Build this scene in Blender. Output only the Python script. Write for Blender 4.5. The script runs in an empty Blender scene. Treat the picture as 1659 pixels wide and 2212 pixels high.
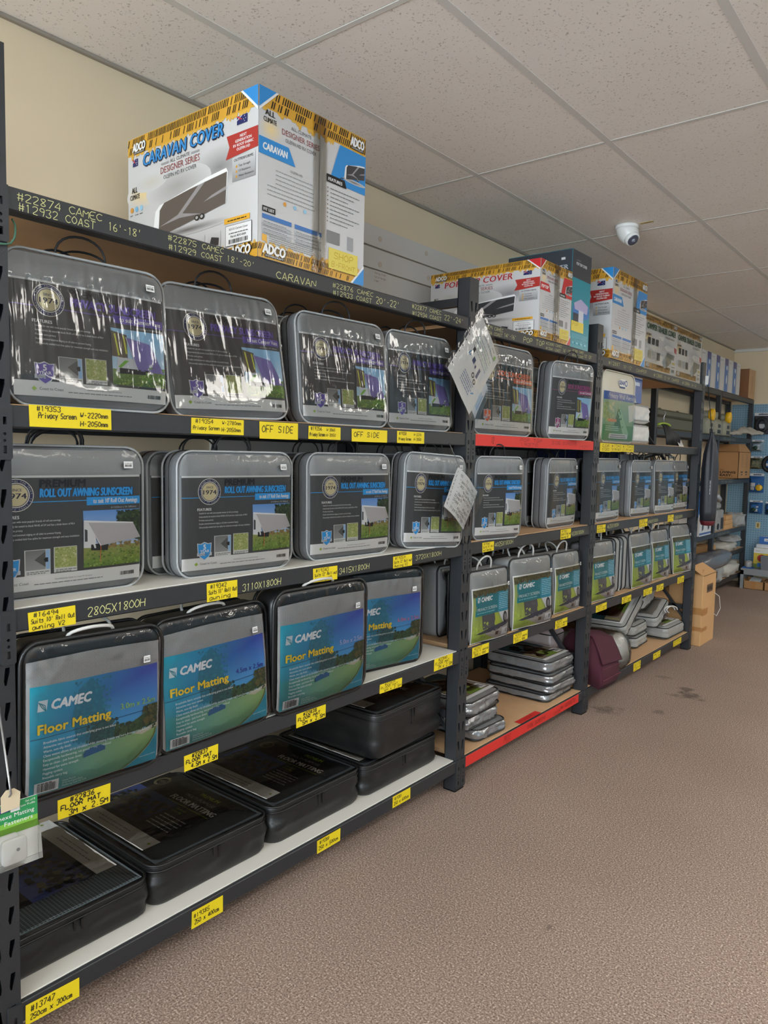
import bpy, math, random
from mathutils import Vector, Matrix
from mathutils.geometry import tessellate_polygon
from mathutils import noise as mnoise

random.seed(7)
sc = bpy.context.scene
COL = sc.collection
PI = math.pi

# ------------------------------------------------------------------ camera
cam = bpy.data.cameras.new('camera')
cam.sensor_fit = 'HORIZONTAL'
cam.sensor_width = 36.0
cam.lens = 1605.3153 * 36.0 / 1659.0
cam.clip_start = 0.05
camo = bpy.data.objects.new('camera', cam)
COL.objects.link(camo)
_yaw, _pitch, _roll = 0.6804, -0.0789, 0.0218
_f = Vector((-math.sin(_yaw) * math.cos(_pitch), math.cos(_yaw) * math.cos(_pitch), math.sin(_pitch)))
_r = Vector((math.cos(_yaw), math.sin(_yaw), 0))
_u = _r.cross(_f)
_R = _r * math.cos(_roll) + _u * math.sin(_roll)
_U = -_r * math.sin(_roll) + _u * math.cos(_roll)
camo.matrix_world = Matrix(((_R.x, _U.x, -_f.x, 1.5694), (_R.y, _U.y, -_f.y, -0.0138),
                            (_R.z, _U.z, -_f.z, 1.3459), (0, 0, 0, 1)))
sc.camera = camo

# ------------------------------------------------------------------ world, exposure
CEIL = 2.5746
w = bpy.data.worlds.new('world')
sc.world = w
w.use_nodes = True
bg = w.node_tree.nodes['Background']
bg.inputs[0].default_value = (0.80, 0.90, 1.0, 1)
bg.inputs[1].default_value = 9.0
sc.view_settings.view_transform = 'Standard'
sc.view_settings.look = 'None'
sc.view_settings.gamma = 1.0
sc.view_settings.use_curve_mapping = False
sc.view_settings.exposure = 1.25
TROFFER = 6.5          # radiance of the ceiling light diffusers


def portal(name, loc, rot, sx, sy):
    l = bpy.data.lights.new(name, 'AREA')
    l.shape = 'RECTANGLE'; l.size = sx; l.size_y = sy
    l.cycles.is_portal = True
    o = bpy.data.objects.new(name, l)
    COL.objects.link(o)
    o.location = loc; o.rotation_euler = rot


XR, YB, YE, XW = 4.9, -2.6, 8.95, -0.71      # right wall, back wall, end wall, shelf wall
WINB = [(-0.2, 2.1, 0.95, 2.42), (2.3, 4.6, 0.95, 2.42)]   # shop-front openings in the back wall (x0,x1,z0,z1)
for (a, b, c, d) in WINB:
    portal('window_back_offscreen', ((a + b) / 2, YB - 0.02, (c + d) / 2), (PI / 2, 0, 0), b - a, d - c)


# ------------------------------------------------------------------ colour + materials
def lin(c):
    return tuple((x / 12.92 if x <= 0.04045 else ((x + 0.055) / 1.055) ** 2.4) for x in c)


def rgb(r, g, b):
    return lin((r / 255, g / 255, b / 255))


MATS = {}


def mat(name, color=(0.5, 0.5, 0.5), rough=0.5, metal=0.0, spec=0.5, bump=0.0, bscale=200.0,
        var=0.0, vscale=5.0, coat=0.0, bdetail=2.0, sheen=0.0, stretch=None):
    if name in MATS:
        return MATS[name]
    m = bpy.data.materials.new(name)
    m.use_nodes = True
    nt = m.node_tree
    b = nt.nodes['Principled BSDF']
    b.inputs['Base Color'].default_value = (*color, 1)
    b.inputs['Roughness'].default_value = rough
    b.inputs['Metallic'].default_value = metal
    b.inputs['Specular IOR Level'].default_value = spec
    b.inputs['Coat Weight'].default_value = coat
    b.inputs['Coat Roughness'].default_value = 0.08
    b.inputs['Sheen Weight'].default_value = sheen
    if bump or var:
        tc = nt.nodes.new('ShaderNodeTexCoord')
        src = tc.outputs['Object']
        if stretch:
            mp = nt.nodes.new('ShaderNodeMapping')
            mp.inputs['Scale'].default_value = stretch
            nt.links.new(src, mp.inputs[0]); src = mp.outputs[0]
    if bump:
        n = nt.nodes.new('ShaderNodeTexNoise')
        n.inputs['Scale'].default_value = bscale
        n.inputs['Detail'].default_value = bdetail
        nt.links.new(src, n.inputs['Vector'])
        bp = nt.nodes.new('ShaderNodeBump')
        bp.inputs['Strength'].default_value = bump
        bp.inputs['Distance'].default_value = 0.002
        nt.links.new(n.outputs[0], bp.inputs['Height'])
        nt.links.new(bp.outputs[0], b.inputs['Normal'])
    if var:
        n = nt.nodes.new('ShaderNodeTexNoise')
        n.inputs['Scale'].default_value = vscale
        n.inputs['Detail'].default_value = 4
        nt.links.new(src, n.inputs['Vector'])
        mx = nt.nodes.new('ShaderNodeMix'); mx.data_type = 'RGBA'
        mx.inputs[6].default_value = (*[x * (1 - var) for x in color], 1)
        mx.inputs[7].default_value = (*[min(1, x * (1 + var)) for x in color], 1)
        nt.links.new(n.outputs[0], mx.inputs[0])
        nt.links.new(mx.outputs[2], b.inputs['Base Color'])
    MATS[name] = m
    return m


def nodes(m):
    return m.node_tree, m.node_tree.nodes, m.node_tree.links, m.node_tree.nodes['Principled BSDF']


M_STEEL = mat('powder_coated_steel', rgb(43, 45, 48), 0.42, 0, 0.5, bump=0.25, bscale=420, var=0.12, vscale=30)
M_DARKP = mat('dark_grey_plastic', rgb(46, 46, 46), 0.5)
M_WHITEB = mat('white_melamine', rgb(216, 212, 202), 0.45, var=0.03, vscale=6)
M_MDF = mat('raw_mdf', rgb(196, 158, 118), 0.75, var=0.06, vscale=25)
M_CREAM = mat('cream_paint', rgb(222, 205, 174), 0.7, var=0.03, vscale=1.3, bump=0.06, bscale=90)
M_SLAT = mat('slatwall_white', rgb(206, 202, 196), 0.5)
M_PLAINW = mat('white_plastic', rgb(226, 226, 222), 0.35)
M_GRID = mat('ceiling_grid_paint', rgb(212, 210, 204), 0.7)
M_CARD = mat('corrugated_board', rgb(176, 132, 86), 0.8, var=0.06, vscale=9)
M_CARDL = mat('corrugated_board_light', rgb(198, 154, 104), 0.8, var=0.06, vscale=9)
M_YEL = mat('yellow_paper', rgb(236, 214, 30), 0.75)
M_RED = mat('red_tape', rgb(206, 44, 36), 0.6)
M_CORD_B = mat('black_cord', rgb(32, 33, 35), 0.6)
M_CORD_W = mat('white_cord', rgb(200, 198, 192), 0.6)
M_CORD_G = mat('grey_cord', rgb(150, 150, 150), 0.6)
M_TRIM_B = mat('black_trim', rgb(18, 19, 20), 0.4, spec=0.6)
M_TRIM_S = mat('silver_trim', rgb(168, 170, 170), 0.28, spec=0.7)
M_SILVER = mat('silver_case_fabric', rgb(150, 152, 152), 0.42, var=0.12, vscale=8, bump=0.3, bscale=160)
M_SIDE = mat('grey_gusset', rgb(118, 120, 122), 0.4, var=0.15, vscale=14, bump=0.5, bscale=40)
M_BLACKF = mat('black_bag_fabric', rgb(26, 26, 26), 0.42, spec=0.5, var=0.15, vscale=8, bump=0.2, bscale=250)
M_GREYF = mat('grey_screen_fabric', rgb(142, 143, 142), 0.7, var=0.08, vscale=12, bump=0.35, bscale=300)
M_MAROON = mat('maroon_canvas', rgb(70, 22, 38), 0.85, var=0.12, vscale=12, bump=0.5, bscale=260)


def knit(name, c0, c1, sx, sz):
    m = mat(name, c0, 0.75)
    nt, N, L, b = nodes(m)
    tc = N.new('ShaderNodeTexCoord')
    mp = N.new('ShaderNodeMapping'); mp.inputs['Scale'].default_value = (sx, 1, sz)
    L.new(tc.outputs['Object'], mp.inputs[0])
    ck = N.new('ShaderNodeTexBrick')
    ck.inputs['Scale'].default_value = 1
    ck.inputs['Mortar Size'].default_value = 0.12
    ck.inputs['Brick Width'].default_value = 1.0; ck.inputs['Row Height'].default_value = 0.5
    ck.inputs['Color1'].default_value = (*c0, 1); ck.inputs['Color2'].default_value = (*[x * .88 for x in c0], 1)
    ck.inputs['Mortar'].default_value = (*c1, 1)
    # brick texture works in xy, so swap z into y
    sp = N.new('ShaderNodeSeparateXYZ'); cb = N.new('ShaderNodeCombineXYZ')
    L.new(mp.outputs[0], sp.inputs[0]); L.new(sp.outputs[0], cb.inputs[0]); L.new(sp.outputs[2], cb.inputs[1])
    L.new(cb.outputs[0], ck.inputs['Vector'])
    L.new(ck.outputs[0], b.inputs['Base Color'])
    return m


M_KNIT = knit('grey_knit_matting', rgb(196, 196, 194), rgb(124, 125, 126), 160, 420)
M_MESHD = knit('open_weave_matting', rgb(76, 86, 92), rgb(22, 24, 26), 170, 300)


def print_mat(name, rough, coat=0.0):
    m = mat(name, (1, 1, 1), rough, coat=coat)
    nt, N, L, b = nodes(m)
    a = N.new('ShaderNodeAttribute'); a.attribute_name = 'Col'
    L.new(a.outputs['Color'], b.inputs['Base Color'])
    return m


M_PRINT = print_mat('printed_paper', 0.55)
M_PRINTG = print_mat('printed_gloss_board', 0.30)


def film_mat(name, ior, rough, tint, bump, bscale, stretch):
    m = bpy.data.materials.new(name)
    m.use_nodes = True
    nt = m.node_tree; N = nt.nodes; L = nt.links
    N.remove(N['Principled BSDF'])
    out = N['Material Output']
    tr = N.new('ShaderNodeBsdfTransparent'); tr.inputs[0].default_value = (*tint, 1)
    gl = N.new('ShaderNodeBsdfGlossy'); gl.inputs['Roughness'].default_value = rough
    fr = N.new('ShaderNodeFresnel'); fr.inputs[0].default_value = ior
    mx = N.new('ShaderNodeMixShader')
    tc = N.new('ShaderNodeTexCoord'); mp = N.new('ShaderNodeMapping')
    mp.inputs['Scale'].default_value = stretch
    nz = N.new('ShaderNodeTexNoise'); nz.inputs['Scale'].default_value = bscale; nz.inputs['Detail'].default_value = 3
    bp = N.new('ShaderNodeBump'); bp.inputs['Strength'].default_value = bump; bp.inputs['Distance'].default_value = 0.01
    L.new(tc.outputs['Object'], mp.inputs[0]); L.new(mp.outputs[0], nz.inputs['Vector'])
    L.new(nz.outputs[0], bp.inputs['Height'])
    L.new(bp.outputs[0], gl.inputs['Normal']); L.new(bp.outputs[0], fr.inputs['Normal'])
    L.new(fr.outputs[0], mx.inputs[0]); L.new(tr.outputs[0], mx.inputs[1]); L.new(gl.outputs[0], mx.inputs[2])
    L.new(mx.outputs[0], out.inputs[0])
    MATS[name] = m
    return m


M_FILM = film_mat('clear_vinyl', 1.36, 0.07, (0.97, 0.97, 0.97), 0.3, 14, (1.6, 1, 0.7))
M_FILMD = film_mat('draped_clear_vinyl', 1.6, 0.06, (0.97, 0.97, 0.97), 0.15, 14, (1.6, 1, 0.7))
M_FILMM = film_mat('stiff_clear_vinyl', 1.5, 0.06, (0.97, 0.97, 0.97), 0.1, 20, (1, 1, 1))
M_FILMC = film_mat('crinkled_clear_vinyl', 1.6, 0.06, (0.95, 0.95, 0.95), 0.9, 34, (1, 1, 1))
M_POLY = film_mat('polythene_bag', 1.6, 0.14, (0.92, 0.92, 0.91), 1.0, 22, (1, 1, 1))
_nt = M_POLY.node_tree           # polythene is slightly milky
_df = _nt.nodes.new('ShaderNodeBsdfDiffuse'); _df.inputs[0].default_value = (.8, .8, .78, 1)
_mx = _nt.nodes.new('ShaderNodeMixShader'); _mx.inputs[0].default_value = .38
_old = _nt.nodes['Material Output'].inputs[0].links[0].from_socket
_nt.links.new(_old, _mx.inputs[1]); _nt.links.new(_df.outputs[0], _mx.inputs[2]); _nt.links.new(_mx.outputs[0], _nt.nodes['Material Output'].inputs[0])
M_TAPE = film_mat('packing_tape', 1.5, 0.1, (0.93, 0.9, 0.84), 0.5, 30, (2, 2, .4))
M_GLASS = film_mat('window_glass', 1.5, 0.0, (0.97, 0.98, 0.98), 0.0, 1, (1, 1, 1))


def foil():
    m = mat('silver_pvc', rgb(150, 151, 152), 0.16, metal=0.5, bump=1.0, bscale=38, bdetail=4, var=.25, vscale=30)
    return m


M_FOIL = foil()


# ------------------------------------------------------------------ mesh builder
class MB:
    def __init__(s):
        s.v = []; s.f = []; s.m = []; s.c = []; s.hasc = False

    def add(s, vs, fs, m=0, c=None):
        o = len(s.v)
        s.v += [tuple(x) for x in vs]
        for f in fs:
            s.f.append(tuple(i + o for i in f)); s.m.append(m); s.c.append(c or (1, 1, 1))
        if c: s.hasc = True

    def box(s, x0, x1, y0, y1, z0, z1, m=0, c=None):
        s.add([(x0, y0, z0), (x1, y0, z0), (x1, y1, z0), (x0, y1, z0), (x0, y0, z1), (x1, y0, z1), (x1, y1, z1), (x0, y1, z1)],
              [(3, 2, 1, 0), (4, 5, 6, 7), (0, 1, 5, 4), (1, 2, 6, 5), (2, 3, 7, 6), (3, 0, 4, 7)], m, c)

    def cbox(s, x0, x1, y0, y1, z0, z1, b=0.003, m=0):
        """box with chamfered edges (three rings top and bottom)"""
        def ring(i, z):
            return [(x0 + i, y0, z), (x1 - i, y0, z), (x1, y0 + i, z), (x1, y1 - i, z), (x1 - i, y1, z), (x0 + i, y1, z), (x0, y1 - i, z), (x0, y0 + i, z)]
        def ringi(z):
            return [(x0 + b, y0 + b, z)] * 0 + [(x0 + b, y0 + b, z), (x1 - b, y0 + b, z), (x1 - b, y0 + b, z), (x1 - b, y1 - b, z), (x1 - b, y1 - b, z), (x0 + b, y1 - b, z), (x0 + b, y1 - b, z), (x0 + b, y0 + b, z)]
        s.loft([ringi(z0), ring(b, z0 + b), ring(b, z1 - b), ringi(z1)], True, m)

    def loft(s, rings, cap=True, m=0, closed=True):
        n = len(rings[0]); vs = [p for r in rings for p in r]; fs = []
        for k in range(len(rings) - 1):
            for i in range(n if closed else n - 1):
                j = (i + 1) % n
                fs.append((k * n + i, k * n + j, (k + 1) * n + j, (k + 1) * n + i))
        if cap and closed:
            fs.append(tuple(reversed(range(n)))); fs.append(tuple(range((len(rings) - 1) * n, len(rings) * n)))
        s.add(vs, fs, m)

    def tube(s, path, r, n=6, closed=False, m=0, cap=True):
        P = [Vector(p) for p in path]; K = len(P); rings = []
        up = None
        for i, p in enumerate(P):
            a = P[(i - 1) % K] if (closed or i > 0) else p
            b = P[(i + 1) % K] if (closed or i < K - 1) else p
            t = (b - a)
            if t.length < 1e-9: t = Vector((0, 0, 1))
            t.normalize()
            if up is None:
                up = Vector((0, 0, 1)) if abs(t.z) < 0.9 else Vector((1, 0, 0))
            nrm = up - t * up.dot(t)
            if nrm.length < 1e-5:
                nrm = t.orthogonal()
            nrm.normalize(); up = nrm
            bn = t.cross(nrm)
            rr = r[i] if isinstance(r, (list, tuple)) else r
            rings.append([tuple(p + (nrm * math.cos(2 * PI * k / n) + bn * math.sin(2 * PI * k / n)) * rr) for k in range(n)])
        if closed: rings.append(rings[0])
        s.loft(rings, cap and not closed, m)

    def plate(s, outline, holes, depth, fn, m=0):
        """flat 2d plate with holes; fn(u,v,d) -> point, d=0 front, depth back"""
        loops = [outline] + holes
        tri = tessellate_polygon([[Vector((p[0], p[1], 0)) for p in l] for l in loops])
        flat = [p for l in loops for p in l]
        s.add([fn(p[0], p[1], 0) for p in flat], [tuple(t) for t in tri], m)
        for l in loops:
            n = len(l)
            s.add([fn(p[0], p[1], 0) for p in l] + [fn(p[0], p[1], depth) for p in l],
                  [(i, (i + 1) % n, n + (i + 1) % n, n + i) for i in range(n)], m)

    def mesh(s, name, mats, smooth=False):
        me = bpy.data.meshes.new(name)
        me.from_pydata(s.v, [], s.f)
        for m in (mats if isinstance(mats, (list, tuple)) else [mats]):
            me.materials.append(m)
        me.polygons.foreach_set('material_index', s.m)
        if smooth:
            me.polygons.foreach_set('use_smooth', [True] * len(s.f))
        if s.hasc:
            at = me.color_attributes.new('Col', 'FLOAT_COLOR', 'CORNER')
            buf = []
            for f, c in zip(s.f, s.c):
                if isinstance(c[0], tuple):
                    for k in c: buf += [*k, 1.0]
                else:
                    buf += [*c, 1.0] * len(f)
            at.data.foreach_set('color', buf)
        me.update()
        return me

    def build(s, name, mats, parent=None, smooth=False, loc=(0, 0, 0), rot=(0, 0, 0)):
        return link(name, s.mesh(name, mats, smooth), parent, loc, rot)


def link(name, me, parent=None, loc=(0, 0, 0), rot=(0, 0, 0)):
    o = bpy.data.objects.new(name, me)
    COL.objects.link(o)
    o.location = loc; o.rotation_euler = rot
    if parent: o.parent = parent
    return o


def thing(name, label, cat, loc=(0, 0, 0), rot=(0, 0, 0), group=None):
    o = bpy.data.objects.new(name, None)
    o.empty_display_size = 0.05
    COL.objects.link(o)
    o.location = loc; o.rotation_euler = rot
    return tag(o, label, cat, group)


def tag(o, label, cat, group=None):
    o['label'] = label; o['category'] = cat
    if group: o['group'] = group
    return o


def struct(o):
    o['kind'] = 'structure'
    return o


# ------------------------------------------------------------------ flat print (lettering, pictures) as coloured geometry
FONT = {}


def glyphs(s, bold, shear, space):
    k = (s, bold, shear, space)
    if k in FONT: return FONT[k]
    c = bpy.data.curves.new('lettering', 'FONT')
    c.body = s; c.resolution_u = 2; c.fill_mode = 'FRONT'; c.offset = bold; c.shear = shear; c.space_character = space
    o = bpy.data.objects.new('lettering', c)
    me = o.to_mesh()
    vs = [(v.co.x, v.co.y) for v in me.vertices]
    fs = [tuple(p.vertices) for p in me.polygons]
    o.to_mesh_clear()
    bpy.data.objects.remove(o); bpy.data.curves.remove(c)
    if vs:
        x0 = min(v[0] for v in vs); x1 = max(v[0] for v in vs)
    else:
        x0, x1 = 0, 1
    FONT[k] = (vs, fs, x0, x1)
    return FONT[k]


STROKE = {k: v.split() for k, v in {
    '0': '28060422444628', '1': '172822', '2': '07183847350242', '3': '071838472544321203', '4': '380444 3732',
    '5': '4808053544321203', '6': '3816041232442504', '7': '084812', '8': '250728472503224325', '9': '46250618384632',
    '#': '1812 3832 0646 0444', "'": '2826', '-': '1535', '.': '2223', '/': '0248',
    'A': '022842 1434', 'B': '02083847350535433202', 'C': '472806042243', 'D': '02082846442202', 'E': '48080242 0535',
    'F': '480802 0535', 'G': '4728060422434525', 'H': '0208 4248 0545', 'I': '2822', 'J': '48433203', 'K': '0208 480542', 'L': '080242',
    'M': '0208244842', 'N': '02084248', 'O': '28060422444628', 'P': '020838473505', 'R': '020838473505 2542',
    'S': '4728071535432203', 'T': '0848 2822', 'U': '0803224348', 'V': '082248', 'W': '0812263248', 'X': '0842 0248',
    'Y': '082548 2522', 'Z': '08480242', 'Q': '28060422444628 3342',
    'a': '4616041232444642', 'b': '0803224426 05', 'c': '4526042243', 'd': '4842 4526042244', 'e': '04443616041243', 'f': '382822 0646',
    'g': '46160412324446401000', 'h': '0802 05264542', 'i': '2622 2827', 'k': '0802 460442', 'l': '2822', 'm': '020605162522 25364542',
    'n': '0206 05264542', 'o': '2604224426', 'p': '0600 0526442203', 'r': '0206 053646', 's': '46160535431203', 't': '282332 0646',
    'u': '0603123243464642', 'v': '062246', 'w': '0612243246', 'x': '0246 0642', 'y': '0623 4610'}.items()}


class Pr(MB):
    """print on a sheet: u to the right (local x), v up (local z), facing local -y"""
    EPS = 0.0005

    def __init__(s, warp=None, maxe=0.03):
        super().__init__(); s.l = 0; s.warp = warp; s.maxe = maxe; s.k = {}

    def nx(s):
        s.k[s.l] = s.k.get(s.l, 0) + 1

    def up(s, n=1): s.l += n

    def pt(s, u, v):
        d = s.warp(u, v) if s.warp else 0
        return (u, -d - s.l * s.EPS - min(.00045, s.k.get(s.l, 0) * 1.4e-6), v)

    def tri(s, a, b, c, col):
        if s.warp:
            la = math.dist(a[:2], b[:2]); lb = math.dist(b[:2], c[:2]); lc = math.dist(c[:2], a[:2])
            mx = max(la, lb, lc)
            if mx > s.maxe:
                def mid(p, q): return ((p[0] + q[0]) / 2, (p[1] + q[1]) / 2)
                g = isinstance(col[0], tuple)
                def mc(i, j): return tuple((col[i][k] + col[j][k]) / 2 for k in range(3)) if g else None
                if mx == la:
                    m = mid(a, b); s.tri(a, m, c, (col[0], mc(0, 1), col[2]) if g else col); s.tri(m, b, c, (mc(0, 1), col[1], col[2]) if g else col)
                elif mx == lb:
                    m = mid(b, c); s.tri(a, b, m, (col[0], col[1], mc(1, 2)) if g else col); s.tri(a, m, c, (col[0], mc(1, 2), col[2]) if g else col)
                else:
                    m = mid(c, a); s.tri(a, b, m, (col[0], col[1], mc(2, 0)) if g else col); s.tri(m, b, c, (mc(2, 0), col[1], col[2]) if g else col)
                return
        s.add([s.pt(*a[:2]), s.pt(*b[:2]), s.pt(*c[:2])], [(0, 1, 2)], 0, col)

    def rect(s, u0, v0, u1, v1, col, col2=None):
        """col bottom, col2 top (gradient of ink)"""
        s.nx()
        a, b, c, d = (u0, v0), (u1, v0), (u1, v1), (u0, v1)
        if col2:
            s.tri(a, b, c, (col, col, col2)); s.tri(a, c, d, (col, col2, col2))
        else:
            s.tri(a, b, c, col); s.tri(a, c, d, col)

    def quad4(s, a, b, c, d, cols):
        s.tri(a, b, c, (cols[0], cols[1], cols[2])); s.tri(a, c, d, (cols[0], cols[2], cols[3]))

    def poly(s, pts, col):
        s.nx()
        t = tessellate_polygon([[Vector((p[0], p[1], 0)) for p in pts]])
        for a, b, c in t: s.tri(pts[a], pts[b], pts[c], col)

    def ell(s, cu, cv, ru, rv, col, col2=None, n=16):
        s.nx()
        P = [(cu + ru * math.cos(2 * PI * i / n), cv + rv * math.sin(2 * PI * i / n)) for i in range(n)]
        for i in range(n):
            s.tri((cu, cv), P[i], P[(i + 1) % n], (col, col2, col2) if col2 else col)

    def ring(s, cu, cv, r0, r1, col, n=20):
        for i in range(n):
            a = 2 * PI * i / n; b = 2 * PI * (i + 1) / n
            s.poly([(cu + r0 * math.cos(a), cv + r0 * math.sin(a)), (cu + r1 * math.cos(a), cv + r1 * math.sin(a)),
                    (cu + r1 * math.cos(b), cv + r1 * math.sin(b)), (cu + r0 * math.cos(b), cv + r0 * math.sin(b))], col)

    def line(s, a, b, t, col):
        dx, dy = b[0] - a[0], b[1] - a[1]; L = math.hypot(dx, dy) or 1
        nx, ny = -dy / L * t / 2, dx / L * t / 2
        s.poly([(a[0] - nx, a[1] - ny), (b[0] - nx, b[1] - ny), (b[0] + nx, b[1] + ny), (a[0] + nx, a[1] + ny)], col)

    def text(s, t, u, v, h, col, w=None, bold=0.0, shear=0.0, al='l', space=1.0, rot=0.0):
        if bold and h > .005:
            d = min(bold, .07) * h * 1.5
            ww = (w - 2 * d) if w else None
            for (a, c) in ((-d, 0), (d, 0), (0, d * .8), (0, -d * .8)) if bold > .03 else ((-d, 0), (d, 0)):
                W = s.text(t, u + a * (1 if al == 'c' else 1) + (d if al == 'l' else -d if al == 'r' else 0), v + c, h, col, ww, 0, shear, al, space, rot)
            return W
        bold = 0
        s.nx()
        vs, fs, x0, x1 = glyphs(t, 0, shear, space)
        k = h / 0.73; kx = k
        if w: kx = w / (x1 - x0)
        W = (x1 - x0) * kx
        ox = u - (W / 2 if al == 'c' else W if al == 'r' else 0)
        cr, sr = math.cos(rot), math.sin(rot)
        P = []
        for x, y in vs:
            X, Y = (x - x0) * kx, y * k
            P.append((ox + X * cr - Y * sr, v + X * sr + Y * cr))
        s.add([s.pt(*p) for p in P], fs, 0, col)
        return W

    def hand(s, t, u, v, h, col, w=None, th=None, jit=0.06, slope=0.0):
        """hand lettering in pen strokes; h = cap height; w = fitted total width"""
        rnd = random.Random(t)
        adv = 0.78; tot = max(1, len(t)) * adv * 5 / 6
        cw = (w / (len(t) * adv + 0.001 - (adv - 0.62))) if w else h * 0.62
        th = th or h * 0.11
        for i, ch in enumerate(t):
            x = u + i * cw * adv
            for pl in STROKE.get(ch, []):
                pts = [(int(pl[k]), int(pl[k + 1])) for k in range(0, len(pl), 2)]
                pts = [(x + (p[0] / 4 * 0.62 + rnd.uniform(-jit, jit) * .5) * cw + (p[1] - 2) / 6 * h * .06,
                        v + slope * (x - u) + ((p[1] - 2) / 6 + rnd.uniform(-jit, jit) * .6) * h) for p in pts]
                if len(pts) > 3:      # soften the corners
                    q = [pts[0]]
                    for k in range(1, len(pts) - 1):
                        a, b, c = pts[k - 1], pts[k], pts[k + 1]
                        q += [(b[0] * .75 + a[0] * .25, b[1] * .75 + a[1] * .25), (b[0] * .75 + c[0] * .25, b[1] * .75 + c[1] * .25)]
                    pts = q + [pts[-1]]
                for k in range(len(pts) - 1):
                    s.line(pts[k], pts[k + 1], th, col)

    def bars(s, u, v, w, h, col=(0.01, 0.01, 0.01), seed=1):
        r = random.Random(seed); x = u
        while x < u + w:
            b = r.choice([.6, .9, 1.5, 2]) * w / 60
            s.rect(x, v, min(x + b, u + w), v + h, col)
            x += b + r.choice([.7, 1, 1.6]) * w / 60

    def words(s, u, v, w, h, col, seed=0):
        """a line of very small type: word-shaped dashes"""
        r = random.Random(seed); x = u
        while x < u + w - h:
            b = min(r.uniform(1.2, 4.5) * h, u + w - x)
            s.rect(x, v, x + b, v + h * .62, col)
            x += b + h * .5

    def speck(s, u0, v0, u1, v1, cols, n, r0, r1, seed=1, shape=5):
        r = random.Random(seed)
        for i in range(n):
            s.nx()
            cu, cv, rr = r.uniform(u0, u1), r.uniform(v0, v1), r.uniform(r0, r1)
            a0 = r.uniform(0, 6)
            P = [(min(u1, max(u0, cu + rr * math.cos(a0 + 2 * PI * k / shape) * r.uniform(.6, 1.2))), min(v1, max(v0, cv + rr * math.sin(a0 + 2 * PI * k / shape) * r.uniform(.5, 1.1)))) for k in range(shape)]
            c = r.choice(cols)
            for k in range(1, shape - 1): s.add([s.pt(*P[0]), s.pt(*P[k]), s.pt(*P[k + 1])], [(0, 1, 2)], 0, c)


WH = rgb(226, 226, 224); BK = rgb(14, 14, 15); INK = rgb(24, 22, 20)

# ================================================================== the room
def tile_mat():
    m = mat('mineral_fibre_tile', rgb(196, 188, 178), 0.85)
    nt, N, L, b = nodes(m)
    tc = N.new('ShaderNodeTexCoord'); oi = N.new('ShaderNodeObjectInfo')
    ad = N.new('ShaderNodeVectorMath'); ad.operation = 'ADD'
    sc_ = N.new('ShaderNodeVectorMath'); sc_.operation = 'SCALE'; sc_.inputs['Scale'].default_value = 3.7
    L.new(oi.outputs['Location'], sc_.inputs[0]); L.new(tc.outputs['Object'], ad.inputs[0]); L.new(sc_.outputs[0], ad.inputs[1])
    n1 = N.new('ShaderNodeTexNoise'); n1.inputs['Scale'].default_value = 130; n1.inputs['Detail'].default_value = 2.0
    r1 = N.new('ShaderNodeValToRGB'); r1.color_ramp.elements[0].position = 0.31; r1.color_ramp.elements[1].position = 0.365
    r1.color_ramp.elements[0].color = (0.48, 0.46, 0.43, 1)
    n2 = N.new('ShaderNodeTexNoise'); n2.inputs['Scale'].default_value = 2.2; n2.inputs['Detail'].default_value = 3
    r2 = N.new('ShaderNodeValToRGB')
    r2.color_ramp.elements[0].color = (*rgb(234, 226, 217), 1); r2.color_ramp.elements[1].color = (*rgb(242, 237, 231), 1)
    mx = N.new('ShaderNodeMix'); mx.data_type = 'RGBA'; mx.blend_type = 'MULTIPLY'; mx.inputs[0].default_value = 0.75
    L.new(ad.outputs[0], n1.inputs['Vector']); L.new(ad.outputs[0], n2.inputs['Vector'])
    L.new(n1.outputs[0], r1.inputs[0]); L.new(n2.outputs[0], r2.inputs[0])
    L.new(r2.outputs[0], mx.inputs[6]); L.new(r1.outputs[0], mx.inputs[7]); L.new(mx.outputs[2], b.inputs['Base Color'])
    bp = N.new('ShaderNodeBump'); bp.inputs['Strength'].default_value = 0.5; bp.inputs['Distance'].default_value = 0.003
    L.new(r1.outputs[0], bp.inputs['Height']); L.new(bp.outputs[0], b.inputs['Normal'])
    return m


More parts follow.
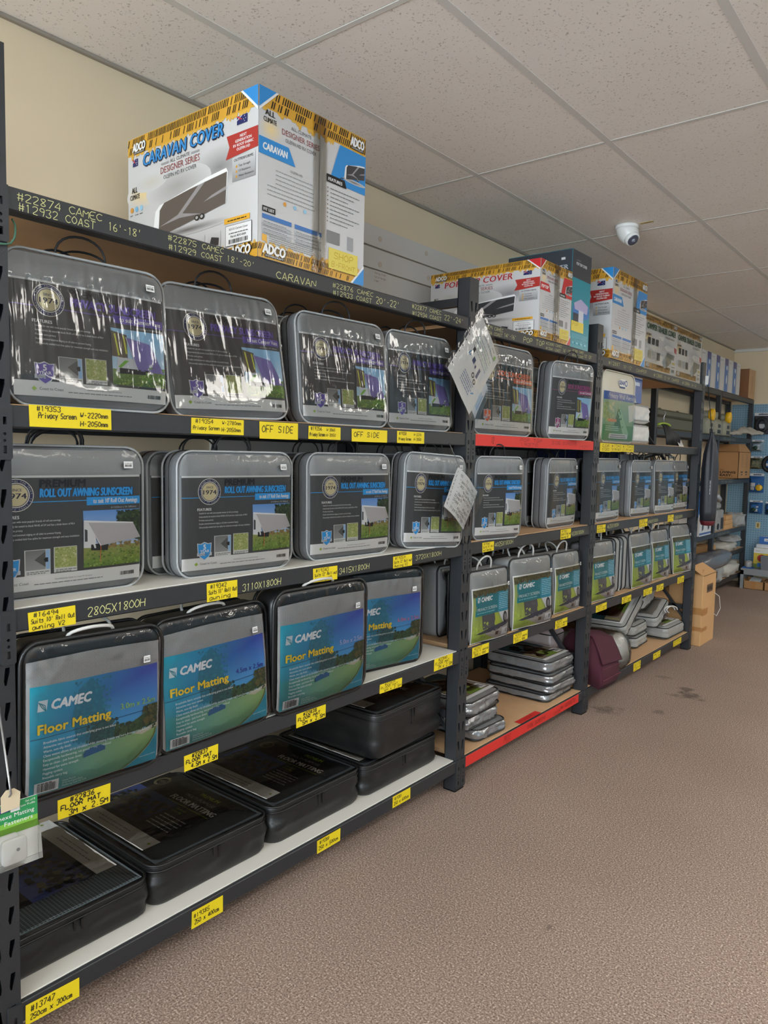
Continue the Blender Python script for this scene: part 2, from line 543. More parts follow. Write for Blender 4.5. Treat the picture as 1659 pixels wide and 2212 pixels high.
def carpet_mat():
    m = mat('flecked_carpet', rgb(138, 118, 110), 0.95, spec=0.1)
    nt, N, L, b = nodes(m)
    tc = N.new('ShaderNodeTexCoord')
    n1 = N.new('ShaderNodeTexNoise'); n1.inputs['Scale'].default_value = 190; n1.inputs['Detail'].default_value = 4; n1.inputs['Roughness'].default_value = .75
    r1 = N.new('ShaderNodeValToRGB')
    e = r1.color_ramp.elements
    e[0].position = 0.32; e[0].color = (*rgb(78, 63, 56), 1)
    e[1].position = 0.68; e[1].color = (*rgb(232, 212, 190), 1)
    k = e.new(0.47); k.color = (*rgb(140, 120, 108), 1)
    k = e.new(0.56); k.color = (*rgb(164, 144, 131), 1)
    n2 = N.new('ShaderNodeTexNoise'); n2.inputs['Scale'].default_value = 1.1; n2.inputs['Detail'].default_value = 4
    r2 = N.new('ShaderNodeValToRGB')
    r2.color_ramp.elements[0].color = (.86, .85, .85, 1); r2.color_ramp.elements[1].color = (1.0, 1.0, 1.0, 1)
    r2.color_ramp.elements[0].position = .3; r2.color_ramp.elements[1].position = .65
    mx = N.new('ShaderNodeMix'); mx.data_type = 'RGBA'; mx.blend_type = 'MULTIPLY'; mx.inputs[0].default_value = 1
    for n in (n1, n2): L.new(tc.outputs['Object'], n.inputs['Vector'])
    L.new(n1.outputs[0], r1.inputs[0]); L.new(n2.outputs[0], r2.inputs[0])
    L.new(r1.outputs[0], mx.inputs[6]); L.new(r2.outputs[0], mx.inputs[7])
    last = mx.outputs[2]
    # trodden-in stains, each with a ragged outline of its own
    dn = N.new('ShaderNodeTexNoise'); dn.inputs['Scale'].default_value = 16; dn.inputs['Detail'].default_value = 3
    L.new(tc.outputs['Object'], dn.inputs['Vector'])
    for (sx, sy, r, k) in ((0.322, 4.33, 0.10, .5), (0.27, 4.43, .07, .45), (0.675, 1.886, 0.03, .4), (0.07, 3.78, .10, .4), (0.30, 3.95, .05, .3), (.1, 4.6, .06, .25)):
        vm = N.new('ShaderNodeVectorMath'); vm.operation = 'DISTANCE'; vm.inputs[1].default_value = (sx, sy, 0)
        L.new(tc.outputs['Object'], vm.inputs[0])
        mm = N.new('ShaderNodeMath'); mm.operation = 'MULTIPLY_ADD'; mm.inputs[1].default_value = r * 2.6; 
        L.new(dn.outputs[0], mm.inputs[0]); L.new(vm.outputs['Value'], mm.inputs[2])
        rp = N.new('ShaderNodeMapRange'); rp.inputs['From Min'].default_value = r * 1.55; rp.inputs['From Max'].default_value = r * 2.1
        rp.inputs['To Min'].default_value = 1 - k; rp.inputs['To Max'].default_value = 1
        L.new(mm.outputs[0], rp.inputs['Value'])
        m2 = N.new('ShaderNodeMix'); m2.data_type = 'RGBA'; m2.blend_type = 'MULTIPLY'; m2.inputs[0].default_value = 1
        L.new(last, m2.inputs[6]); L.new(rp.outputs[0], m2.inputs[7]); last = m2.outputs[2]
    L.new(last, b.inputs['Base Color'])
    bp = N.new('ShaderNodeBump'); bp.inputs['Strength'].default_value = 0.5; bp.inputs['Distance'].default_value = 0.004
    L.new(n1.outputs[0], bp.inputs['Height']); L.new(bp.outputs[0], b.inputs['Normal'])
    return m


def peg_mat():
    m = mat('blue_pegboard', rgb(132, 168, 190), 0.6)
    nt, N, L, b = nodes(m)
    tc = N.new('ShaderNodeTexCoord')
    sp = N.new('ShaderNodeSeparateXYZ'); L.new(tc.outputs['Object'], sp.inputs[0])
    sq = []
    for i in (0, 2):
        a = N.new('ShaderNodeMath'); a.operation = 'PINGPONG'; a.inputs[1].default_value = 0.0127
        L.new(sp.outputs[i], a.inputs[0])
        p = N.new('ShaderNodeMath'); p.operation = 'POWER'; p.inputs[1].default_value = 2
        L.new(a.outputs[0], p.inputs[0]); sq.append(p)
    s = N.new('ShaderNodeMath'); s.operation = 'ADD'
    L.new(sq[0].outputs[0], s.inputs[0]); L.new(sq[1].outputs[0], s.inputs[1])
    r = N.new('ShaderNodeMapRange'); r.inputs['From Min'].default_value = 1.2e-5; r.inputs['From Max'].default_value = 1.9e-5
    L.new(s.outputs[0], r.inputs['Value'])
    mx = N.new('ShaderNodeMix'); mx.data_type = 'RGBA'
    mx.inputs[6].default_value = (*rgb(58, 80, 98), 1); mx.inputs[7].default_value = (*rgb(132, 168, 190), 1)
    L.new(r.outputs[0], mx.inputs[0]); L.new(mx.outputs[2], b.inputs['Base Color'])
    return m


M_TILE = tile_mat()
M_CARPET = carpet_mat()
M_PEG = peg_mat()

b = MB(); b.box(XW - .1, XR + .1, YB - .1, YE + .1, -0.08, 0)
struct(b.build('floor', M_CARPET))
b = MB(); b.box(XW - .1, XW, YB - .1, YE + .1, 0, CEIL + .1)
wall_left = struct(b.build('wall_left', M_CREAM))
b = MB(); b.box(XW, XR, YE, YE + .1, 0, CEIL + .1)
wall_end = struct(b.build('wall_end', M_CREAM))
b = MB()
xs = [XW] + [q for wv in WINB for q in wv[:2]] + [XR]
for i in range(0, len(xs), 2): b.box(xs[i], xs[i + 1], YB - .1, YB, 0, CEIL + .1)
for (a, c, z0, z1) in WINB:
    b.box(a, c, YB - .1, YB, 0, z0); b.box(a, c, YB - .1, YB, z1, CEIL + .1)
struct(b.build('wall_back', M_CREAM))
for i, (a, c, z0, z1) in enumerate(WINB):
    b = MB()
    for (p, q, r, s) in ((a, a + .05, z0, z1), (c - .05, c, z0, z1), (a, c, z0, z0 + .05), (a, c, z1 - .05, z1), ((a + c) / 2 - .025, (a + c) / 2 + .025, z0, z1)):
        b.box(p, q, YB - .07, YB - .02, r, s)
    o = struct(b.build('window_%d' % (i + 1), M_PLAINW))
    for (p, q) in ((a + .05, (a + c) / 2 - .025), ((a + c) / 2 + .025, c - .05)):
        g = MB(); g.box(p, q, YB - .048, YB - .042, z0 + .05, z1 - .05)
        g.build('pane', M_GLASS, o)
b = MB(); b.box(XR, XR + .1, YB, YE, 0, CEIL + .1)
struct(b.build('wall_right', M_PEG))  # unseen wall, pegboard blue chosen to darken reflections in the vinyl

# slatwall boards fixed to the shelf wall, with screw caps
for k in range(11):
    z1 = 2.388 - k * 0.0995
    b = MB()
    y0, y1, t = 1.75, 4.6, 0.016
    b.loft([[(XW, y, z1 - .093), (XW + t, y, z1 - .092), (XW + t, y, z1 - .0015), (XW + t - .002, y, z1), (XW, y, z1)] for y in (y0, y1)])
    o = b.build('slat', M_SLAT, wall_left)
    if k in (0, 1):
        for (yy, zz) in (((2.71, 2.337), (3.076, 2.350)) if k == 0 else ((2.714, 2.222), (3.10, 2.235))):
            c = MB(); c.tube([(XW + t - .001, yy, zz), (XW + t + .0012, yy, zz)], 0.013, 16)
            c.build('screw_cap', mat('screw_cap', rgb(196, 182, 164), .5), o)

# suspended ceiling: tiles in a grid
JX, LY = -0.2655, 1.6531
xs = [XW] + [JX + .6 * k for k in range(9)] + [XR]
yl = [YB] + [LY + 1.2 * k for k in range(-3, 7)] + [YE]
b = MB(); b.box(XW - .1, XR + .1, YB - .1, YE + .1, CEIL + .05, CEIL + .12)
ceiling = struct(b.build('ceiling', M_CREAM))
LIGHTS = {(5, 1), (5, 3), (5, 5), (5, 7), (5, 9), (8, 2), (8, 4), (8, 6), (8, 8)}
tmesh = {}
M_DIFF = bpy.data.materials.new('light_diffuser'); M_DIFF.use_nodes = True
_e = M_DIFF.node_tree.nodes['Principled BSDF']
_e.inputs['Emission Color'].default_value = (1.0, 0.955, 0.88, 1); _e.inputs['Emission Strength'].default_value = TROFFER
_e.inputs['Base Color'].default_value = (.8, .8, .8, 1)
for i in range(len(xs) - 1):
    for j in range(len(yl) - 1):
        x0, x1, y0, y1 = xs[i], xs[i + 1], yl[j], yl[j + 1]
        w_, d_ = round(x1 - x0, 3), round(y1 - y0, 3)
        if w_ < .05 or d_ < .05: continue
        if (i, j) in LIGHTS:
            t = thing('ceiling_light_offscreen', 'recessed fluorescent ceiling light with white frame', 'ceiling light', ((x0 + x1) / 2, (y0 + y1) / 2, CEIL), group='recessed ceiling lights')
            b = MB()
            for (p, q, r, s) in ((-w_ / 2 + .008, w_ / 2 - .008, -d_ / 2 + .008, -d_ / 2 + .05), (-w_ / 2 + .008, w_ / 2 - .008, d_ / 2 - .05, d_ / 2 - .008),
                                 (-w_ / 2 + .008, -w_ / 2 + .05, -d_ / 2 + .05, d_ / 2 - .05), (w_ / 2 - .05, w_ / 2 - .008, -d_ / 2 + .05, d_ / 2 - .05)):
                b.box(p, q, r, s, 0, .03)
            b.build('frame', M_PLAINW, t)
            b = MB(); b.box(-w_ / 2 + .05, w_ / 2 - .05, -d_ / 2 + .05, d_ / 2 - .05, .008, .02)
            b.build('diffuser_offscreen', M_DIFF, t)
            continue
        key = (w_, d_)
        if key not in tmesh:
            b = MB(); g = .006
            b.box(-w_ / 2 + g, w_ / 2 - g, -d_ / 2 + .0112, d_ / 2 - .0112, .0012, .02)
            tmesh[key] = b.mesh('ceiling_tile', M_TILE)
        link('ceiling_tile', tmesh[key], ceiling, ((x0 + x1) / 2, (y0 + y1) / 2, CEIL))
for x in xs[1:-1]:
    b = MB(); b.box(x - .013, x + .013, YB, YE, CEIL - .0005, CEIL + .02); b.build('ceiling_bar', M_GRID, ceiling)
for y in yl[1:-1]:
    for i in range(len(xs) - 1):
        b = MB(); b.box(xs[i] + .013, xs[i + 1] - .013, y - .009, y + .009, CEIL - .0003, CEIL + .02); b.build('ceiling_bar', M_GRID, ceiling)
b = MB(); b.box(XW, XW + .014, YB, YE, CEIL - .010, CEIL)
struct(b.build('trim_1', mat('wall_angle_shadow_tone', rgb(150, 142, 130), .6)))  # darker than the ceiling grid: a shadow line painted into the trim
b = MB(); b.box(XW, XR, YE - .03, YE, CEIL - .03, CEIL)
struct(b.build('trim_2', M_GRID))
# stain patches on two tiles
M_STAIN = mat('water_stain', rgb(176, 160, 142), .9)

# pegboard on the end wall
b = MB(); b.box(-0.70, 2.6, YE - .012, YE, 0.24, 1.97)
struct(b.build('trim_3', M_PEG))


# ================================================================== pallet-style shelving
ZL = {'A': 1.8662, 'B': 1.4287, 'C': 0.9991, 'D': 0.572, 'E': 0.1269}
POSTS = [(0.634, 0.6967, 2.14), (2.4139, 2.477, 2.019), (3.6067, 3.6713, 2.019), (5.3899, 5.453, 2.019)]
XBK = -0.64


def wpar(o, root):
    o.parent = root
    o.matrix_parent_inverse = Matrix.Translation(-Vector(root.location))
    return o


def post_mesh(name, y0, y1, ztop, x1=0.0, d=0.055, slots=True, sgn=1):
    """channel post: slotted front plate and two side plates"""
    b = MB(); wd = y1 - y0
    th = 0.003
    def pq(u0, u1, u2, u3, za, zb_):      # quad on the front plate between two heights
        b.add([(x1, y0 + u0, za), (x1, y0 + u1, za), (x1, y0 + u2, zb_), (x1, y0 + u3, zb_)], [(0, 1, 2, 3)])
    z = 0.0
    if slots:
        zs = 0.09
        while zs < ztop - 0.06:
            pq(0, wd, wd, 0, z, zs + .002)
            chain = [(.002, .0175, .0215), (.012, .0150, .0235), (.030, .0105, .0216), (.040, .0105, .0205)]
            for (h0, l0, r0), (h1, l1, r1) in zip(chain, chain[1:]):
                za, zc_ = zs + h0, zs + h1
                pq(0, l0, l1, 0, za, zc_); pq(r0, wd - r0, wd - r1, r1, za, zc_); pq(wd - l0, wd, wd, wd - l1, za, zc_)
                for (ua, ub) in ((l0, l1), (r0, r1), (wd - r0, wd - r1), (wd - l0, wd - l1)):      # walls of the slots
                    b.add([(x1, y0 + ua, za), (x1, y0 + ub, zc_), (x1 - th, y0 + ub, zc_), (x1 - th, y0 + ua, za)], [(0, 1, 2, 3)])
            z = zs + .040
            zs += 0.075
    pq(0, wd, wd, 0, z, ztop)
    for (a, c) in ((y0, y0 + .003), (y1 - .003, y1)):
        b.box(min(x1 - sgn * d, x1 - sgn * .0005), max(x1 - sgn * d, x1 - sgn * .0005), a, c, 0, ztop)
    b.box(min(x1 - sgn * d, x1 - sgn * (d - .003)), max(x1 - sgn * d, x1 - sgn * (d - .003)), y0, y1, 0, ztop)
    b.box(min(x1 - sgn * d, x1), max(x1 - sgn * d, x1), y0, y1, 0, .004)
    return b


def beam_mb(y0, y1, z, x1=0.002, sgn=1, h=.047):
    b = MB()
    prof = [(0, -.002), (0, -h + .003), (-.003, -h), (-.038, -h), (-.038, -.016), (-.012, -.016), (-.012, 0), (-.002, 0)]
    b.loft([[(x1 + sgn * p[0], y, z + p[1]) for p in prof] for y in ((y0, y1) if sgn > 0 else (y1, y0))])
    return b


def bracket_mb(y0, y1, z, h=.113):
    b = MB(); wd = y1 - y0; holes = []
    c = wd / 2
    for zz in (-.033, -.092):
        holes.append([(c - .003, zz - .008), (c - .003, zz + .008), (c + .004, zz + .008), (c + .004, zz - .008)])
    for zz in (-.060, -.074):
        holes.append([(c + .0035 * math.cos(-2 * PI * k / 8), zz + .0035 * math.sin(-2 * PI * k / 8)) for k in range(8)])
    b.plate([(.004, -h), (wd - .004, -h), (wd, -h + .004), (wd, 0), (.003, .003), (0, -.002), (0, -h + .004)], holes, 0.005, lambda u, v, dd: (0.0055 - dd, y0 + u, z + v))
    return b


YINK = rgb(208, 208, 142)
rack = thing('shelving_rack', 'long black steel shelving rack of three bays with slotted posts along the cream wall', 'shelving', (-0.3, 3.04, 0))
for (a, c, zt) in POSTS:
    wpar(post_mesh('post', a, c, zt).build('post', M_STEEL), rack)
    wpar(post_mesh('post', a, c, zt, XBK - .03, slots=False, sgn=-1).build('post', M_STEEL), rack)
    for zz in (1.935, 1.05, .30):
        b = MB(); b.box(XBK - .02, -.05, (a + c) / 2 - .012, (a + c) / 2 + .012, zz - .016, zz + .016)
        wpar(b.build('side_tie', M_STEEL), rack)
    for (z0, z1) in ((.22, .95), (1.10, 1.85)):
        b = MB(); b.loft([[(x, (a + c) / 2 + q, z + r) for q, r in ((-.012, -.014), (.012, -.014), (.012, .014), (-.012, .014))] for x, z in ((XBK, z1), (-.05, z0))])
        wpar(b.build('diagonal_brace', M_STEEL), rack)
BAYS = [(0.6967, 2.4139), (2.477, 3.6067), (3.6713, 5.3899)]
BEAM = {}
for bi, (a, c) in enumerate(BAYS):
    for lv, z in ZL.items():
        o = wpar(beam_mb(a, c, z).build('beam', M_STEEL), rack)
        BEAM[(lv, bi)] = o
        for (p, q) in ((a - .0305, a + .001), (c - .001, c + .0305)):
            wpar(bracket_mb(p, q, z).build('bracket', M_STEEL), rack).parent = o
        wpar(beam_mb(a, c, z, XBK - .002, -1).build('beam', M_STEEL), rack)
        b = MB(); b.cbox(XBK + .012, -.0105, a + .001, c - .001, z - .0145, z + .0025, .001)
        wh = (bi == 0 and lv in 'CDE')
        wpar(b.build('shelf_board', M_WHITEB if wh else M_MDF), rack)
for o in [o for o in bpy.data.objects if o.name.startswith('bracket')]:
    o.matrix_parent_inverse = Matrix.Identity(4)


def on_beam(p, name, lv, bi, y, z, x=.0027, mat_=None, tilt=0.0):
    o = p.build(name, mat_ or M_PRINT, None, False, (x + .3, y - 3.04, z), (0, tilt, PI / 2))
    o.parent = BEAM[(lv, bi)]
    o.location = (x, y, z)
    return o


def writing(lv, bi, items):
    if len(items) > 1:
        for it in items: writing(lv, bi, [it])
        return
    p = Pr(); y0 = items[0][1]
    for (t, a, c, z0, z1) in items:
        p.hand(t, a - y0, z0 - items[0][3], z1 - z0, YINK, w=c - a, slope=.02, th=(z1 - z0) * .09)
    on_beam(p, 'chalk_writing', lv, bi, y0, items[0][3])


# beams carry matrix_parent_inverse of the rack, so children of beams can use world coordinates
writing('A', 0, [('#22874 CAMEC', .716, .902, 1.842, 1.858), ('#12932 COAST', .718, .886, 1.822, 1.838), ("16'-18'", .917, 1.001, 1.832, 1.849)])
writing('A', 0, [('#22875 CAMEC', 1.074, 1.242, 1.845, 1.859), ('#12929 COAST', 1.076, 1.237, 1.824, 1.838), ("18'-20'", 1.252, 1.346, 1.833, 1.848)])
writing('A', 0, [('CARAVAN', 1.424, 1.581, 1.823, 1.843)])
writing('A', 0, [('#22876 CAMEC', 1.653, 1.842, 1.840, 1.854), ('#12933 COAST', 1.655, 1.835, 1.8185, 1.833), ("20'-22'", 1.857, 1.980, 1.828, 1.848)])
writing('A', 0, [('#22877 CAMEC', 2.050, 2.224, 1.843, 1.857), ('#12934 COAST', 2.053, 2.225, 1.821, 1.835), ("22'-24'", 2.245, 2.371, 1.833, 1.851)])
writing('A', 1, [('#22879 CAMEC', 2.50, 2.665, 1.842, 1.856), ('#13034 COAST', 2.50, 2.66, 1.822, 1.835), ("14'-16'", 2.675, 2.774, 1.828, 1.845)])
writing('A', 1, [('POP TOP', 2.837, 3.028, 1.829, 1.851)])
writing('A', 1, [('#22880 CAMEC', 3.045, 3.203, 1.845, 1.857), ('#13041 COAST', 3.045, 3.19, 1.824, 1.836), ("16'-18'", 3.215, 3.30, 1.832, 1.848)])
writing('A', 1, [('#22881 CAMEC', 3.316, 3.44, 1.845, 1.857), ('#14168 COAST', 3.316, 3.44, 1.824, 1.836), ("18'-20'", 3.45, 3.54, 1.832, 1.848)])
writing('A', 2, [('#12887', 3.75, 3.90, 1.832, 1.850), ("10'-12'", 3.95, 4.08, 1.832, 1.85), ('CAMPER', 4.14, 4.30, 1.832, 1.85)])
writing('A', 2, [('#12885', 4.42, 4.57, 1.832, 1.850), ("12'-14'", 4.60, 4.71, 1.832, 1.85), ('CAMPER', 4.74, 4.88, 1.832, 1.85)])
writing('A', 2, [('#12886', 4.95, 5.10, 1.832, 1.850), ("14'-16'", 5.14, 5.25, 1.832, 1.85)])
for (t, bi, a, c, z0, z1) in (('2805X1800H', 0, .859, 1.007, .961, .981), ('3110X1800H', 0, 1.312, 1.454, .959, .978), ('3415X1800H', 0, 1.704, 1.849, .962, .980),
                              ('3720X1800H', 0, 2.107, 2.267, .967, .984), ('4025X1800H', 1, 2.657, 2.808, .968, .986), ('4330X1800H', 1, 3.391, 3.53, .961, .980),
                              ('4635X1800H', 2, 3.83, 3.985, .968, .988), ('4940X1800H', 2, 4.448, 4.618, .958, .978), ('5245X1800H', 2, 4.933, 5.094, .957, .978)):
    writing('C', bi, [(t, a, c, z0, z1)])


def ylabel(lv, bi, y0, y1, z0, z1, lines, tilt=0.0, hs=1.0, th=None):
    """hand-lettered yellow card label; lines = (text, u0, u1, v0, v1) in fractions of the label"""
    W, H = y1 - y0, z1 - z0
    p = Pr()
    r = random.Random(lines[0][0])
    e = [r.uniform(-.0012, .0012) for _ in range(8)]
    p.poly([(e[0], e[1]), (W + e[2], e[3]), (W + e[4], H + e[5]), (e[6], H + e[7])], rgb(226, 202, 22))
    p.up()
    for (t, a, c, v0, v1) in lines:
        p.hand(t, a * W, v0 * H, (v1 - v0) * H, INK, w=(c - a) * W, th=th or min(.0022, (v1 - v0) * H * .15), slope=.01)
    # thickness: a back sheet
    o = len(p.v)
    p.add([(e[0], .0006, e[1]), (W + e[2], .0006, e[3]), (W + e[4], .0006, H + e[5]), (e[6], .0006, H + e[7])], [(3, 2, 1, 0)], 0, rgb(226, 202, 22))
    return on_beam(p, 'price_label', lv, bi, y0, z0, .0032, None, tilt)


def L2(a, b_): return [(a, .08, .92, .56, .88), (b_, .08, .92, .12, .42)]
def L3(a, b_, c): return [(a, .1, .62, .70, .94), (b_, .05, .97, .38, .62), (c, .07, .75, .06, .30)]


ylabel('B', 0, .734, .921, 1.385, 1.432, [('#19353', .08, .36, .72, .95), ('Privacy Screen', .1, .55, .40, .66), ('W-2220mm', .6, .95, .52, .76), ('H-2050mm', .6, .95, .12, .36)])
ylabel('B', 0, 1.142, 1.312, 1.385, 1.426, [('#19354', .07, .40, .66, .92), ('W-2780mm', .57, .94, .64, .88), ('Privacy Screen', .03, .52, .25, .5), ('H-2050mm', .56, .93, .2, .45)])
ylabel('B', 0, 1.369, 1.515, 1.380, 1.426, [('OFF SIDE', .05, .86, .35, .78)])
ylabel('B', 0, 1.559, 1.698, 1.383, 1.423, [('#19356', .06, .4, .66, .94), ('W-3060', .55, .82, .64, .86), ('Privacy Screen', .03, .5, .22, .5), ('H-2050', .54, .84, .24, .46)])
ylabel('B', 0, 1.752, 1.929, 1.382, 1.421, [('OFF SIDE', .05, .76, .34, .76)])
ylabel('B', 0, 1.984, 2.139, 1.383, 1.423, [('#19358', .06, .32, .66, .92), ('W-3370', .6, .88, .64, .86), ('Privacy Screen', .05, .5, .2, .46), ('H-2050', .6, .88, .22, .46)])
ylabel('B', 2, 3.686, 3.825, 1.379, 1.423, [('CLEAR', .2, .85, .55, .88), ('SIDES', .2, .85, .12, .42)])
ylabel('B', 2, 3.827, 3.978, 1.381, 1.423, L2('#17342', 'TO PRIVACY'))
ylabel('B', 2, 3.980, 4.158, 1.382, 1.422, L2('#17343', 'CT PRIVACY'))
ylabel('C', 0, .725, .831, .949, .991, L3('#16494', "Suits 10' Roll Out", 'awning V2'))
ylabel('C', 0, 1.192, 1.294, .947, .994, L3('#19342', "Suits 11' Roll Out", 'awning'))
ylabel('C', 0, 1.587, 1.695, .949, .992, L3('#19343', "Suits 12' Roll out", 'Awning V2'))
ylabel('C', 0, 1.977, 2.086, .951, .992, L3('#19359', "Suits 13' Roll out", 'Awning V2'))
ylabel('C', 1, 2.559, 2.650, .955, .994, L3('#19360', "Suits 14' Roll", 'out Awning'))
ylabel('C', 1, 3.268, 3.380, .953, .999, L3('#19361', "Suits 15' Roll out", 'Awning V2'))
ylabel('C', 2, 3.694, 3.806, .953, .994, L3('#19362', "Suits 16' Roll out", 'Awning'))
ylabel('C', 2, 4.303, 4.436, .945, .990, L3('#19363', "Suits 17' Roll out", 'Awning'))
ylabel('C', 2, 4.802, 4.914, .946, .991, L3('#19364', "Suits 18' Roll", 'Awning'))


def FM(a, s): return [(a, .22, .68, .72, .96), ('FLOOR MAT', .05, .8, .42, .66), (s, .2, .95, .08, .36)]


ylabel('D', 0, .783, .911, .509, .556, FM('#22836', '3M x 2.5M'), .03, th=.0024)
ylabel('D', 0, 1.121, 1.230, .511, .553, FM('#22837', '4.5M x 2.5M'), th=.0024)
ylabel('D', 0, 1.524, 1.651, .514, .556, FM('#22838', '5M x 2.5M'), th=.0024)
ylabel('D', 0, 1.919, 2.043, .524, .556, FM('#22839', '6M x 2.5M'), .02)
ylabel('D', 0, 2.241, 2.365, .532, .578, FM('#22840', '7M x 2.5M'))
for (bi, a, c, z0, z1, n, f, s) in ((1, 2.507, 2.636, .528, .569, '#22827', "SUITS 9' AWNING", '2800 x 1800'), (1, 2.843, 2.972, .524, .566, '#22828', "SUITS 11' AWNING", '3100 x 1800'),
                                    (1, 3.250, 3.382, .517, .559, '#22829', "SUITS 12' AWNING", '3400 x 1800'), (2, 3.728, 3.871, .526, .563, '#22830', "SUITS 13' AWNING", '3700 x 1800'),
                                    (2, 4.089, 4.230, .519, .557, '#22831', "SUITS 14' AWNING", '4000 x 1800'), (2, 4.430, 4.577, .519, .556, '#22832', "SUITS 15' AWNING", '4300 x 1800'),
                                    (2, 4.656, 4.785, .516, .555, '#22833', "SUITS 16' AWNING", '4600 x 1800'), (2, 5.064, 5.200, .515, .557, '#22834', "SUITS 17' AWNING", '4900 x 1800')):
    ylabel('D', bi, a, c, z0, z1, [(n, .12, .55, .72, .95), (f, .06, .95, .40, .62), (s, .1, .8, .08, .32)])
ylabel('E', 0, .705, .829, .069, .115, [('#13747', .08, .52, .58, .88), ('250cm x 300cm', .07, .85, .18, .46)], .03)
ylabel('E', 0, 1.145, 1.250, .069, .117, [('#19385', .06, .55, .58, .82), ('250 x 400cm', .08, .85, .2, .46)])
ylabel('E', 0, 1.622, 1.731, .078, .121, [('#19380', .1, .5, .62, .88), ('250 x 500cm', .06, .88, .2, .48)])
ylabel('E', 0, 2.006, 2.111, .085, .127, [('#19381', .1, .5, .62, .88), ('250 x 600cm', .06, .88, .2, .48)])
ylabel('E', 2, 4.324, 4.439, .075, .125, L2('SUITS', '3M'))
ylabel('E', 2, 4.661, 4.794, .077, .118, L2('4M', 'x 2.5M'))
ylabel('E', 2, 5.047, 5.212, .088, .127, L2('#22850', '5M x 2.5M'))


def redstrip(lv, z0, z1, y0, y1, items):
    p = Pr(); p.rect(0, 0, y1 - y0, z1 - z0, rgb(208, 46, 38)); p.up()
    for (t, a, c, v0, v1) in items:
        p.hand(t, a, v0, v1 - v0, rgb(96, 16, 14), w=c - a)
    o = on_beam(p, 'red_label_strip', lv, 1, y0, z0, .0034)


redstrip('B', 1.384, 1.4285, 2.480, 3.602, [('POP TOP', .36, .56, .024, .038), ('19370', .36, .52, .006, .019), ('SIDE SCREENS', .66, .92, .02, .035), ('12', .12, .14, .01, .036), ('19371', .95, 1.08, .008, .02)])
redstrip('E', .0835, .1275, 2.482, 3.553, [('BEST', .31, .37, .022, .036), ('1221', .30, .37, .006, .018), ('SIDE SCREENS', .52, .70, .012, .030), ('12024', .78, .86, .006, .020), ('No GUSSETS', .86, 1.03, .014, .034)])


# ================================================================== bagged goods
def rrect(w, h, r, n=5, cz=None):
    """rounded rectangle, bottom at z=0, centred in x; counter-clockwise seen from -y"""
    P = []
    for (cx, cz_, a0) in ((w / 2 - r, r, -PI / 2), (w / 2 - r, h - r, 0), (-w / 2 + r, h - r, PI / 2), (-w / 2 + r, r, PI)):
        for k in range(n + 1):
            a = a0 + PI / 2 * k / n
            P.append((cx + r * math.cos(a), cz_ + r * math.sin(a)))
    return P


def bulge_fn(w, h, A, seed=0, rip=.0015):
    def f(u, v):
        a = max(0.0, 1 - (2 * u / w) ** 2); c = max(0.0, 1 - (2 * v / h - 1) ** 2)
        return A * min(1, 1.6 * math.sqrt(a * c)) * .75 + rip * mnoise.noise((u * 9 + seed, v * 9, seed))
    return f


def pillow(w, h, t, r, A, seed=0, crease=0.0, n=6, m=0):
    """soft case: front at y=0 bulging to -y, back at y=t"""
    L = rrect(w, h, r, n); cx, cz = 0, h / 2
    f = bulge_fn(w, h, A, seed)
    b = MB(); rings = []
    def sc(s, y, fb=0):
        out = []
        for (x, z) in L:
            X, Z = x * s, cz + (z - cz) * s
            yy = y
            if fb: yy = y - f(X, Z) * fb
            if crease: yy += crease * mnoise.noise((X * 14 + seed, Z * 14, y * 30 + seed))
            out.append((X, yy, Z))
        return out
    rings.append(sc(.02, t, -.6)); rings.append(sc(.5, t, -.6)); rings.append(sc(.85, t, -.6)); rings.append(sc(.97, t)); 
    for k in range(1, 5): rings.append(sc(1 + .012 * math.sin(PI * k / 5) - (.006 if k % 2 else 0), t - t * k / 5))
    rings.append(sc(.97, .0)); rings.append(sc(.88, 0, 1)); rings.append(sc(.7, 0, 1)); rings.append(sc(.4, 0, 1)); rings.append(sc(.02, 0, 1))
    b.loft(rings[::-1], True, m)
    return b


def film_grid(w, h, r, A, off, nx, nz, fold=None, seed=0, z0=0, z1=None):
    """thin transparent cover over the front, with drape folds below the seam"""
    f = bulge_fn(w, h, A, seed); b = MB(); z1 = z1 or h
    V = []; F = []
    for j in range(nz + 1):
        for i in range(nx + 1):
            u = -w / 2 * .975 + w * .975 * i / nx; v = z0 + .008 + (z1 - z0 - .016) * j / nz
            # pull the corners in to the rounded outline
            du = max(0, abs(u) - (w / 2 - r)); dv = max(0, max(v - (h - r), r - v))
            d = math.hypot(du, dv)
            if d > r * .98 and d > 0:
                k = r * .98 / d
                u = math.copysign(w / 2 - r + du * k, u) if du > 0 else u
                v = (h - r + dv * k if v > h / 2 else r - dv * k) if dv > 0 else v
            y = -f(u, v) - off
            if fold: y -= fold(u, v)
            V.append((u, y, v))
    for j in range(nz):
        for i in range(nx):
            a = j * (nx + 1) + i
            F.append((a, a + 1, a + nx + 2, a + nx + 1))
    b.add(V, F)
    return b


def loop_tube(w, h, r, y, rad, n=6, k=5, dz=0.0):
    b = MB(); b.tube([(x, y, z + dz) for x, z in rrect(w, h, r, n)], rad, k, True)
    return b


def arch(x0, x1, z, hgt, y, dy, rad, n=12, lean=0.0):
    b = MB(); P = []
    for i in range(n + 1):
        a = PI * i / n
        P.append(((x0 + x1) / 2 - (x1 - x0) / 2 * math.cos(a) + lean * math.sin(a), y + dy * math.sin(a), z + hgt * (math.sin(a) ** .7 if 0 < i < n else 0)))
    b.tube(P, rad, 6)
    return b


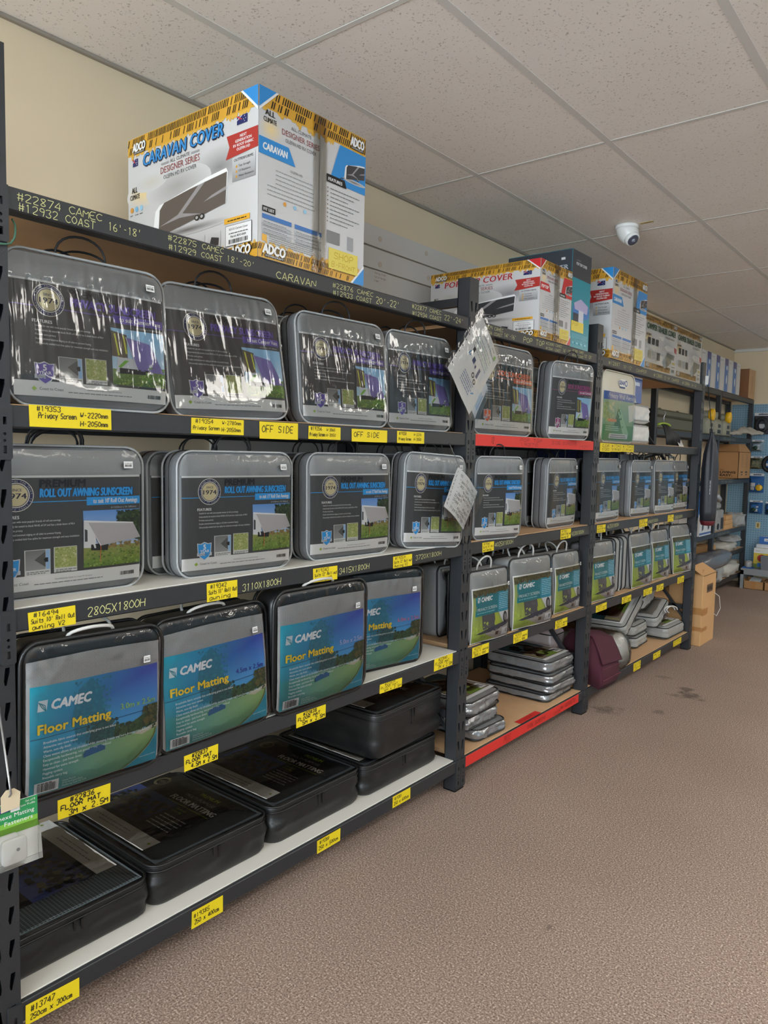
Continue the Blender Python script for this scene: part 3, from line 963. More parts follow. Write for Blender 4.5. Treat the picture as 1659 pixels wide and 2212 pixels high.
# ---- pictures printed on the cards
GRASS = [rgb(112, 142, 52), rgb(134, 158, 66), rgb(92, 122, 44), rgb(150, 168, 84), rgb(84, 104, 42)]
LEAF = [rgb(38, 54, 26), rgb(54, 72, 34), rgb(28, 40, 22), rgb(70, 86, 44)]


def awning_picture(p, u0, v0, u1, v1, kind):
    W, H = u1 - u0, v1 - v0
    P = lambda a, c: (u0 + a * W, v0 + c * H)
    if kind == 'roll':
        p.rect(u0, v0, u1, v1, rgb(206, 218, 228), rgb(96, 146, 208))
        p.up(); p.rect(u0, v0, u1, v0 + .36 * H, rgb(104, 134, 48), rgb(150, 152, 82))
        p.up(); p.poly([P(.60, .74), P(.66, .88), P(.78, .97), P(.95, .98), P(1, .92), P(1, .42), P(.9, .44), P(.86, .66)], rgb(44, 60, 34)); p.up(); p.speck(u0 + .56 * W, v0 + .58 * H, u1, v0 + .99 * H, LEAF, 150, .002, .006, 3)
        p.speck(u0, v0, u1, v0 + .30 * H, GRASS, 160, .0015, .004, 4)
        p.speck(u0 + .3 * W, v0 + .31 * H, u1, v0 + .42 * H, [rgb(150, 120, 70), rgb(120, 104, 60)], 40, .002, .005, 5)
        p.up(); p.poly([P(0, .35), P(.2, .33), P(.2, .74), P(.02, .80), P(0, .80)], rgb(214, 214, 214))
        p.poly([P(.12, .30), P(.4, .28), P(.42, .42), P(.12, .40)], rgb(36, 34, 32))
        p.up(); p.poly([P(.015, .46), P(.06, .46), P(.06, .66), P(.015, .68)], rgb(60, 62, 66))
        p.poly([P(.06, .80), P(.86, .74), P(1, .47), P(.28, .37)], rgb(176, 172, 172))
        p.up(); p.poly([P(.0, .835), P(.85, .76), P(.86, .735), P(.0, .80)], rgb(224, 224, 222))
        p.line(P(.28, .37), P(.27, .08), .0016, rgb(206, 110, 60)); p.line(P(.06, .80), P(.28, .37), .0018, rgb(220, 220, 220))
    else:
        p.rect(u0, v0, u1, v1, rgb(198, 220, 234), rgb(142, 190, 222))
        p.up(); p.rect(u0, v0, u1, v0 + .28 * H, rgb(78, 112, 44), rgb(116, 140, 70))
        p.poly([P(0, .95), P(1, .78), P(1, 1), P(0, 1)], rgb(150, 196, 226))
        p.up(); p.speck(u0, v0, u1, v0 + .24 * H, GRASS, 150, .0015, .004, 4)
        p.speck(u0 + .5 * W, v0 + .1 * H, u1, v0 + .36 * H, [rgb(120, 160, 60), rgb(96, 136, 50)], 60, .003, .007, 9)
        p.poly([P(.06, .22), P(.75, .24), P(.75, .46), P(.1, .5)], rgb(206, 208, 210))
        p.poly([P(0, .5), P(.28, .48), P(.28, .9), P(0, .95)], rgb(96, 84, 66))
        p.up(); p.poly([P(.12, .2), P(.7, .22), P(.7, .30), P(.12, .30)], rgb(24, 24, 26))
        p.line(P(.06, .9), P(.12, .52), .004, rgb(198, 200, 60)); p.line(P(.22, .88), P(.26, .56), .004, rgb(198, 200, 60))
        p.poly([P(.26, .86), P(.70, .78), P(.98, .26), P(.46, .28)], rgb(124, 112, 172))
        p.up(); p.line(P(.26, .86), P(.46, .28), .0015, rgb(222, 222, 226))
        p.poly([P(.15, .3), P(.3, .44), P(.22, .44), P(.10, .32)], rgb(120, 180, 60))
    p.l = 1


def shield(p, cu, cv, s, col, t1='5', t2='YEAR'):
    sh = [(-.5, .45), (-.25, .42), (0, .52), (.25, .42), (.5, .45), (.46, -.1), (.3, -.42), (0, -.62), (-.3, -.42), (-.46, -.1)]
    p.l = 2; p.poly([(cu + a * s * 1.12, cv + c * s * 1.12) for a, c in sh], rgb(206, 208, 212))
    p.up(); p.poly([(cu + a * s, cv + c * s) for a, c in sh], col)
    p.rect(cu - .56 * s, cv - .36 * s, cu + .56 * s, cv - .14 * s, rgb(196, 198, 202))
    p.up(); p.text(t1, cu, cv + .08 * s, .34 * s, WH, bold=.04, al='c'); p.text(t2, cu, cv - .13 * s, .19 * s, WH, bold=.03, al='c', w=.72 * s)
    p.text('WARRANTY', cu, cv - .32 * s, .12 * s, rgb(120, 124, 132), al='c'); p.l = 1


def since_badge(p, cu, cv, R):
    p.l = 2; p.ell(cu, cv, R, R, rgb(206, 202, 190), n=28); p.up(); p.ell(cu, cv, R * .95, R * .95, rgb(34, 38, 82), n=28)
    p.up(); p.ring(cu, cv, R * .70, R * .76, rgb(206, 202, 190), 28); p.ell(cu, cv, R * .66, R * .66, rgb(204, 192, 150), n=24)
    p.up(); p.text('SINCE', cu, cv + R * .24, R * .17, rgb(34, 38, 82), al='c', bold=.01)
    p.text('1974', cu, cv - R * .2, R * .34, rgb(28, 30, 60), al='c', w=R * 1.16, bold=.03)
    for k, s in enumerate('A BRAND YOU CAN TRUST'):
        a = PI * (.95 - .9 * k / 20)
        if s != ' ': p.text(s, cu + R * .80 * math.cos(a), cv + R * .80 * math.sin(a), R * .1, rgb(206, 202, 190), rot=a - PI / 2)
    for k, s in enumerate('COAST TO COAST RV'):
        a = PI * (1.1 + .8 * k / 16)
        if s != ' ': p.text(s, cu + R * .90 * math.cos(a), cv + R * .90 * math.sin(a), R * .1, rgb(206, 202, 190), rot=a + PI / 2)
    p.l = 1


SUNW, SUNH = .385, .34
sun_warp = bulge_fn(SUNW, SUNH, .012, 0)


def sun_card(title, col, dcol, banner, kind, sz='(H 2250mm x W 1800mm)', col2=None):
    W, H = .364, .250; L = -W / 2; T = .270
    p = Pr(lambda u, v: sun_warp(u, v) + .0015)
    U = lambda f: L + f * W
    V = lambda f: T - f * H
    p.rect(L, V(1), -L, T, rgb(66, 65, 64)); p.up()
    p.rect(L, V(1), -L, V(.868), rgb(216, 215, 212)); p.rect(L, T - .001, -L, T + .004, rgb(204, 204, 202))
    p.rect(L, V(.222), -L, V(.215), col); p.rect(U(.64), V(.265), -L, V(.19), col)
    since_badge(p, U(.225), V(.155), .036)
    p.l = 2
    p.text('PREMIUM', U(.355), V(.088), .0172, rgb(15, 15, 16), w=.28 * W, bold=.05, shear=.05)
    p.text(title, U(.352), V(.176), .0195, dcol, w=.60 * W, bold=.075, shear=.1); p.up()
    p.text(title, U(.355), V(.176), .0192, col2 or col, w=.59 * W, bold=.04, shear=.1)
    p.text(banner, U(.98), V(.247), .0115, WH, al='r', w=.30 * W, bold=.02)
    p.text(sz, U(.97), V(.30), .0042, rgb(190, 190, 188), al='r')
    p.text('FEATURES', U(.12), V(.36), .0072, WH, bold=.03)
    for k, t in enumerate(['Suitable for use with most popular brands of roll out awnings', 'Independently lab tested to block 90.4% of UV and has a shade factor of 90.4',
                           'Provides extra privacy', 'Double stitched hemmed edging on all sides to prevent fraying', 'Ultrasonically welded kick free spline for maximum strength and easy installation']):
        p.text(t, U(.135), V(.395 + .038 * k), .0046, rgb(222, 222, 220), w=W * .0056 * len(t))
    p.l = 1
    for (a, c, d, e) in ((.265, .64, .415, .87), (.435, .63, .575, .86)):
        p.l = 2; p.rect(U(a), V(e), U(c if False else d), V(c), rgb(210, 210, 206))
    p.up()
    p.rect(U(.27), V(.82), U(.385), V(.645), rgb(150, 150, 148), rgb(120, 120, 118)); p.rect(U(.388), V(.82), U(.412), V(.645), rgb(150, 184, 220))
    p.rect(U(.44), V(.82), U(.572), V(.635), rgb(160, 168, 96)); p.up()
    p.poly([(U(.32), V(.73)), (U(.385), V(.66)), (U(.385), V(.80))], rgb(86, 84, 80)); p.rect(U(.372), V(.755), U(.4), V(.715), BK)
    p.speck(U(.44), V(.82), U(.572), V(.635), [rgb(186, 190, 120), rgb(134, 150, 70), rgb(200, 196, 150)], 90, .001, .003, 8)
    for a, c in ((.275, .41), (.445, .57)):
        p.words(U(a), V(.842), (c - a) * W, .003, rgb(120, 120, 118), 3); p.words(U(a), V(.857), (c - a) * W * .8, .003, rgb(120, 120, 118), 4)
    p.l = 1
    shield(p, U(.18), V(.79), .040, col)
    p.l = 2; awning_picture(p, U(.615), V(.845), U(1.0), V(.315), kind)
    p.l = 2
    p.poly([(U(.10), V(.935)), (U(.115), V(.915)), (U(.13), V(.935)), (U(.115), V(.955))], rgb(150, 180, 60)); p.text('Coast to Coast', U(.145), V(.945), .0062, rgb(70, 70, 70))
    p.text('Distributed by Coast to Coast RV Services', U(.44), V(.925), .0035, rgb(90, 90, 90)); p.words(U(.32), V(.955), .42 * W, .003, rgb(120, 120, 120), 5)
    p.bars(U(.86), V(.955), .1 * W, .009, BK, 3)
    return p.mesh('insert_card', M_PRINT)


P_PURP = rgb(104, 84, 168); P_BLUE = rgb(44, 152, 220); P_ORNG = rgb(222, 104, 52); P_MAG = rgb(158, 66, 120)
DK = rgb(20, 24, 40)
CARDS = {
    'p1': lambda: sun_card('PRIVACY SUNSCREEN', P_PURP, rgb(40, 32, 84), 'to suit Camper Vans', 'priv'),
    'p2': lambda: sun_card('PRIVACY SUNSCREEN', P_PURP, rgb(40, 32, 84), 'to suit Bigger Vans', 'priv'),
    'or': lambda: sun_card('SIDE SUNSCREEN', P_ORNG, rgb(90, 40, 16), 'to suit Caravans', 'priv'),
    'mg': lambda: sun_card('SIDE SUNSCREEN', P_MAG, rgb(70, 26, 56), 'to suit Caravans', 'priv'),
}
for _n in range(10, 19):
    CARDS['r%d' % _n] = (lambda n: lambda: sun_card('ROLL OUT AWNING SUNSCREEN', P_BLUE, rgb(12, 40, 90), "to suit %d' Roll Out Awnings" % n, 'roll'))(_n)
CMESH = {}


def card(k, table=None):
    if k not in CMESH: CMESH[k] = (table or CARDS)[k]()
    return CMESH[k]


def drape(u, v):
    """folds hanging from the seam of the clear pocket"""
    d = .272 - v
    if d < 0: return .0015 * mnoise.noise((u * 60, v * 20, 3))
    n = mnoise.noise((u * 55 + v * 9, v * 3, 1.7)) + .55 * mnoise.noise((u * 120 + 4, v * 4, 5.1))
    k = math.exp(-d / (.05 + .07 * (mnoise.noise((u * 6, 2.2, 9)) + .4)))
    return .0075 * n * k + .0016 * mnoise.noise((u * 7, v * 6, 4.4)) + .0003 * mnoise.noise((u * 30 + v * 22, v * 14, 8.0))


def soft(u, v):
    n = mnoise.noise((u * 46, v * 6, 2.7)); k = math.exp(-max(0, .27 - v) / .03) if v < .27 else 1
    e = math.exp(-(SUNW / 2 - abs(u)) / .03) + math.exp(-(SUNH - v) / .03)
    return .0012 * mnoise.noise((u * 9, v * 8, 1.1)) + .0016 * n * k + .0018 * e * mnoise.noise((u * 50, v * 50, 6))


def sun_parts():
    d = {}
    d['body'] = pillow(SUNW, SUNH, .07, .045, .012, 0).mesh('case_body', M_SIDE, True)
    p = MB()
    # folded grey shade cloth showing above the card
    f = sun_warp; nx, nz = 18, 6; V = []; F = []
    for j in range(nz + 1):
        for i in range(nx + 1):
            v = .2745 + .056 * j / nz; half = SUNW / 2 * .965
            dv = max(0, v - (SUNH - .045)); half -= (.045 - math.sqrt(max(0, .045 ** 2 - dv ** 2)))
            u = -half + 2 * half * i / nx
            V.append((u, -f(u, v) - .0012 - .002 * math.sin(j / nz * PI) - .0015 * mnoise.noise((u * 30, v * 60, 2)), v))
    for j in range(nz):
        for i in range(nx): a = j * (nx + 1) + i; F.append((a, a + 1, a + nx + 2, a + nx + 1))
    p.add(V, F); d['cloth'] = p.mesh('folded_cloth', M_SILVER, True)
    d['film'] = film_grid(SUNW, SUNH, .045, .012, .0075, 40, 30, soft, 0).mesh('clear_cover', M_FILM, True)
    d['filmd'] = film_grid(SUNW, SUNH, .045, .012, .0115, 150, 70, drape, 0).mesh('clear_cover', M_FILMD, True)
    d['pip'] = loop_tube(SUNW, SUNH, .045, -.001, .0034).mesh('piping', M_TRIM_S, True)
    d['pip2'] = loop_tube(SUNW, SUNH, .045, .071, .0034).mesh('piping', M_TRIM_S, True)
    d['pip3'] = loop_tube(SUNW * 1.004, SUNH * 1.002, .045, .034, .0028).mesh('zip', M_TRIM_B, True)
    d['h1'] = arch(-.07, .05, SUNH - .004, .055, .012, -.012, .0028).mesh('handle', M_CORD_B, True)
    d['h2'] = arch(-.05, .075, SUNH - .004, .050, .055, .02, .0028, lean=.02).mesh('handle', M_CORD_B, True)
    p = Pr(lambda u, v: sun_warp(u, v) + .0138); p.rect(.135, .290, .158, .306, rgb(228, 228, 226)); p.up(); p.words(.137, .301, .019, .002, rgb(90, 90, 90), 1); p.bars(.137, .293, .018, .006)
    d['stick'] = p.mesh('price_sticker', M_PRINT)
    return d


SUN = sun_parts()


def place(o, x, y, z, w, yaw=0, lean=0, roll=0, sx=1, sz=1, sy=1):
    """front bottom-left corner at (x, y, z); o's origin is its front bottom centre"""
    e = Vector((-math.sin(yaw), math.cos(yaw), 0))
    c = Vector((x, y, z)) + e * (w / 2)
    o.location = c; o.rotation_euler = (-lean, -roll, PI / 2 + yaw); o.scale = (sx, sy, sz)


def sun_bag(ck, label, x, y, z, w=SUNW, h=SUNH, yaw=0, lean=0, roll=0, drapef=False, sticker=True, group='sunscreens in silver cases', handles=True, t=1.0):
    r = thing('sunscreen_bag', label, 'bag', group=group)
    place(r, x, y, z, w, yaw, lean, roll, w / SUNW, h / SUNH, t)
    link('case_body', SUN['body'], r); link('folded_cloth', SUN['cloth'], r)
    if ck: link('insert_card', card(ck), r)
    link('clear_cover', SUN['filmd' if drapef else 'film'], r)
    link('piping', SUN['pip'], r); link('piping', SUN['pip2'], r); link('zip', SUN['pip3'], r)
    if handles: link('handle', SUN['h1'], r); link('handle', SUN['h2'], r)
    if sticker: link('price_sticker', SUN['stick'], r)
    return r


zb, zc, zd, ze = (ZL[k] + .0028 for k in 'BCDE')
# ---- row B
sun_bag('p1', 'purple privacy sunscreen bag standing against the slotted end post', -.025, .704, zb, .375, .335, -.07, .10, drapef=True)
sun_bag('p1', 'purple privacy sunscreen bag leaning back, second from the slotted end post', -.022, 1.103, zb, .388, .345, -.03, .165, .03, drapef=True)
sun_bag('p2', 'purple privacy sunscreen bag between the two OFF SIDE labels', -.03, 1.5555, zb, .386, .338, -.069, .106, drapef=True)
sun_bag('p2', 'narrow purple privacy sunscreen bag next to the hanging instruction sheet', -.03, 1.964, zb, .345, .336, -.092, .05, drapef=True)
sun_bag('or', 'orange side sunscreen bag with crinkled clear cover on the red-taped shelf', -.022, 2.494, zb, .445, .365, -.05, .02, drapef=True)
sun_bag('mg', 'magenta side sunscreen bag on the red-taped shelf', -.03, 3.14, zb, .315, .355, -.22, -.05, drapef=False)
# further cases standing behind those at the front
bk = 'sunscreen cases standing behind the front ones'
for (x, y, z, w_, h_, yw, ln, lab) in (
        (-.19, .74, zb, .36, .335, 0, .05, 'spare silver case behind the purple bag against the end post'),
        (-.20, 1.16, zb, .36, .34, 0, .06, 'spare silver case behind the purple bag that leans back'),
        (-.155, 1.515, zb, .38, .335, -.02, .09, 'spare silver case behind the purple bag between OFF SIDE labels'),
        (-.165, 1.99, zb, .34, .33, 0, .06, 'spare silver case behind the narrow purple bag'),
        (-.135, 2.60, zb, .385, .355, 0, .03, 'second silver case in the orange sunscreen row'),
        (-.24, 2.65, zb, .385, .35, 0, .03, 'third silver case in the orange sunscreen row'),
        (-.19, 3.17, zb, .36, .35, 0, .03, 'silver case behind the magenta sunscreen bag')):
    sun_bag('p2' if y < 2.4 else 'or', lab, x, y, z, w_, h_, yw, ln, sticker=False, group=bk)
# ---- row C
sun_bag('r10', "blue-titled awning sunscreen bag to suit 10' awnings, part hidden by the end post", -.088, .640, zc, .412, .345, -.03, .0)
sun_bag('r11', "blue-titled awning sunscreen bag to suit 11' awnings", -.07, 1.1515, zc, .3875, .339, -.068, .008)
sun_bag('r12', "blue-titled awning sunscreen bag to suit 12' awnings", -.07, 1.631, zc, .376, .3406, -.075, .02)
sun_bag('r13', "blue-titled awning sunscreen bag to suit 13' awnings, twisted beside the post", -.05, 2.085, zc, .30, .345, -.22, .02, -.05)
sun_bag('r14', "blue-titled awning sunscreen bag to suit 14' awnings", -.03, 2.530, zc, .285, .3394, -.22, -.02)
sun_bag('r15', "blue-titled awning sunscreen bag to suit 15' awnings", -.06, 3.226, zc, .334, .3365, .02, -.01)
sun_bag('r16', "blue-titled awning sunscreen bag to suit 16' awnings", -.035, 3.738, zc, .38, .341, .05, .018)
sun_bag('r17', "blue-titled awning sunscreen bag to suit 17' awnings", -.05, 4.274, zc, .31, .334, -.02, 0)
sun_bag('r18', "blue-titled awning sunscreen bag to suit 18' awnings", -.05, 4.684, zc, .30, .337, -.08, .03)
sun_bag('r18', "blue-titled awning sunscreen bag against the post with the hanging sleeve", -.06, 5.045, zc, .335, .335, .0, .036)
for (x, y, w_, h_, yw, ln, lab) in (
        (-.20, .72, .38, .34, 0, .02, "spare silver case behind the 10' awning bag"), (-.17, 1.13, .385, .335, 0, .02, "spare silver case behind the 11' awning bag"),
        (-.18, 1.59, .37, .338, -.02, .02, "spare silver case behind the 12' awning bag"), (-.19, 2.03, .36, .34, -.1, .02, "spare silver case behind the 13' awning bag"),
        (-.135, 2.64, .34, .337, 0, .01, "second silver case in the 14' awning row"), (-.23, 2.735, .34, .337, 0, .01, "third silver case in the 14' awning row"),
        (-.325, 2.83, .34, .337, 0, .01, "fourth silver case in the 14' awning row"), (-.175, 3.24, .33, .335, 0, .02, "spare silver case behind the 15' awning bag"),
        (-.165, 3.80, .37, .338, 0, .02, "spare silver case behind the 16' awning bag"), (-.165, 4.21, .33, .33, 0, .02, "spare silver case behind the 17' awning bag"),
        (-.165, 4.66, .32, .33, 0, .02, "spare silver case behind the 18' awning bag"), (-.18, 5.03, .32, .33, 0, .02, "spare silver case beside the far post of the awning row")):
    sun_bag('r12', lab, x, y, zc, w_, h_, yw, ln, sticker=False, group=bk)

# ---- row D: floor matting in clear bags with black trim
MW, MH = .385, .345
mat_warp = bulge_fn(MW, MH, .016, 5, .003)
TEAL = rgb(18, 140, 160)


def camec_logo(p, u, v, s, w):
    p.poly([(u, v), (u + s * .92, v), (u + s * 1.05, v + s), (u + s * .13, v + s)], rgb(216, 226, 230)); p.up()
    for k in range(3):
        a = .25 + .2 * k
        p.line((u + s * (.12 + .1 * k), v + s * (.88 - .06 * k)), (u + s * (.42 + .16 * k), v + s * (.40 + .06 * k)), s * .07, TEAL)
        p.line((u + s * (.42 + .16 * k), v + s * (.40 + .06 * k)), (u + s * (.80 + .03 * k), v + s * .02), s * .07, TEAL)
    p.text('CAMEC', u + s * 1.35, v + s * .06, s * .9, rgb(236, 240, 242), w=w, bold=.05, shear=.22)


def mat_card(size, scol):
    W, H = .345, .240; L = -W / 2; T = .252
    p = Pr(lambda u, v: mat_warp(u, v) + .004)
    U = lambda f: L + f * W
    V = lambda f: T - f * H
    c = {(0, 0): rgb(16, 170, 196), (1, 0): rgb(48, 66, 176), (0, .5): rgb(14, 152, 184), (1, .5): rgb(84, 172, 238), (0, .62): rgb(22, 134, 152), (1, .62): rgb(160, 204, 236)}
    p.quad4((L, V(.5)), (-L, V(.5)), (-L, T), (L, T), (c[0, .5], c[1, .5], c[1, 0], c[0, 0]))
    p.quad4((L, V(.66)), (-L, V(.66)), (-L, V(.5)), (L, V(.5)), (c[0, .62], c[1, .62], c[1, .5], c[0, .5]))
    p.quad4((L, V(1)), (-L, V(1)), (-L, V(.66)), (L, V(.66)), (rgb(20, 134, 150), rgb(92, 140, 76), rgb(156, 184, 112), rgb(24, 140, 146)))
    p.up()
    tc = [rgb(22, 122, 150), rgb(26, 132, 158), rgb(20, 112, 142)]
    p.poly([(U(.33), V(.6)), (U(.30), V(.3)), (U(.34), V(.1)), (U(.44), V(.01)), (U(.52), V(.12)), (U(.55), V(.35)), (U(.6), V(.5)), (U(.63), V(.64))], rgb(22, 118, 146)); p.up(); p.speck(U(.30), V(.62), U(.60), V(.02), tc, 240, .002, .006, 11)
    p.poly([(U(.62), V(.64)), (U(.64), V(.57)), (U(.72), V(.55)), (U(.8), V(.53)), (U(.88), V(.48)), (U(1), V(.40)), (U(1), V(.62))], rgb(52, 82, 54)); p.up()
    p.poly([(U(.42), V(.66)), (U(.44), V(.52)), (U(.52), V(.42)), (U(.60), V(.46)), (U(.64), V(.64))], rgb(26, 84, 92)); p.up(); p.speck(U(.40), V(.66), U(.66), V(.44), [rgb(28, 84, 88), rgb(24, 74, 80), rgb(36, 98, 96)], 120, .002, .006, 12)
    p.speck(U(.62), V(.66), U(.99), V(.52), [rgb(44, 78, 48), rgb(60, 92, 56), rgb(34, 60, 42)], 170, .003, .008, 13)
    p.speck(U(.86), V(.6), U(1), V(.40), [rgb(70, 82, 42), rgb(96, 92, 48), rgb(50, 62, 36)], 70, .003, .009, 14)
    p.poly([(U(.78), V(.66)), (U(1), V(.61)), (U(1), V(.645)), (U(.86), V(.69))], rgb(196, 190, 172))
    p.up(); p.poly([(U(.38), V(.72)), (U(.41), V(.685)), (U(.52), V(.675)), (U(.55), V(.695)), (U(.55), V(.735)), (U(.38), V(.76))], rgb(24, 92, 140))
    # corner sweep
    arc = [(U(1), V(.62)), (U(.98), V(.72)), (U(.92), V(.82)), (U(.83), V(.91)), (U(.70), V(1))]
    p.poly(arc + [(U(1), V(1))], rgb(20, 150, 178)); p.up()
    for k in range(4): p.line(arc[k], arc[k + 1], .0016, rgb(190, 170, 90))
    p.line((U(0), V(.475)), (U(1), V(.445)), .0012, rgb(20, 40, 70))
    p.l = 3
    camec_logo(p, U(.045), V(.23), .024, .105)
    p.l = 4
    p.text('Floor Matting', U(.043), V(.432), .0215, rgb(60, 70, 40), w=.55 * W, bold=.03); p.up(); p.text('Floor Matting', U(.045), V(.435), .0215, rgb(250, 214, 50), w=.55 * W, bold=.035)
    p.text(size, U(.97), V(.385), .0145, scol, al='r', w=.30 * W, bold=.02)
    for k, t in enumerate(['Breathable fabric ensures that underlying grass is not killed', 'Attractive two tone weave', 'Warm, non-slip finish', 'Close weave allows air to circulate whilst stopping insects and burrs from coming through',
                           'Exceptionally hardwearing, rot proof and UV stabilised', 'Easy to clean - just hose down', 'Hemmed for extra strength', 'Pegging eyelets', 'Reusable carry bag']):
        p.text(t, U(.085), V(.53 + .041 * k), .0058, rgb(222, 236, 236), bold=.014)
    p.text('www.camec.com.au', U(.985), V(.93), .0045, rgb(210, 230, 234), al='r')
    p.rect(U(.03), V(.985), U(.2), V(.885), rgb(224, 226, 226)); p.up(); p.bars(U(.05), V(.975), .13 * W, .017, BK, 5); p.words(U(.05), V(.902), .1 * W, .003, BK, 3)
    for k, t in enumerate(['Camec Pty Ltd', '47-63 Remington Drive', 'Dandenong South VIC 3175']): p.text(t, U(.225), V(.925 + .024 * k), .004, rgb(206, 226, 226))
    return p.mesh('insert_card', M_PRINT)


def crinkle(amp, f1, seed):
    def f(u, v):
        e = min(1.0, .06 + math.exp(-(MH - v) / .045) + .7 * math.exp(-(MW / 2 - abs(u)) / .025) + .7 * math.exp(-v / .02))
        return amp * e * (mnoise.noise((u * f1, v * f1 * .8, seed)) + .5 * mnoise.noise((u * f1 * 2.3, v * f1 * 1.9, seed + 3)))
    return f


def grid_panel(w, z0, z1, y, fn, nx=16, nz=12, top=0.0):
    b = MB(); V = []; F = []
    for j in range(nz + 1):
        for i in range(nx + 1):
            u = -w / 2 + w * i / nx; v = z0 + (z1 - z0) * j / nz
            v2 = v + (top * math.sin(PI * i / nx) * (j / nz))
            V.append((u, y - fn(u, v2), v2))
    for j in range(nz):
        for i in range(nx): a = j * (nx + 1) + i; F.append((a, a + 1, a + nx + 2, a + nx + 1))
    b.add(V, F); return b


def mat_parts():
    d = {}
    b = pillow(MW * .97, MH * .97, .075, .03, .006, 5)
    d['gus'] = pillow(MW, MH, .085, .045, .004, 5, .004).mesh('case_body', M_TRIM_B, True)
    d['mat'] = grid_panel(MW * .935, .010, MH * .885, -.001, lambda u, v: mat_warp(u, v) + .001 + .0012 * mnoise.noise((u * 20, v * 90, 1)), 18, 30, .006).mesh('folded_matting', M_KNIT, True)
    d['film'] = film_grid(MW, MH, .045, .016, .0115, 80, 70, crinkle(.0042, 34, 2), 5).mesh('clear_cover', M_FILMM, True)
    d['pip'] = loop_tube(MW, MH, .045, -.003, .0055).mesh('black_piping', M_TRIM_B, True)
    d['pip2'] = loop_tube(MW, MH, .045, .085, .005).mesh('black_piping', M_TRIM_B, True)
    d['h1'] = arch(-.07, .055, MH - .004, .022, .015, -.02, .0042).mesh('handle', M_CORD_W, True)
    d['h2'] = arch(-.05, .08, MH - .004, .030, .06, .03, .0042).mesh('handle', M_CORD_W, True)
    p = Pr(lambda u, v: mat_warp(u, v) + .016); p.rect(.120, .262, .140, .278, rgb(230, 230, 228)); p.up(); p.words(.122, .273, .016, .002, rgb(80, 80, 80), 1); p.bars(.122, .265, .016, .006)
    d['stick'] = p.mesh('price_sticker', M_PRINT)
    return d


MAT = mat_parts()
for k, (s, c) in {'m3': ('3.0m x 2.5m', rgb(156, 206, 110)), 'm45': ('4.5m x 2.5m', rgb(22, 52, 150)), 'm5': ('5.0m x 2.5m', rgb(190, 196, 232)), 'm6': ('6.0m x 2.5m', rgb(214, 130, 160)), 'm7': ('7.0m x 2.5m', rgb(220, 220, 120))}.items():
    CARDS[k] = (lambda s, c: lambda: mat_card(s, c))(s, c)


def mat_bag(ck, label, x, y, z, w, h, yaw=0, lean=0, roll=0, handles=True):
    r = thing('matting_bag', label, 'bag', group='bags of floor matting')
    place(r, x, y, z, w, yaw, lean, roll, w / MW, h / MH)
    link('case_body', MAT['gus'], r); link('folded_matting', MAT['mat'], r)
    if ck: link('insert_card', card(ck), r)
    link('clear_cover', MAT['film'], r); link('black_piping', MAT['pip'], r); link('black_piping', MAT['pip2'], r)
    if handles: link('handle', MAT['h1'], r); link('handle', MAT['h2'], r)
    link('price_sticker', MAT['stick'], r)
    return r


mat_bag('m3', 'clear bag of grey floor matting with green 3.0m size print', -.002, .700, zd - .004, .346, .348, -.02, .0, -.02)
mat_bag('m45', 'clear bag of grey floor matting with navy 4.5m size print', -.006, 1.049, zd - .004, .374, .346, .0, .06, .02)
mat_bag('m5', 'clear bag of grey floor matting with lilac 5.0m size print', -.002, 1.428, zd - .004, .405, .368, -.01, -.005)
mat_bag('m6', 'clear bag of grey floor matting with pink 6.0m size print', -.112, 1.822, zd, .395, .36, -.18, -.01)
mat_bag(None, 'clear bag of grey floor matting without a card, beside the slotted post', -.24, 2.035, zd, .372, .372, 0, .02)

# ---- privacy screens in grey bags (row D, bays two and three)
SW, SH = .30, .31
scr_warp = bulge_fn(SW, SH, .022, 9, .006)


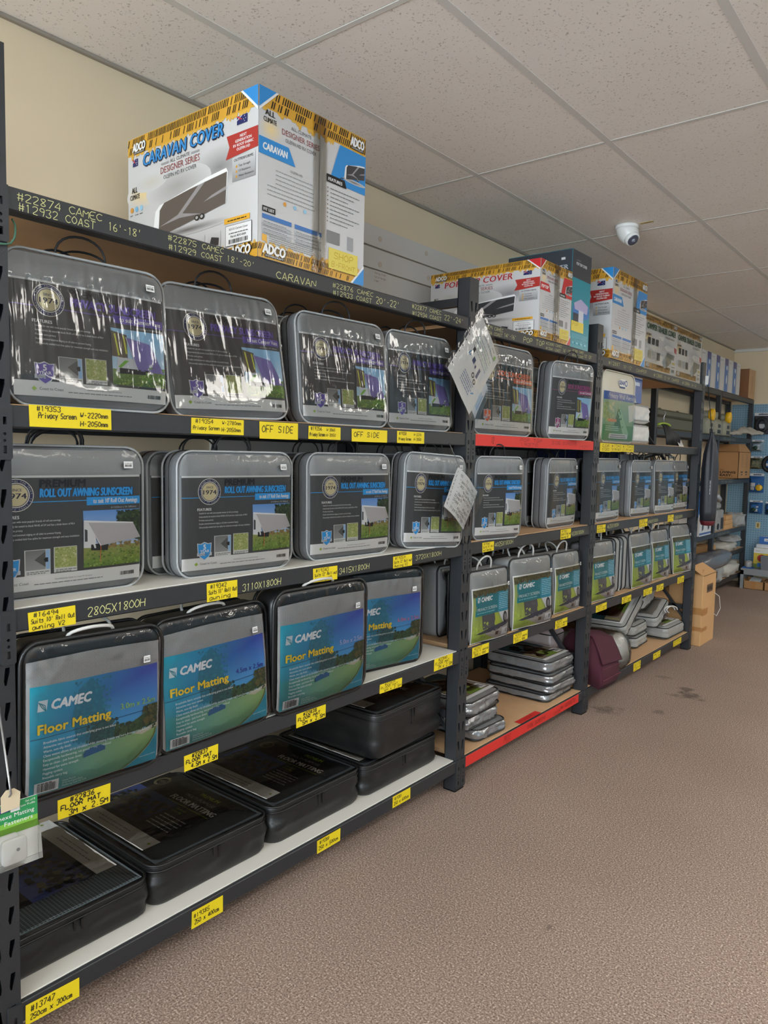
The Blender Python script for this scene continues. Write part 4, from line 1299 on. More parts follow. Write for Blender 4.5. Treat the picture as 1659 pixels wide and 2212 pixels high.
def scr_card(tone=0):
    W, H = .268, .225; L = -W / 2; T = .232
    p = Pr(lambda u, v: scr_warp(u, v) + .003)
    U = lambda f: L + f * W
    V = lambda f: T - f * H
    p.rect(L - .006, V(1) - .006, -L + .006, T + .006, rgb(222, 222, 218)); p.up()
    p.rect(L, V(1), -L, T, rgb(172, 190, 84), rgb(130, 140, 90)); p.up()
    p.rect(L, V(.14), -L, T, rgb(86, 80, 48)); p.rect(U(.05), V(.5), U(1), V(.10), rgb(24, 124, 136)); p.up()
    p.rect(U(.68), V(.5), U(1), V(.10), rgb(40, 144, 170)); p.speck(L, V(.12), -L, T, [rgb(66, 66, 36), rgb(104, 92, 56), rgb(50, 52, 30)], 70, .002, .007, 3)
    p.speck(L, V(.98), U(.6), V(.62), [rgb(170, 192, 80), rgb(150, 174, 66), rgb(184, 200, 100)], 60, .003, .009, 5)
    p.up()
    for k in range(9): p.words(U(.71), V(.15 + .036 * k), .26 * W, .005, rgb(170, 214, 226), k)
    camec_logo(p, U(.09), V(.24), .021, .088); p.l = 4
    p.text('PRIVACY SCREEN', U(.09), V(.405), .0135, rgb(226, 234, 234), w=.56 * W); p.words(U(.09), V(.455), .5 * W, .007, rgb(120, 190, 200), 4)
    p.l = 3
    p.poly([(U(.22), V(.5)), (U(.58), V(.5)), (U(.62), V(.76)), (U(.26), V(.78))], rgb(84, 84, 90)); p.poly([(U(.58), V(.5)), (U(.66), V(.5)), (U(.74), V(.72)), (U(.56), V(.76))], rgb(170, 182, 64))
    p.poly([(U(.7), V(.5)), (U(1), V(.5)), (U(1), V(.72)), (U(.8), V(.7))], rgb(206, 206, 208)); p.up()
    p.ell(U(.87), V(.62), .016, .026, rgb(40, 40, 44)); p.up(); p.ell(U(.87), V(.62), .009, .015, rgb(130, 130, 134)); p.l = 4
    p.poly([(U(.08), V(.84)), (U(.45), V(.76)), (U(1), V(.68)), (U(1), V(.75)), (U(.6), V(.84)), (U(.2), V(.855))], rgb(58, 62, 78))
    p.poly([(U(.3), V(.86)), (U(1), V(.76)), (U(1), V(1)), (U(.62), V(1))], rgb(168, 162, 158)); p.up()
    p.rect(U(.78), V(.96), U(.97), V(.82), rgb(214, 214, 216)); p.rect(U(.60), V(.93), U(.68), V(.86), rgb(96, 70, 60)); p.up(); p.bars(U(.90), V(.93), .012, .018)
    return p.mesh('insert_card', M_PRINT)


CARDS['scr'] = lambda: scr_card()


def scr_parts():
    d = {}
    d['body'] = pillow(SW, SH, .10, .03, .022, 9, .003, 6).mesh('case_body', M_GREYF, True)
    d['flat'] = pillow(SW, SH, .10, .03, .014, 2, .006, 6).mesh('case_body', M_FOIL, True)
    d['film'] = film_grid(SW, SH, .03, .022, .009, 44, 44, lambda u, v: .004 * (mnoise.noise((u * 16, v * 30, 3)) + .6 * mnoise.noise((u * 50, v * 44, 7))) * (.5 + math.exp(-(SH - v) / .05)), 9).mesh('clear_cover', M_FILM, True)
    d['pip'] = loop_tube(SW, SH, .03, -.002, .004).mesh('black_piping', M_TRIM_B, True)
    d['pip2'] = loop_tube(SW, SH, .03, .10, .004).mesh('black_piping', M_TRIM_B, True)
    d['h1'] = arch(-.06, .045, SH - .004, .06, .02, -.015, .0042).mesh('handle', M_CORD_W, True)
    d['h2'] = arch(-.045, .06, SH - .004, .05, .075, .02, .0042, lean=-.02).mesh('handle', M_CORD_W, True)
    p = Pr(lambda u, v: scr_warp(u, v) + .014); p.rect(.108, .232, .126, .248, rgb(230, 230, 228)); p.up(); p.bars(.11, .235, .014, .008)
    d['stick'] = p.mesh('price_sticker', M_PRINT)
    return d


SCR = scr_parts()


def scr_bag(label, x, y, z, w, h, yaw=0, lean=0, roll=0, ck='scr', t=1.0, group='bags of privacy screen'):
    r = thing('privacy_screen_bag', label, 'bag', group=group)
    place(r, x, y, z, w, yaw, lean, roll, w / SW, h / SH, t)
    link('case_body', SCR['body'], r)
    if ck: link('insert_card', card(ck), r)
    link('clear_cover', SCR['film'], r); link('black_piping', SCR['pip'], r); link('black_piping', SCR['pip2'], r)
    link('handle', SCR['h1'], r); link('handle', SCR['h2'], r); link('price_sticker', SCR['stick'], r)
    return r


scr_bag('grey privacy screen bag with teal card, standing against the slotted post above the red-edged shelf', -.022, 2.505, zd, .285, .30, -.074, .024)
scr_bag('tall grey privacy screen bag with teal card and black trim between two others', -.022, 2.846, zd, .337, .318, -.10, .05)
scr_bag('grey privacy screen bag leaning in the corner beside the middle post', -.04, 3.29, zd, .285, .30, -.04, .04)
scr_bag('grey privacy screen bag with teal card, half hidden by the middle post', -.03, 3.70, zd, .292, .32, -.076, .07)
scr_bag('slim grey privacy screen bag, second from the far end post', -.05, 4.69, zd, .27, .318, -.086, .075)
scr_bag('grey privacy screen bag with its back of plain cloth turned to a dark side-on bag', -.03, 4.285, zd, .325, .325, -.03, .08)
scr_bag('grey privacy screen bag tilted beside the far end post', -.04, 5.06, zd, .295, .33, -.137, .105)
# two bags standing edge-on
for (y, lab) in ((4.062, 'dark privacy screen bag standing edge-on to the aisle'), (4.175, 'pale privacy screen bag standing edge-on beside the dark one')):
    r = thing('privacy_screen_bag', lab, 'bag', group='bags of privacy screen')
    r.location = (-.19, y, zd); r.rotation_euler = (0, 0, .06); r.scale = (1, .72, 1.02)
    link('case_body', SCR['body'], r); link('insert_card', card('scr'), r); link('clear_cover', SCR['film'], r); link('black_piping', SCR['pip'], r); link('black_piping', SCR['pip2'], r); link('handle', SCR['h1'], r)
bk2 = 'privacy screen bags standing behind the front ones'
for (y, lab) in ((2.53, 'spare grey screen bag behind the one against the slotted post'), (2.93, 'spare grey screen bag behind the tall middle one'), (3.30, 'spare grey screen bag behind the one leaning in the corner')):
    scr_bag(lab, -.19, y, zd, .28, .30, 0, .03, ck=None, group=bk2)


# ---- row E: black zip bags of heavy floor matting lying flat
def flat_card(kind):
    """printed sheet under the clear lid: u along depth (to the front), v along the shelf"""
    W, H = .36, .30
    p = Pr()
    U = lambda f: -W / 2 + f * W
    V = lambda f: -H / 2 + f * H
    p.rect(U(0), V(0), U(1), V(1), rgb(26, 27, 28)); p.up()
    p.rect(U(.0), V(0), U(1.02), V(.17), rgb(214, 214, 210)); p.rect(U(0.0), V(.22), U(.60), V(.66), rgb(46, 54, 84), rgb(66, 82, 140)); p.up()
    p.speck(U(.02), V(.24), U(.58), V(.58), [rgb(30, 34, 28), rgb(44, 46, 36), rgb(22, 24, 24), rgb(92, 84, 66)], 90, .004, .014, 21)
    p.words(U(.2), V(.10), .5 * W, .006, rgb(140, 140, 140), 4); p.words(U(.3), V(.06), .4 * W, .005, rgb(140, 140, 140), 5)
    p.poly([(U(.96), V(.09)), (U(.975), V(.11)), (U(.99), V(.09)), (U(.975), V(.07))], rgb(140, 160, 60))
    p.text('PREMIUM', U(.60), V(.88), .016, rgb(176, 210, 60), w=.24 * W, bold=.015); p.text('MULTI-PURPOSE', U(.50), V(.80), .013, rgb(180, 180, 178), w=.38 * W)
    p.text('FLOOR MATTING', U(.42), V(.69), .0215, rgb(230, 230, 226), w=.58 * W, bold=.03)
    p.line((U(.45), V(.655)), (U(1), V(.655)), .002, rgb(150, 176, 50))
    p.text('Optional', U(.64), V(.59), .009, rgb(130, 156, 50), w=.13 * W); p.text('Carry Bag', U(.64), V(.545), .009, rgb(130, 156, 50), w=.13 * W)
    for k in range(5): p.words(U(.64), V(.47 - .045 * k), .3 * W, .006, rgb(176, 176, 174), k + 2)
    p.ring(U(.12), V(.83), .018, .026, rgb(120, 112, 80)); p.text('1974', U(.12), V(.81), .011, rgb(150, 140, 100), al='c')
    return p.mesh('insert_card', M_PRINT)


def dense(L, step):
    """subdivide the long sides of an outline"""
    out = []
    for i, a in enumerate(L):
        b = L[(i + 1) % len(L)]; n = max(1, int(math.dist(a, b) / step))
        out += [(a[0] + (b[0] - a[0]) * k / n, a[1] + (b[1] - a[1]) * k / n) for k in range(n)]
    return out


def flat_bag(label, x1, y0, y1, z0, h, depth=.44, turn=0, mesh_front=True, shift=0.0, yaw=0.0, seed=0, cards=True):
    wy = y1 - y0
    r = thing('floor_mat_bag', label, 'bag', (x1 - depth / 2, (y0 + y1) / 2, z0), (0, 0, yaw), 'black zip bags of floor matting')
    b = MB(); rings = []
    def ring(s, z, puff=0.0, ins=0.0, wr=.0):
        P = []
        for (u, v) in dense(rrect(depth - 2 * ins, wy - 2 * ins, .04, 5), .02):
            u2, v2 = u, v - (wy - 2 * ins) / 2
            k = 1 + puff
            w_ = wr * mnoise.noise((u2 * 9 + seed, v2 * 9 + z * 8, z * 26 + seed)) + wr * .5 * mnoise.noise((u2 * 20 + seed, v2 * 20, z * 60))
            n = math.hypot(u2, v2) or 1
            P.append((u2 * s * k + w_ * u2 / n, v2 * s * k + w_ * v2 / n, z))
        return P
    for (z, puff, wr) in ((0, -.03, 0), (.006, -.012, .002), (h * .12, .008, .006), (h * .24, .014, .010), (h * .36, .010, .013), (h * .48, .012, .013), (h * .6, .016, .011), (h * .72, .010, .008), (h * .82, .004, .004), (h * .93, 0, .001), (h, -.004, 0)):
        rings.append(ring(1, z, puff, 0, wr))
    b.loft(rings)
    b.build('bag_body', M_BLACKF, r, True)
    z = MB(); z.tube([(p[0], p[1], p[2]) for p in ring(1, h, .002)], .0038, 6, True); z.build('piping', M_TRIM_B, r, True)
    z = MB(); z.tube([(p[0], p[1], p[2]) for p in ring(1, h * .86, .006)], .0026, 5, True); z.build('zip', M_TRIM_B, r, True)
    z = MB(); z.box(depth / 2 + .0, depth / 2 + .006, -.012, -.006, h * .50, h * .86); z.box(depth / 2 + .0, depth / 2 + .006, .006, .012, h * .54, h * .84)
    z.build('zip_pull', M_TRIM_B, r)
    # matting seen through the lid
    m = MB(); m.box(-depth / 2 + .02, depth / 2 - .016, -wy / 2 + .016, wy / 2 - .016, h - .004, h + .0035)
    o = m.build('folded_matting', M_MESHF if mesh_front else M_MESHF2, r)
    if cards:
        c = link('insert_card', card('flat'), r, (shift if not turn else shift, 0, h + .0045), (-PI / 2, 0, turn))
        c.scale = (min(1, (depth - .06) / .36), 1, (wy - .06) / .30)
    # clear lid
    f = MB(); V = []; F = []; nx, ny = 26, 26
    for j in range(ny + 1):
        for i in range(nx + 1):
            u = -depth / 2 + .006 + (depth - .012) * i / nx; v = -wy / 2 + .006 + (wy - .012) * j / ny
            e = min(1, 6 * min(i / nx, 1 - i / nx, j / ny, 1 - j / ny))
            V.append((u, v, h + .001 + .010 * e + .002 * e * mnoise.noise((u * 14 + seed, v * 14, 1)) + .0012 * e * mnoise.noise((u * 40, v * 30 + seed, 4))))
    for j in range(ny):
        for i in range(nx): a = j * (nx + 1) + i; F.append((a, a + 1, a + nx + 2, a + nx + 1))
    f.add(V, F); f.build('clear_lid', M_FILM, r, True)
    return r


def knit_xy(name, c0, c1, sx, sy):
    m = mat(name, c0, 0.6); nt, N, L, b = nodes(m)
    tc = N.new('ShaderNodeTexCoord'); mp = N.new('ShaderNodeMapping'); mp.inputs['Scale'].default_value = (sx, sy, 1)
    ck = N.new('ShaderNodeTexBrick'); ck.inputs['Scale'].default_value = 1; ck.offset = 0
    ck.inputs['Mortar Size'].default_value = .2; ck.inputs['Brick Width'].default_value = 1; ck.inputs['Row Height'].default_value = 1
    ck.inputs['Color1'].default_value = (*c1, 1); ck.inputs['Color2'].default_value = (*c1, 1); ck.inputs['Mortar'].default_value = (*c0, 1)
    L.new(tc.outputs['Object'], mp.inputs[0]); L.new(mp.outputs[0], ck.inputs['Vector']); L.new(ck.outputs[0], b.inputs['Base Color'])
    return m


M_MESHF = knit_xy('open_weave_grey', rgb(96, 106, 112), rgb(20, 22, 24), 150, 110)
M_MESHF2 = knit_xy('close_weave_charcoal', rgb(58, 64, 68), rgb(24, 26, 28), 260, 200)
CARDS['flat'] = lambda: flat_card(0)
flat_bag('black zip bag of open-weave matting with its card upside down, beside the end post', -.06, .66, 1.062, ze, .098, .46, PI, True, -.06, 0, 1)
flat_bag('black zip bag of charcoal matting lying over the yellow label reading 250 x 400cm', -.062, 1.072, 1.478, ze, .112, .46, 0, False, -.055, 0, 2)
flat_bag('black zip bag of matting with the brightest FLOOR MATTING print and a white strip', -.062, 1.492, 1.908, ze, .118, .46, 0, False, -.02, 0, 3)
flat_bag('lower black zip bag of the pair piled beside the slotted post', -.06, 1.925, 2.372, ze, .108, .46, 0, False, -.01, 0, 4)
flat_bag('upper black zip bag of the pair piled beside the slotted post', -.055, 1.965, 2.405, ze + .108 + .014, .165, .44, 0, False, -.05, .03, 5)


# ---- bay two, bottom shelf: piles of foil-wrapped screens
def lay_flat(label, x1, y0, y1, z0, t, depth, yaw=0.0, ck=False, seed=0, body=None, name='folded_screen_bag', group='screen bags piled flat on the bottom shelf', trim=M_TRIM_B, pitch=0.0, roll=0.0, film=True, rough=.008):
    wy = y1 - y0
    r = thing(name, label, 'bag', (x1 - depth / 2, (y0 + y1) / 2, z0), (roll, pitch, yaw), group)
    b = MB(); rings = []
    L = dense(rrect(depth, wy, .035, 6), .012)
    def ring(s, z, wr):
        P = []
        for (u, v0) in L:
            v = v0 - wy / 2; n = math.hypot(u, v) or 1
            w_ = wr * (mnoise.noise((u * 16 + seed, v * 16, z * 40 + seed)) + .9 * mnoise.noise((u * 48 + seed, v * 48, z * 90)))
            P.append((u * s + w_ * u / n, v * s + w_ * v / n, z + .5 * wr * mnoise.noise((u * 9, v * 9 + seed, 3))))
        return P
    rr = rough
    for (s, z, wr) in ((.9, 0.001, 0), (.985, t * .1, rr * .4), (1.006, t * .2, rr), (1.012, t * .3, rr), (1.01, t * .4, rr), (1.005, t * .5, rr * 1.2), (1.01, t * .6, rr), (1.012, t * .7, rr), (1.0, t * .8, rr), (.985, t * .9, rr * .5), (.93, t * .98, rr * .3), (.6, t * 1.04, rr * .3), (.2, t * 1.06, rr * .2)):
        rings.append(ring(s, z, wr))
    b.loft(rings); b.build('case_body', body or M_FOIL, r, True)
    z = MB(); z.tube(ring(1.01, t * .16, 0), .0042, 5, True); z.build('zip', trim, r, True)
    z = MB(); z.tube(ring(.985, t * .92, 0), .0034, 5, True); z.build('piping', trim, r, True)
    if ck:
        c = link('insert_card', card('scrflat'), r, (0.0, 0, t * 1.075), (-PI / 2, 0, 0)); c.scale = (depth / .30 * .92, 1, wy / .31 * .95)
    if film:
        f = MB(); V = []; F = []; nx = 20
        for j in range(nx + 1):
            for i in range(nx + 1):
                u = -depth / 2 * .95 + depth * .95 * i / nx; v = -wy / 2 * .95 + wy * .95 * j / nx
                e = min(1, 5 * min(i / nx, 1 - i / nx, j / nx, 1 - j / nx))
                V.append((u, v, t * (.93 + .17 * e) + .003 * e * mnoise.noise((u * 26 + seed, v * 26, 2))))
        for j in range(nx):
            for i in range(nx): a = j * (nx + 1) + i; F.append((a, a + 1, a + nx + 2, a + nx + 1))
        f.add(V, F); f.build('clear_cover', M_FILM, r, True)
    return r


def scr_flat():
    W, H = .28, .29
    p = Pr(); U = lambda f: -W / 2 + f * W; V = lambda f: -H / 2 + f * H
    p.rect(U(0), V(0), U(1), V(1), rgb(206, 206, 204)); p.up(); p.rect(U(0), V(.03), U(.93), V(.97), rgb(20, 42, 48)); p.up()
    p.rect(U(0), V(.03), U(.45), V(.97), rgb(16, 52, 58)); p.rect(U(.55), V(.05), U(.93), V(.95), rgb(112, 100, 88)); p.poly([(U(.62), V(.45)), (U(.92), V(.30)), (U(.92), V(.8)), (U(.7), V(.7))], rgb(104, 128, 48))
    p.up(); p.rect(U(.72), V(.72), U(.9), V(.92), rgb(206, 206, 206)); p.line((U(.55), V(.1)), (U(.9), V(.1)), .004, rgb(150, 160, 60)); p.up(); p.bars(U(.76), V(.78), .03, .03)
    return p.mesh('insert_card', M_PRINT)


CARDS['scrflat'] = scr_flat
zz = ze
for k, (y0, y1, t, x1) in enumerate(((2.63, 2.87, .055, -.03), (2.55, 2.83, .062, -.05), (2.54, 2.82, .07, -.035))):
    lay_flat(['bottom', 'middle', 'top'][k] + ' foil screen bag of the short pile against the slotted post', x1, y0, y1, zz, t, .34, -.05 + .05 * k, ck=(k == 2), seed=k * 3, rough=.011)
    zz += t * 1.06
zz = ze
for k in range(4):
    t = (.040, .046, .048, .062)[k]
    lay_flat(['lowest', 'second lowest', 'second highest', 'highest'][k] + ' foil screen bag of the neat pile of four beside the middle post', (-.05, -.03, -.035, -.045)[k], 3.29 + .012 * (k % 2), 3.592, zz, t, .36, (.02, -.02, .03, -.01)[k], ck=(k == 3), seed=20 + k * 3, rough=.006)
    zz += t * 1.06
p = Pr(); p.rect(0, 0, .20, .034, rgb(206, 40, 34)); p.up(); p.hand('No SCREENS', .02, .012, .012, rgb(110, 16, 14), w=.12)
tag(p.build('red_sticker', M_PRINT, None, False, (-.006, 2.957, ze + .0008), (-PI / 2, 0, PI / 2)), 'loose red handwritten sticker lying on the brown shelf board', 'sticker')


# ---- bay three, bottom shelf
def maroon_bag():
    r = thing('canvas_bag', 'folded maroon canvas bag sagging over the front of the bottom shelf', 'bag', (-.06, 3.862, ze))
    b = MB(); S = []
    # section in x-z, swept along y: a drooping sack
    for k in range(13):
        f = k / 12; y = -.13 + .26 * f
        e = 1 - .10 * (2 * abs(f - .5)) ** 3
        pts = [(-.13, .0), (.05, .0), (.105, -.018), (.118, .02), (.108, .10), (.085, .17), (.05, .235), (-.02, .262), (-.08, .255), (-.125, .20)]
        S.append([(x * e, y, max(z * e, z) + .006 * mnoise.noise((x * 12, y * 12, z * 12)) - .05 * (f - .5) * (z / .25)) for x, z in pts])
    b.loft(S); b.build('bag_body', M_MAROON, r, True)
    f = MB(); S = []
    for k in range(13):
        t = k / 12; y = -.134 + .268 * t
        S.append([(x, y, z - .05 * (t - .5) * (z / .25)) for x, z in ((-.09, .262), (-.02, .27), (.056, .243), (.092, .172), (.114, .118), (.118, .112), (.112, .108), (.088, .166), (.05, .232), (-.02, .258), (-.09, .25))])
    f.loft(S); f.build('flap', M_MAROON, r, True)
    for z, x in ((.085, .1115), (.03, .1185)):
        s = MB(); s.tube([(x - .004 + .003 * mnoise.noise((y * 20, z, 1)), y, z + .004 * mnoise.noise((y * 9, z * 9, 3)) - .05 * (y / .26) * (z / .25)) for y in [-.125 + .01 * i for i in range(26)]], .0032, 5)
        s.build('seam', mat('maroon_seam', rgb(92, 36, 52), .8), r, True)


maroon_bag()


def plastic_roll():
    r = thing('wrapped_roll', 'silver roll bundled in cloudy white plastic beside the maroon bag', 'roll', (-.15, 4.125, ze))
    b = MB(); S = []
    for k in range(15):
        f = k / 14; x = -.22 + .40 * f
        R = .112 * (1 - .6 * max(0, (f - .86) / .14) ** 2)
        S.append([(x, R * math.cos(a) * 1.02 + .006 * mnoise.noise((x * 10, math.cos(a) * 3, math.sin(a) * 3)), .110 + R * .92 * math.sin(a) + .004 * mnoise.noise((x * 14, a, 4)) - .03 * max(0, (f - .85) / .15) ** 2) for a in [2 * PI * i / 20 for i in range(20)]])
    b.loft(S); b.build('roll_body', mat('cloudy_plastic', rgb(196, 194, 188), .3, bump=.8, bscale=24), r, True)
    g = MB(); S = []
    for k in range(15):
        f = k / 14; x = -.22 + .415 * f
        R = .118 * (1 - .68 * max(0, (f - .86) / .14) ** 2)
        S.append([(x, R * math.cos(a) * 1.03 + .012 * mnoise.noise((x * 24, math.cos(a) * 6, math.sin(a) * 6)), .112 + R * .93 * math.sin(a) + .007 * mnoise.noise((x * 24, a * 3, 4)) - .03 * max(0, (f - .85) / .15) ** 2) for a in [2 * PI * i / 36 for i in range(36)]])
    g.loft(S); g.build('wrapper', M_FILMC, r, True)


plastic_roll()
M_GREYP = mat('grey_packed_vinyl', rgb(150, 150, 146), .35, var=.1, vscale=10, bump=.6, bscale=30)
gN = 'grey packed bags heaped on the bottom shelf'
lay_flat('lowest grey bag of the heap under a black-topped bag', -.11, 4.62, 4.89, ze, .075, .36, .06, seed=31, body=M_GREYP, group=gN, rough=.005)
lay_flat('second grey bag of the heap under a black-topped bag', -.115, 4.60, 4.87, ze + .08, .075, .34, .03, seed=33, body=M_GREYP, group=gN, rough=.006)
lay_flat('grey bag with dark printed band bent over the top of the heap', -.10, 4.36, 4.80, ze + .20, .085, .30, .1, ck=True, seed=35, body=M_GREYP, group=gN, roll=.38, rough=.006)
lay_flat('black-topped bag leaning on the heap behind the clear roll', -.24, 4.25, 4.45, ze + .045, .075, .30, 0, ck=True, seed=36, body=M_BLACKF, group=gN, roll=.55, rough=.006)
lay_flat('flat grey bag with white strip at the foot of the far post', -.03, 5.02, 5.37, ze, .085, .36, -.02, ck=True, seed=41, body=M_GREYP, group=gN, rough=.004)
lay_flat('grey bag with white rope handles lying on the flat one', -.09, 4.90, 5.26, ze + .125, .085, .34, .12, seed=43, body=M_GREYP, group=gN, roll=.22, rough=.008)
lay_flat('topmost grey bag with dark folded lid at the back of the heap', -.16, 4.86, 5.16, ze + .225, .10, .28, .08, seed=45, body=M_GREYP, group=gN, roll=.16, ck=True, rough=.006)
r = thing('rope_handle', 'loose white rope handle curling over the grey bag', 'rope', (-.08, 5.16, ze + .19))
for k in range(2):
    b = MB(); b.tube([(.02 + .018 * math.cos(a) + .012 * k, -.03 + .055 * math.cos(a + .4) + .015 * k, .0 + .028 * math.sin(a)) for a in [PI * 1.3 * i / 18 - .2 for i in range(19)]], .0045, 6); b.build('rope', M_CORD_W, r, True)
# cartons at the back of the bottom shelf
def plain_carton(label, x0, x1, y0, y1, z0, z1, m=M_CARD, group=None, tape=True, flaps=False, name='carton'):
    r = thing(name, label, 'box', ((x0 + x1) / 2, (y0 + y1) / 2, z0), group=group)
    w_, d_, h_ = (x1 - x0) / 2, (y1 - y0) / 2, z1 - z0
    b = MB(); b.cbox(-w_, w_, -d_, d_, 0, h_, .003); b.build('body', m, r)
    if tape:
        t = MB(); t.box(w_ + .0003, w_ + .0008, -.024, .024, h_ * .75, h_ - .002); t.box(-w_ + .01, w_ - .001, -.024, .024, h_ + .0002, h_ + .0008); t.build('tape', M_TAPE, r)
    for sgn in (-1, 1):
        t = MB(); t.box(-w_ + .002, w_ - .002, sgn * .001 - .0006, sgn * .001 + .0006, h_ - .0005, h_ + .0012); t.build('lid_seam', M_CARD, r)
    return r


plain_carton('brown carton behind the grey bags on the bottom shelf', -.63, -.46, 4.95, 5.37, ze, ze + .32)
b_ = lay_flat('cloudy plastic bag stuffed behind the middle post', -.215, 3.685, 3.85, ze, .26, .22, 0, seed=50, body=mat('cloudy_pink_plastic', rgb(176, 160, 156), .35, bump=.7, bscale=20), name='plastic_bag', group=None, film=False)


# ================================================================== printed cartons on the top shelf
GOLD = rgb(206, 154, 48); GOLDD = rgb(150, 104, 26); PAPERW = rgb(198, 197, 196)


def tyre_band(p, u0, u1, v0, v1, drip, seed=1):
    r = random.Random(seed)
    l0 = p.l
    p.rect(u0, v0, u1, v1, GOLD); p.up()
    h = v1 - v0; n = max(6, int((u1 - u0) / (h * .16)))
    for row, (a, c) in enumerate(((.55, .95), (.08, .48))):
        for k in range(n):
            x = u0 + (u1 - u0) * k / n
            if r.random() < (.12 if row == 0 else .45): continue
            w_ = (u1 - u0) / n * r.uniform(.4, .62); s = h * .12
            x1 = min(u1, x + w_)
            p.poly([(x, v0 + h * a), (x1, v0 + h * a), (min(u1, x1 + s), v0 + h * c), (min(u1, x + s), v0 + h * c)], rgb(36, 28, 18))
    for k in range(int(n * .8)):
        x = r.uniform(u0, u1 - h * .3); w_ = r.uniform(.1, .5) * h; d = r.uniform(.05, .35) * h
        if drip: p.poly([(x, v0 if drip > 0 else v1), (min(u1, x + w_), v0 if drip > 0 else v1), (min(u1, x + w_ * .6), (v0 - d) if drip > 0 else (v1 + d)), (x + w_ * .2, (v0 - d * .8) if drip > 0 else (v1 + d * .7))], rgb(212, 166, 66))
    p.l = l0


def adco(p, u, v, w, h):
    p.l += 2
    p.text('ADCO', u, v + h * .25, h * .75, rgb(30, 26, 22), w=w * 1.04, bold=.09, shear=.12); p.up()
    p.text('ADCO', u, v + h * .25, h * .75, rgb(228, 228, 226), w=w, bold=.05, shear=.12)
    p.rect(u + .1 * w, v, u + w * .95, v + h * .18, rgb(60, 56, 52)); p.up(); p.text('COVERCRAFT', u + .14 * w, v + h * .03, h * .12, WH, w=w * .75, bold=.02)
    p.l -= 4


def flag(p, u, v, w, h):
    p.rect(u, v, u + w, v + h, rgb(30, 40, 96)); p.up(); p.line((u, v + h * .5), (u + w * .5, v + h), h * .12, rgb(200, 200, 210)); p.line((u, v + h), (u + w * .5, v + h * .5), h * .12, rgb(190, 60, 60))
    p.line((u + w * .25, v + h * .5), (u + w * .25, v + h), h * .12, rgb(190, 60, 60))
    for a, c in ((.75, .8), (.65, .45), (.85, .5), (.75, .2)): p.ell(u + a * w, v + c * h, h * .06, h * .06, WH, n=6)
    p.l -= 1


def caravan(p, u, v, w, h, body, roof, white=False):
    P = lambda a, c: (u + a * w, v + c * h)
    p.ell(u + .52 * w, v + .1 * h, .52 * w, .09 * h, rgb(96, 94, 92), rgb(196, 195, 194), 24); p.up()
    p.poly([P(.06, .16), P(.10, .62), P(.16, .72), P(.5, .85), P(.75, .95), P(.98, 1.0), P(1, .93), P(.98, .38), P(.9, .36), P(.14, .10)], roof); p.up()
    p.poly([P(.14, .10), P(.16, .62), P(.22, .74), P(.55, .84), P(.99, .93), P(.975, .38), P(.9, .36)], body); p.up()
    p.poly([P(.16, .30), P(.40, .43), P(.66, .86), P(.74, .88), P(.46, .43), P(.70, .32), P(.42, .36)], rgb(150, 146, 146))
    p.poly([P(.72, .52), P(.82, .60), P(.985, .68), P(.985, .62), P(.84, .56)], rgb(150, 146, 146))
    for a in (.64, .70):
        p.ell(*P(a, .27), .03 * w, .055 * h, rgb(26, 26, 26)); p.up(); p.ell(*P(a, .27), .016 * w, .03 * h, rgb(170, 170, 170)); p.l -= 1
    p.line(P(.06, .1), P(-.12, .03), h * .03, rgb(40, 40, 40)); p.line(P(-.1, .03), P(-.1, -.06), h * .02, rgb(40, 40, 40))


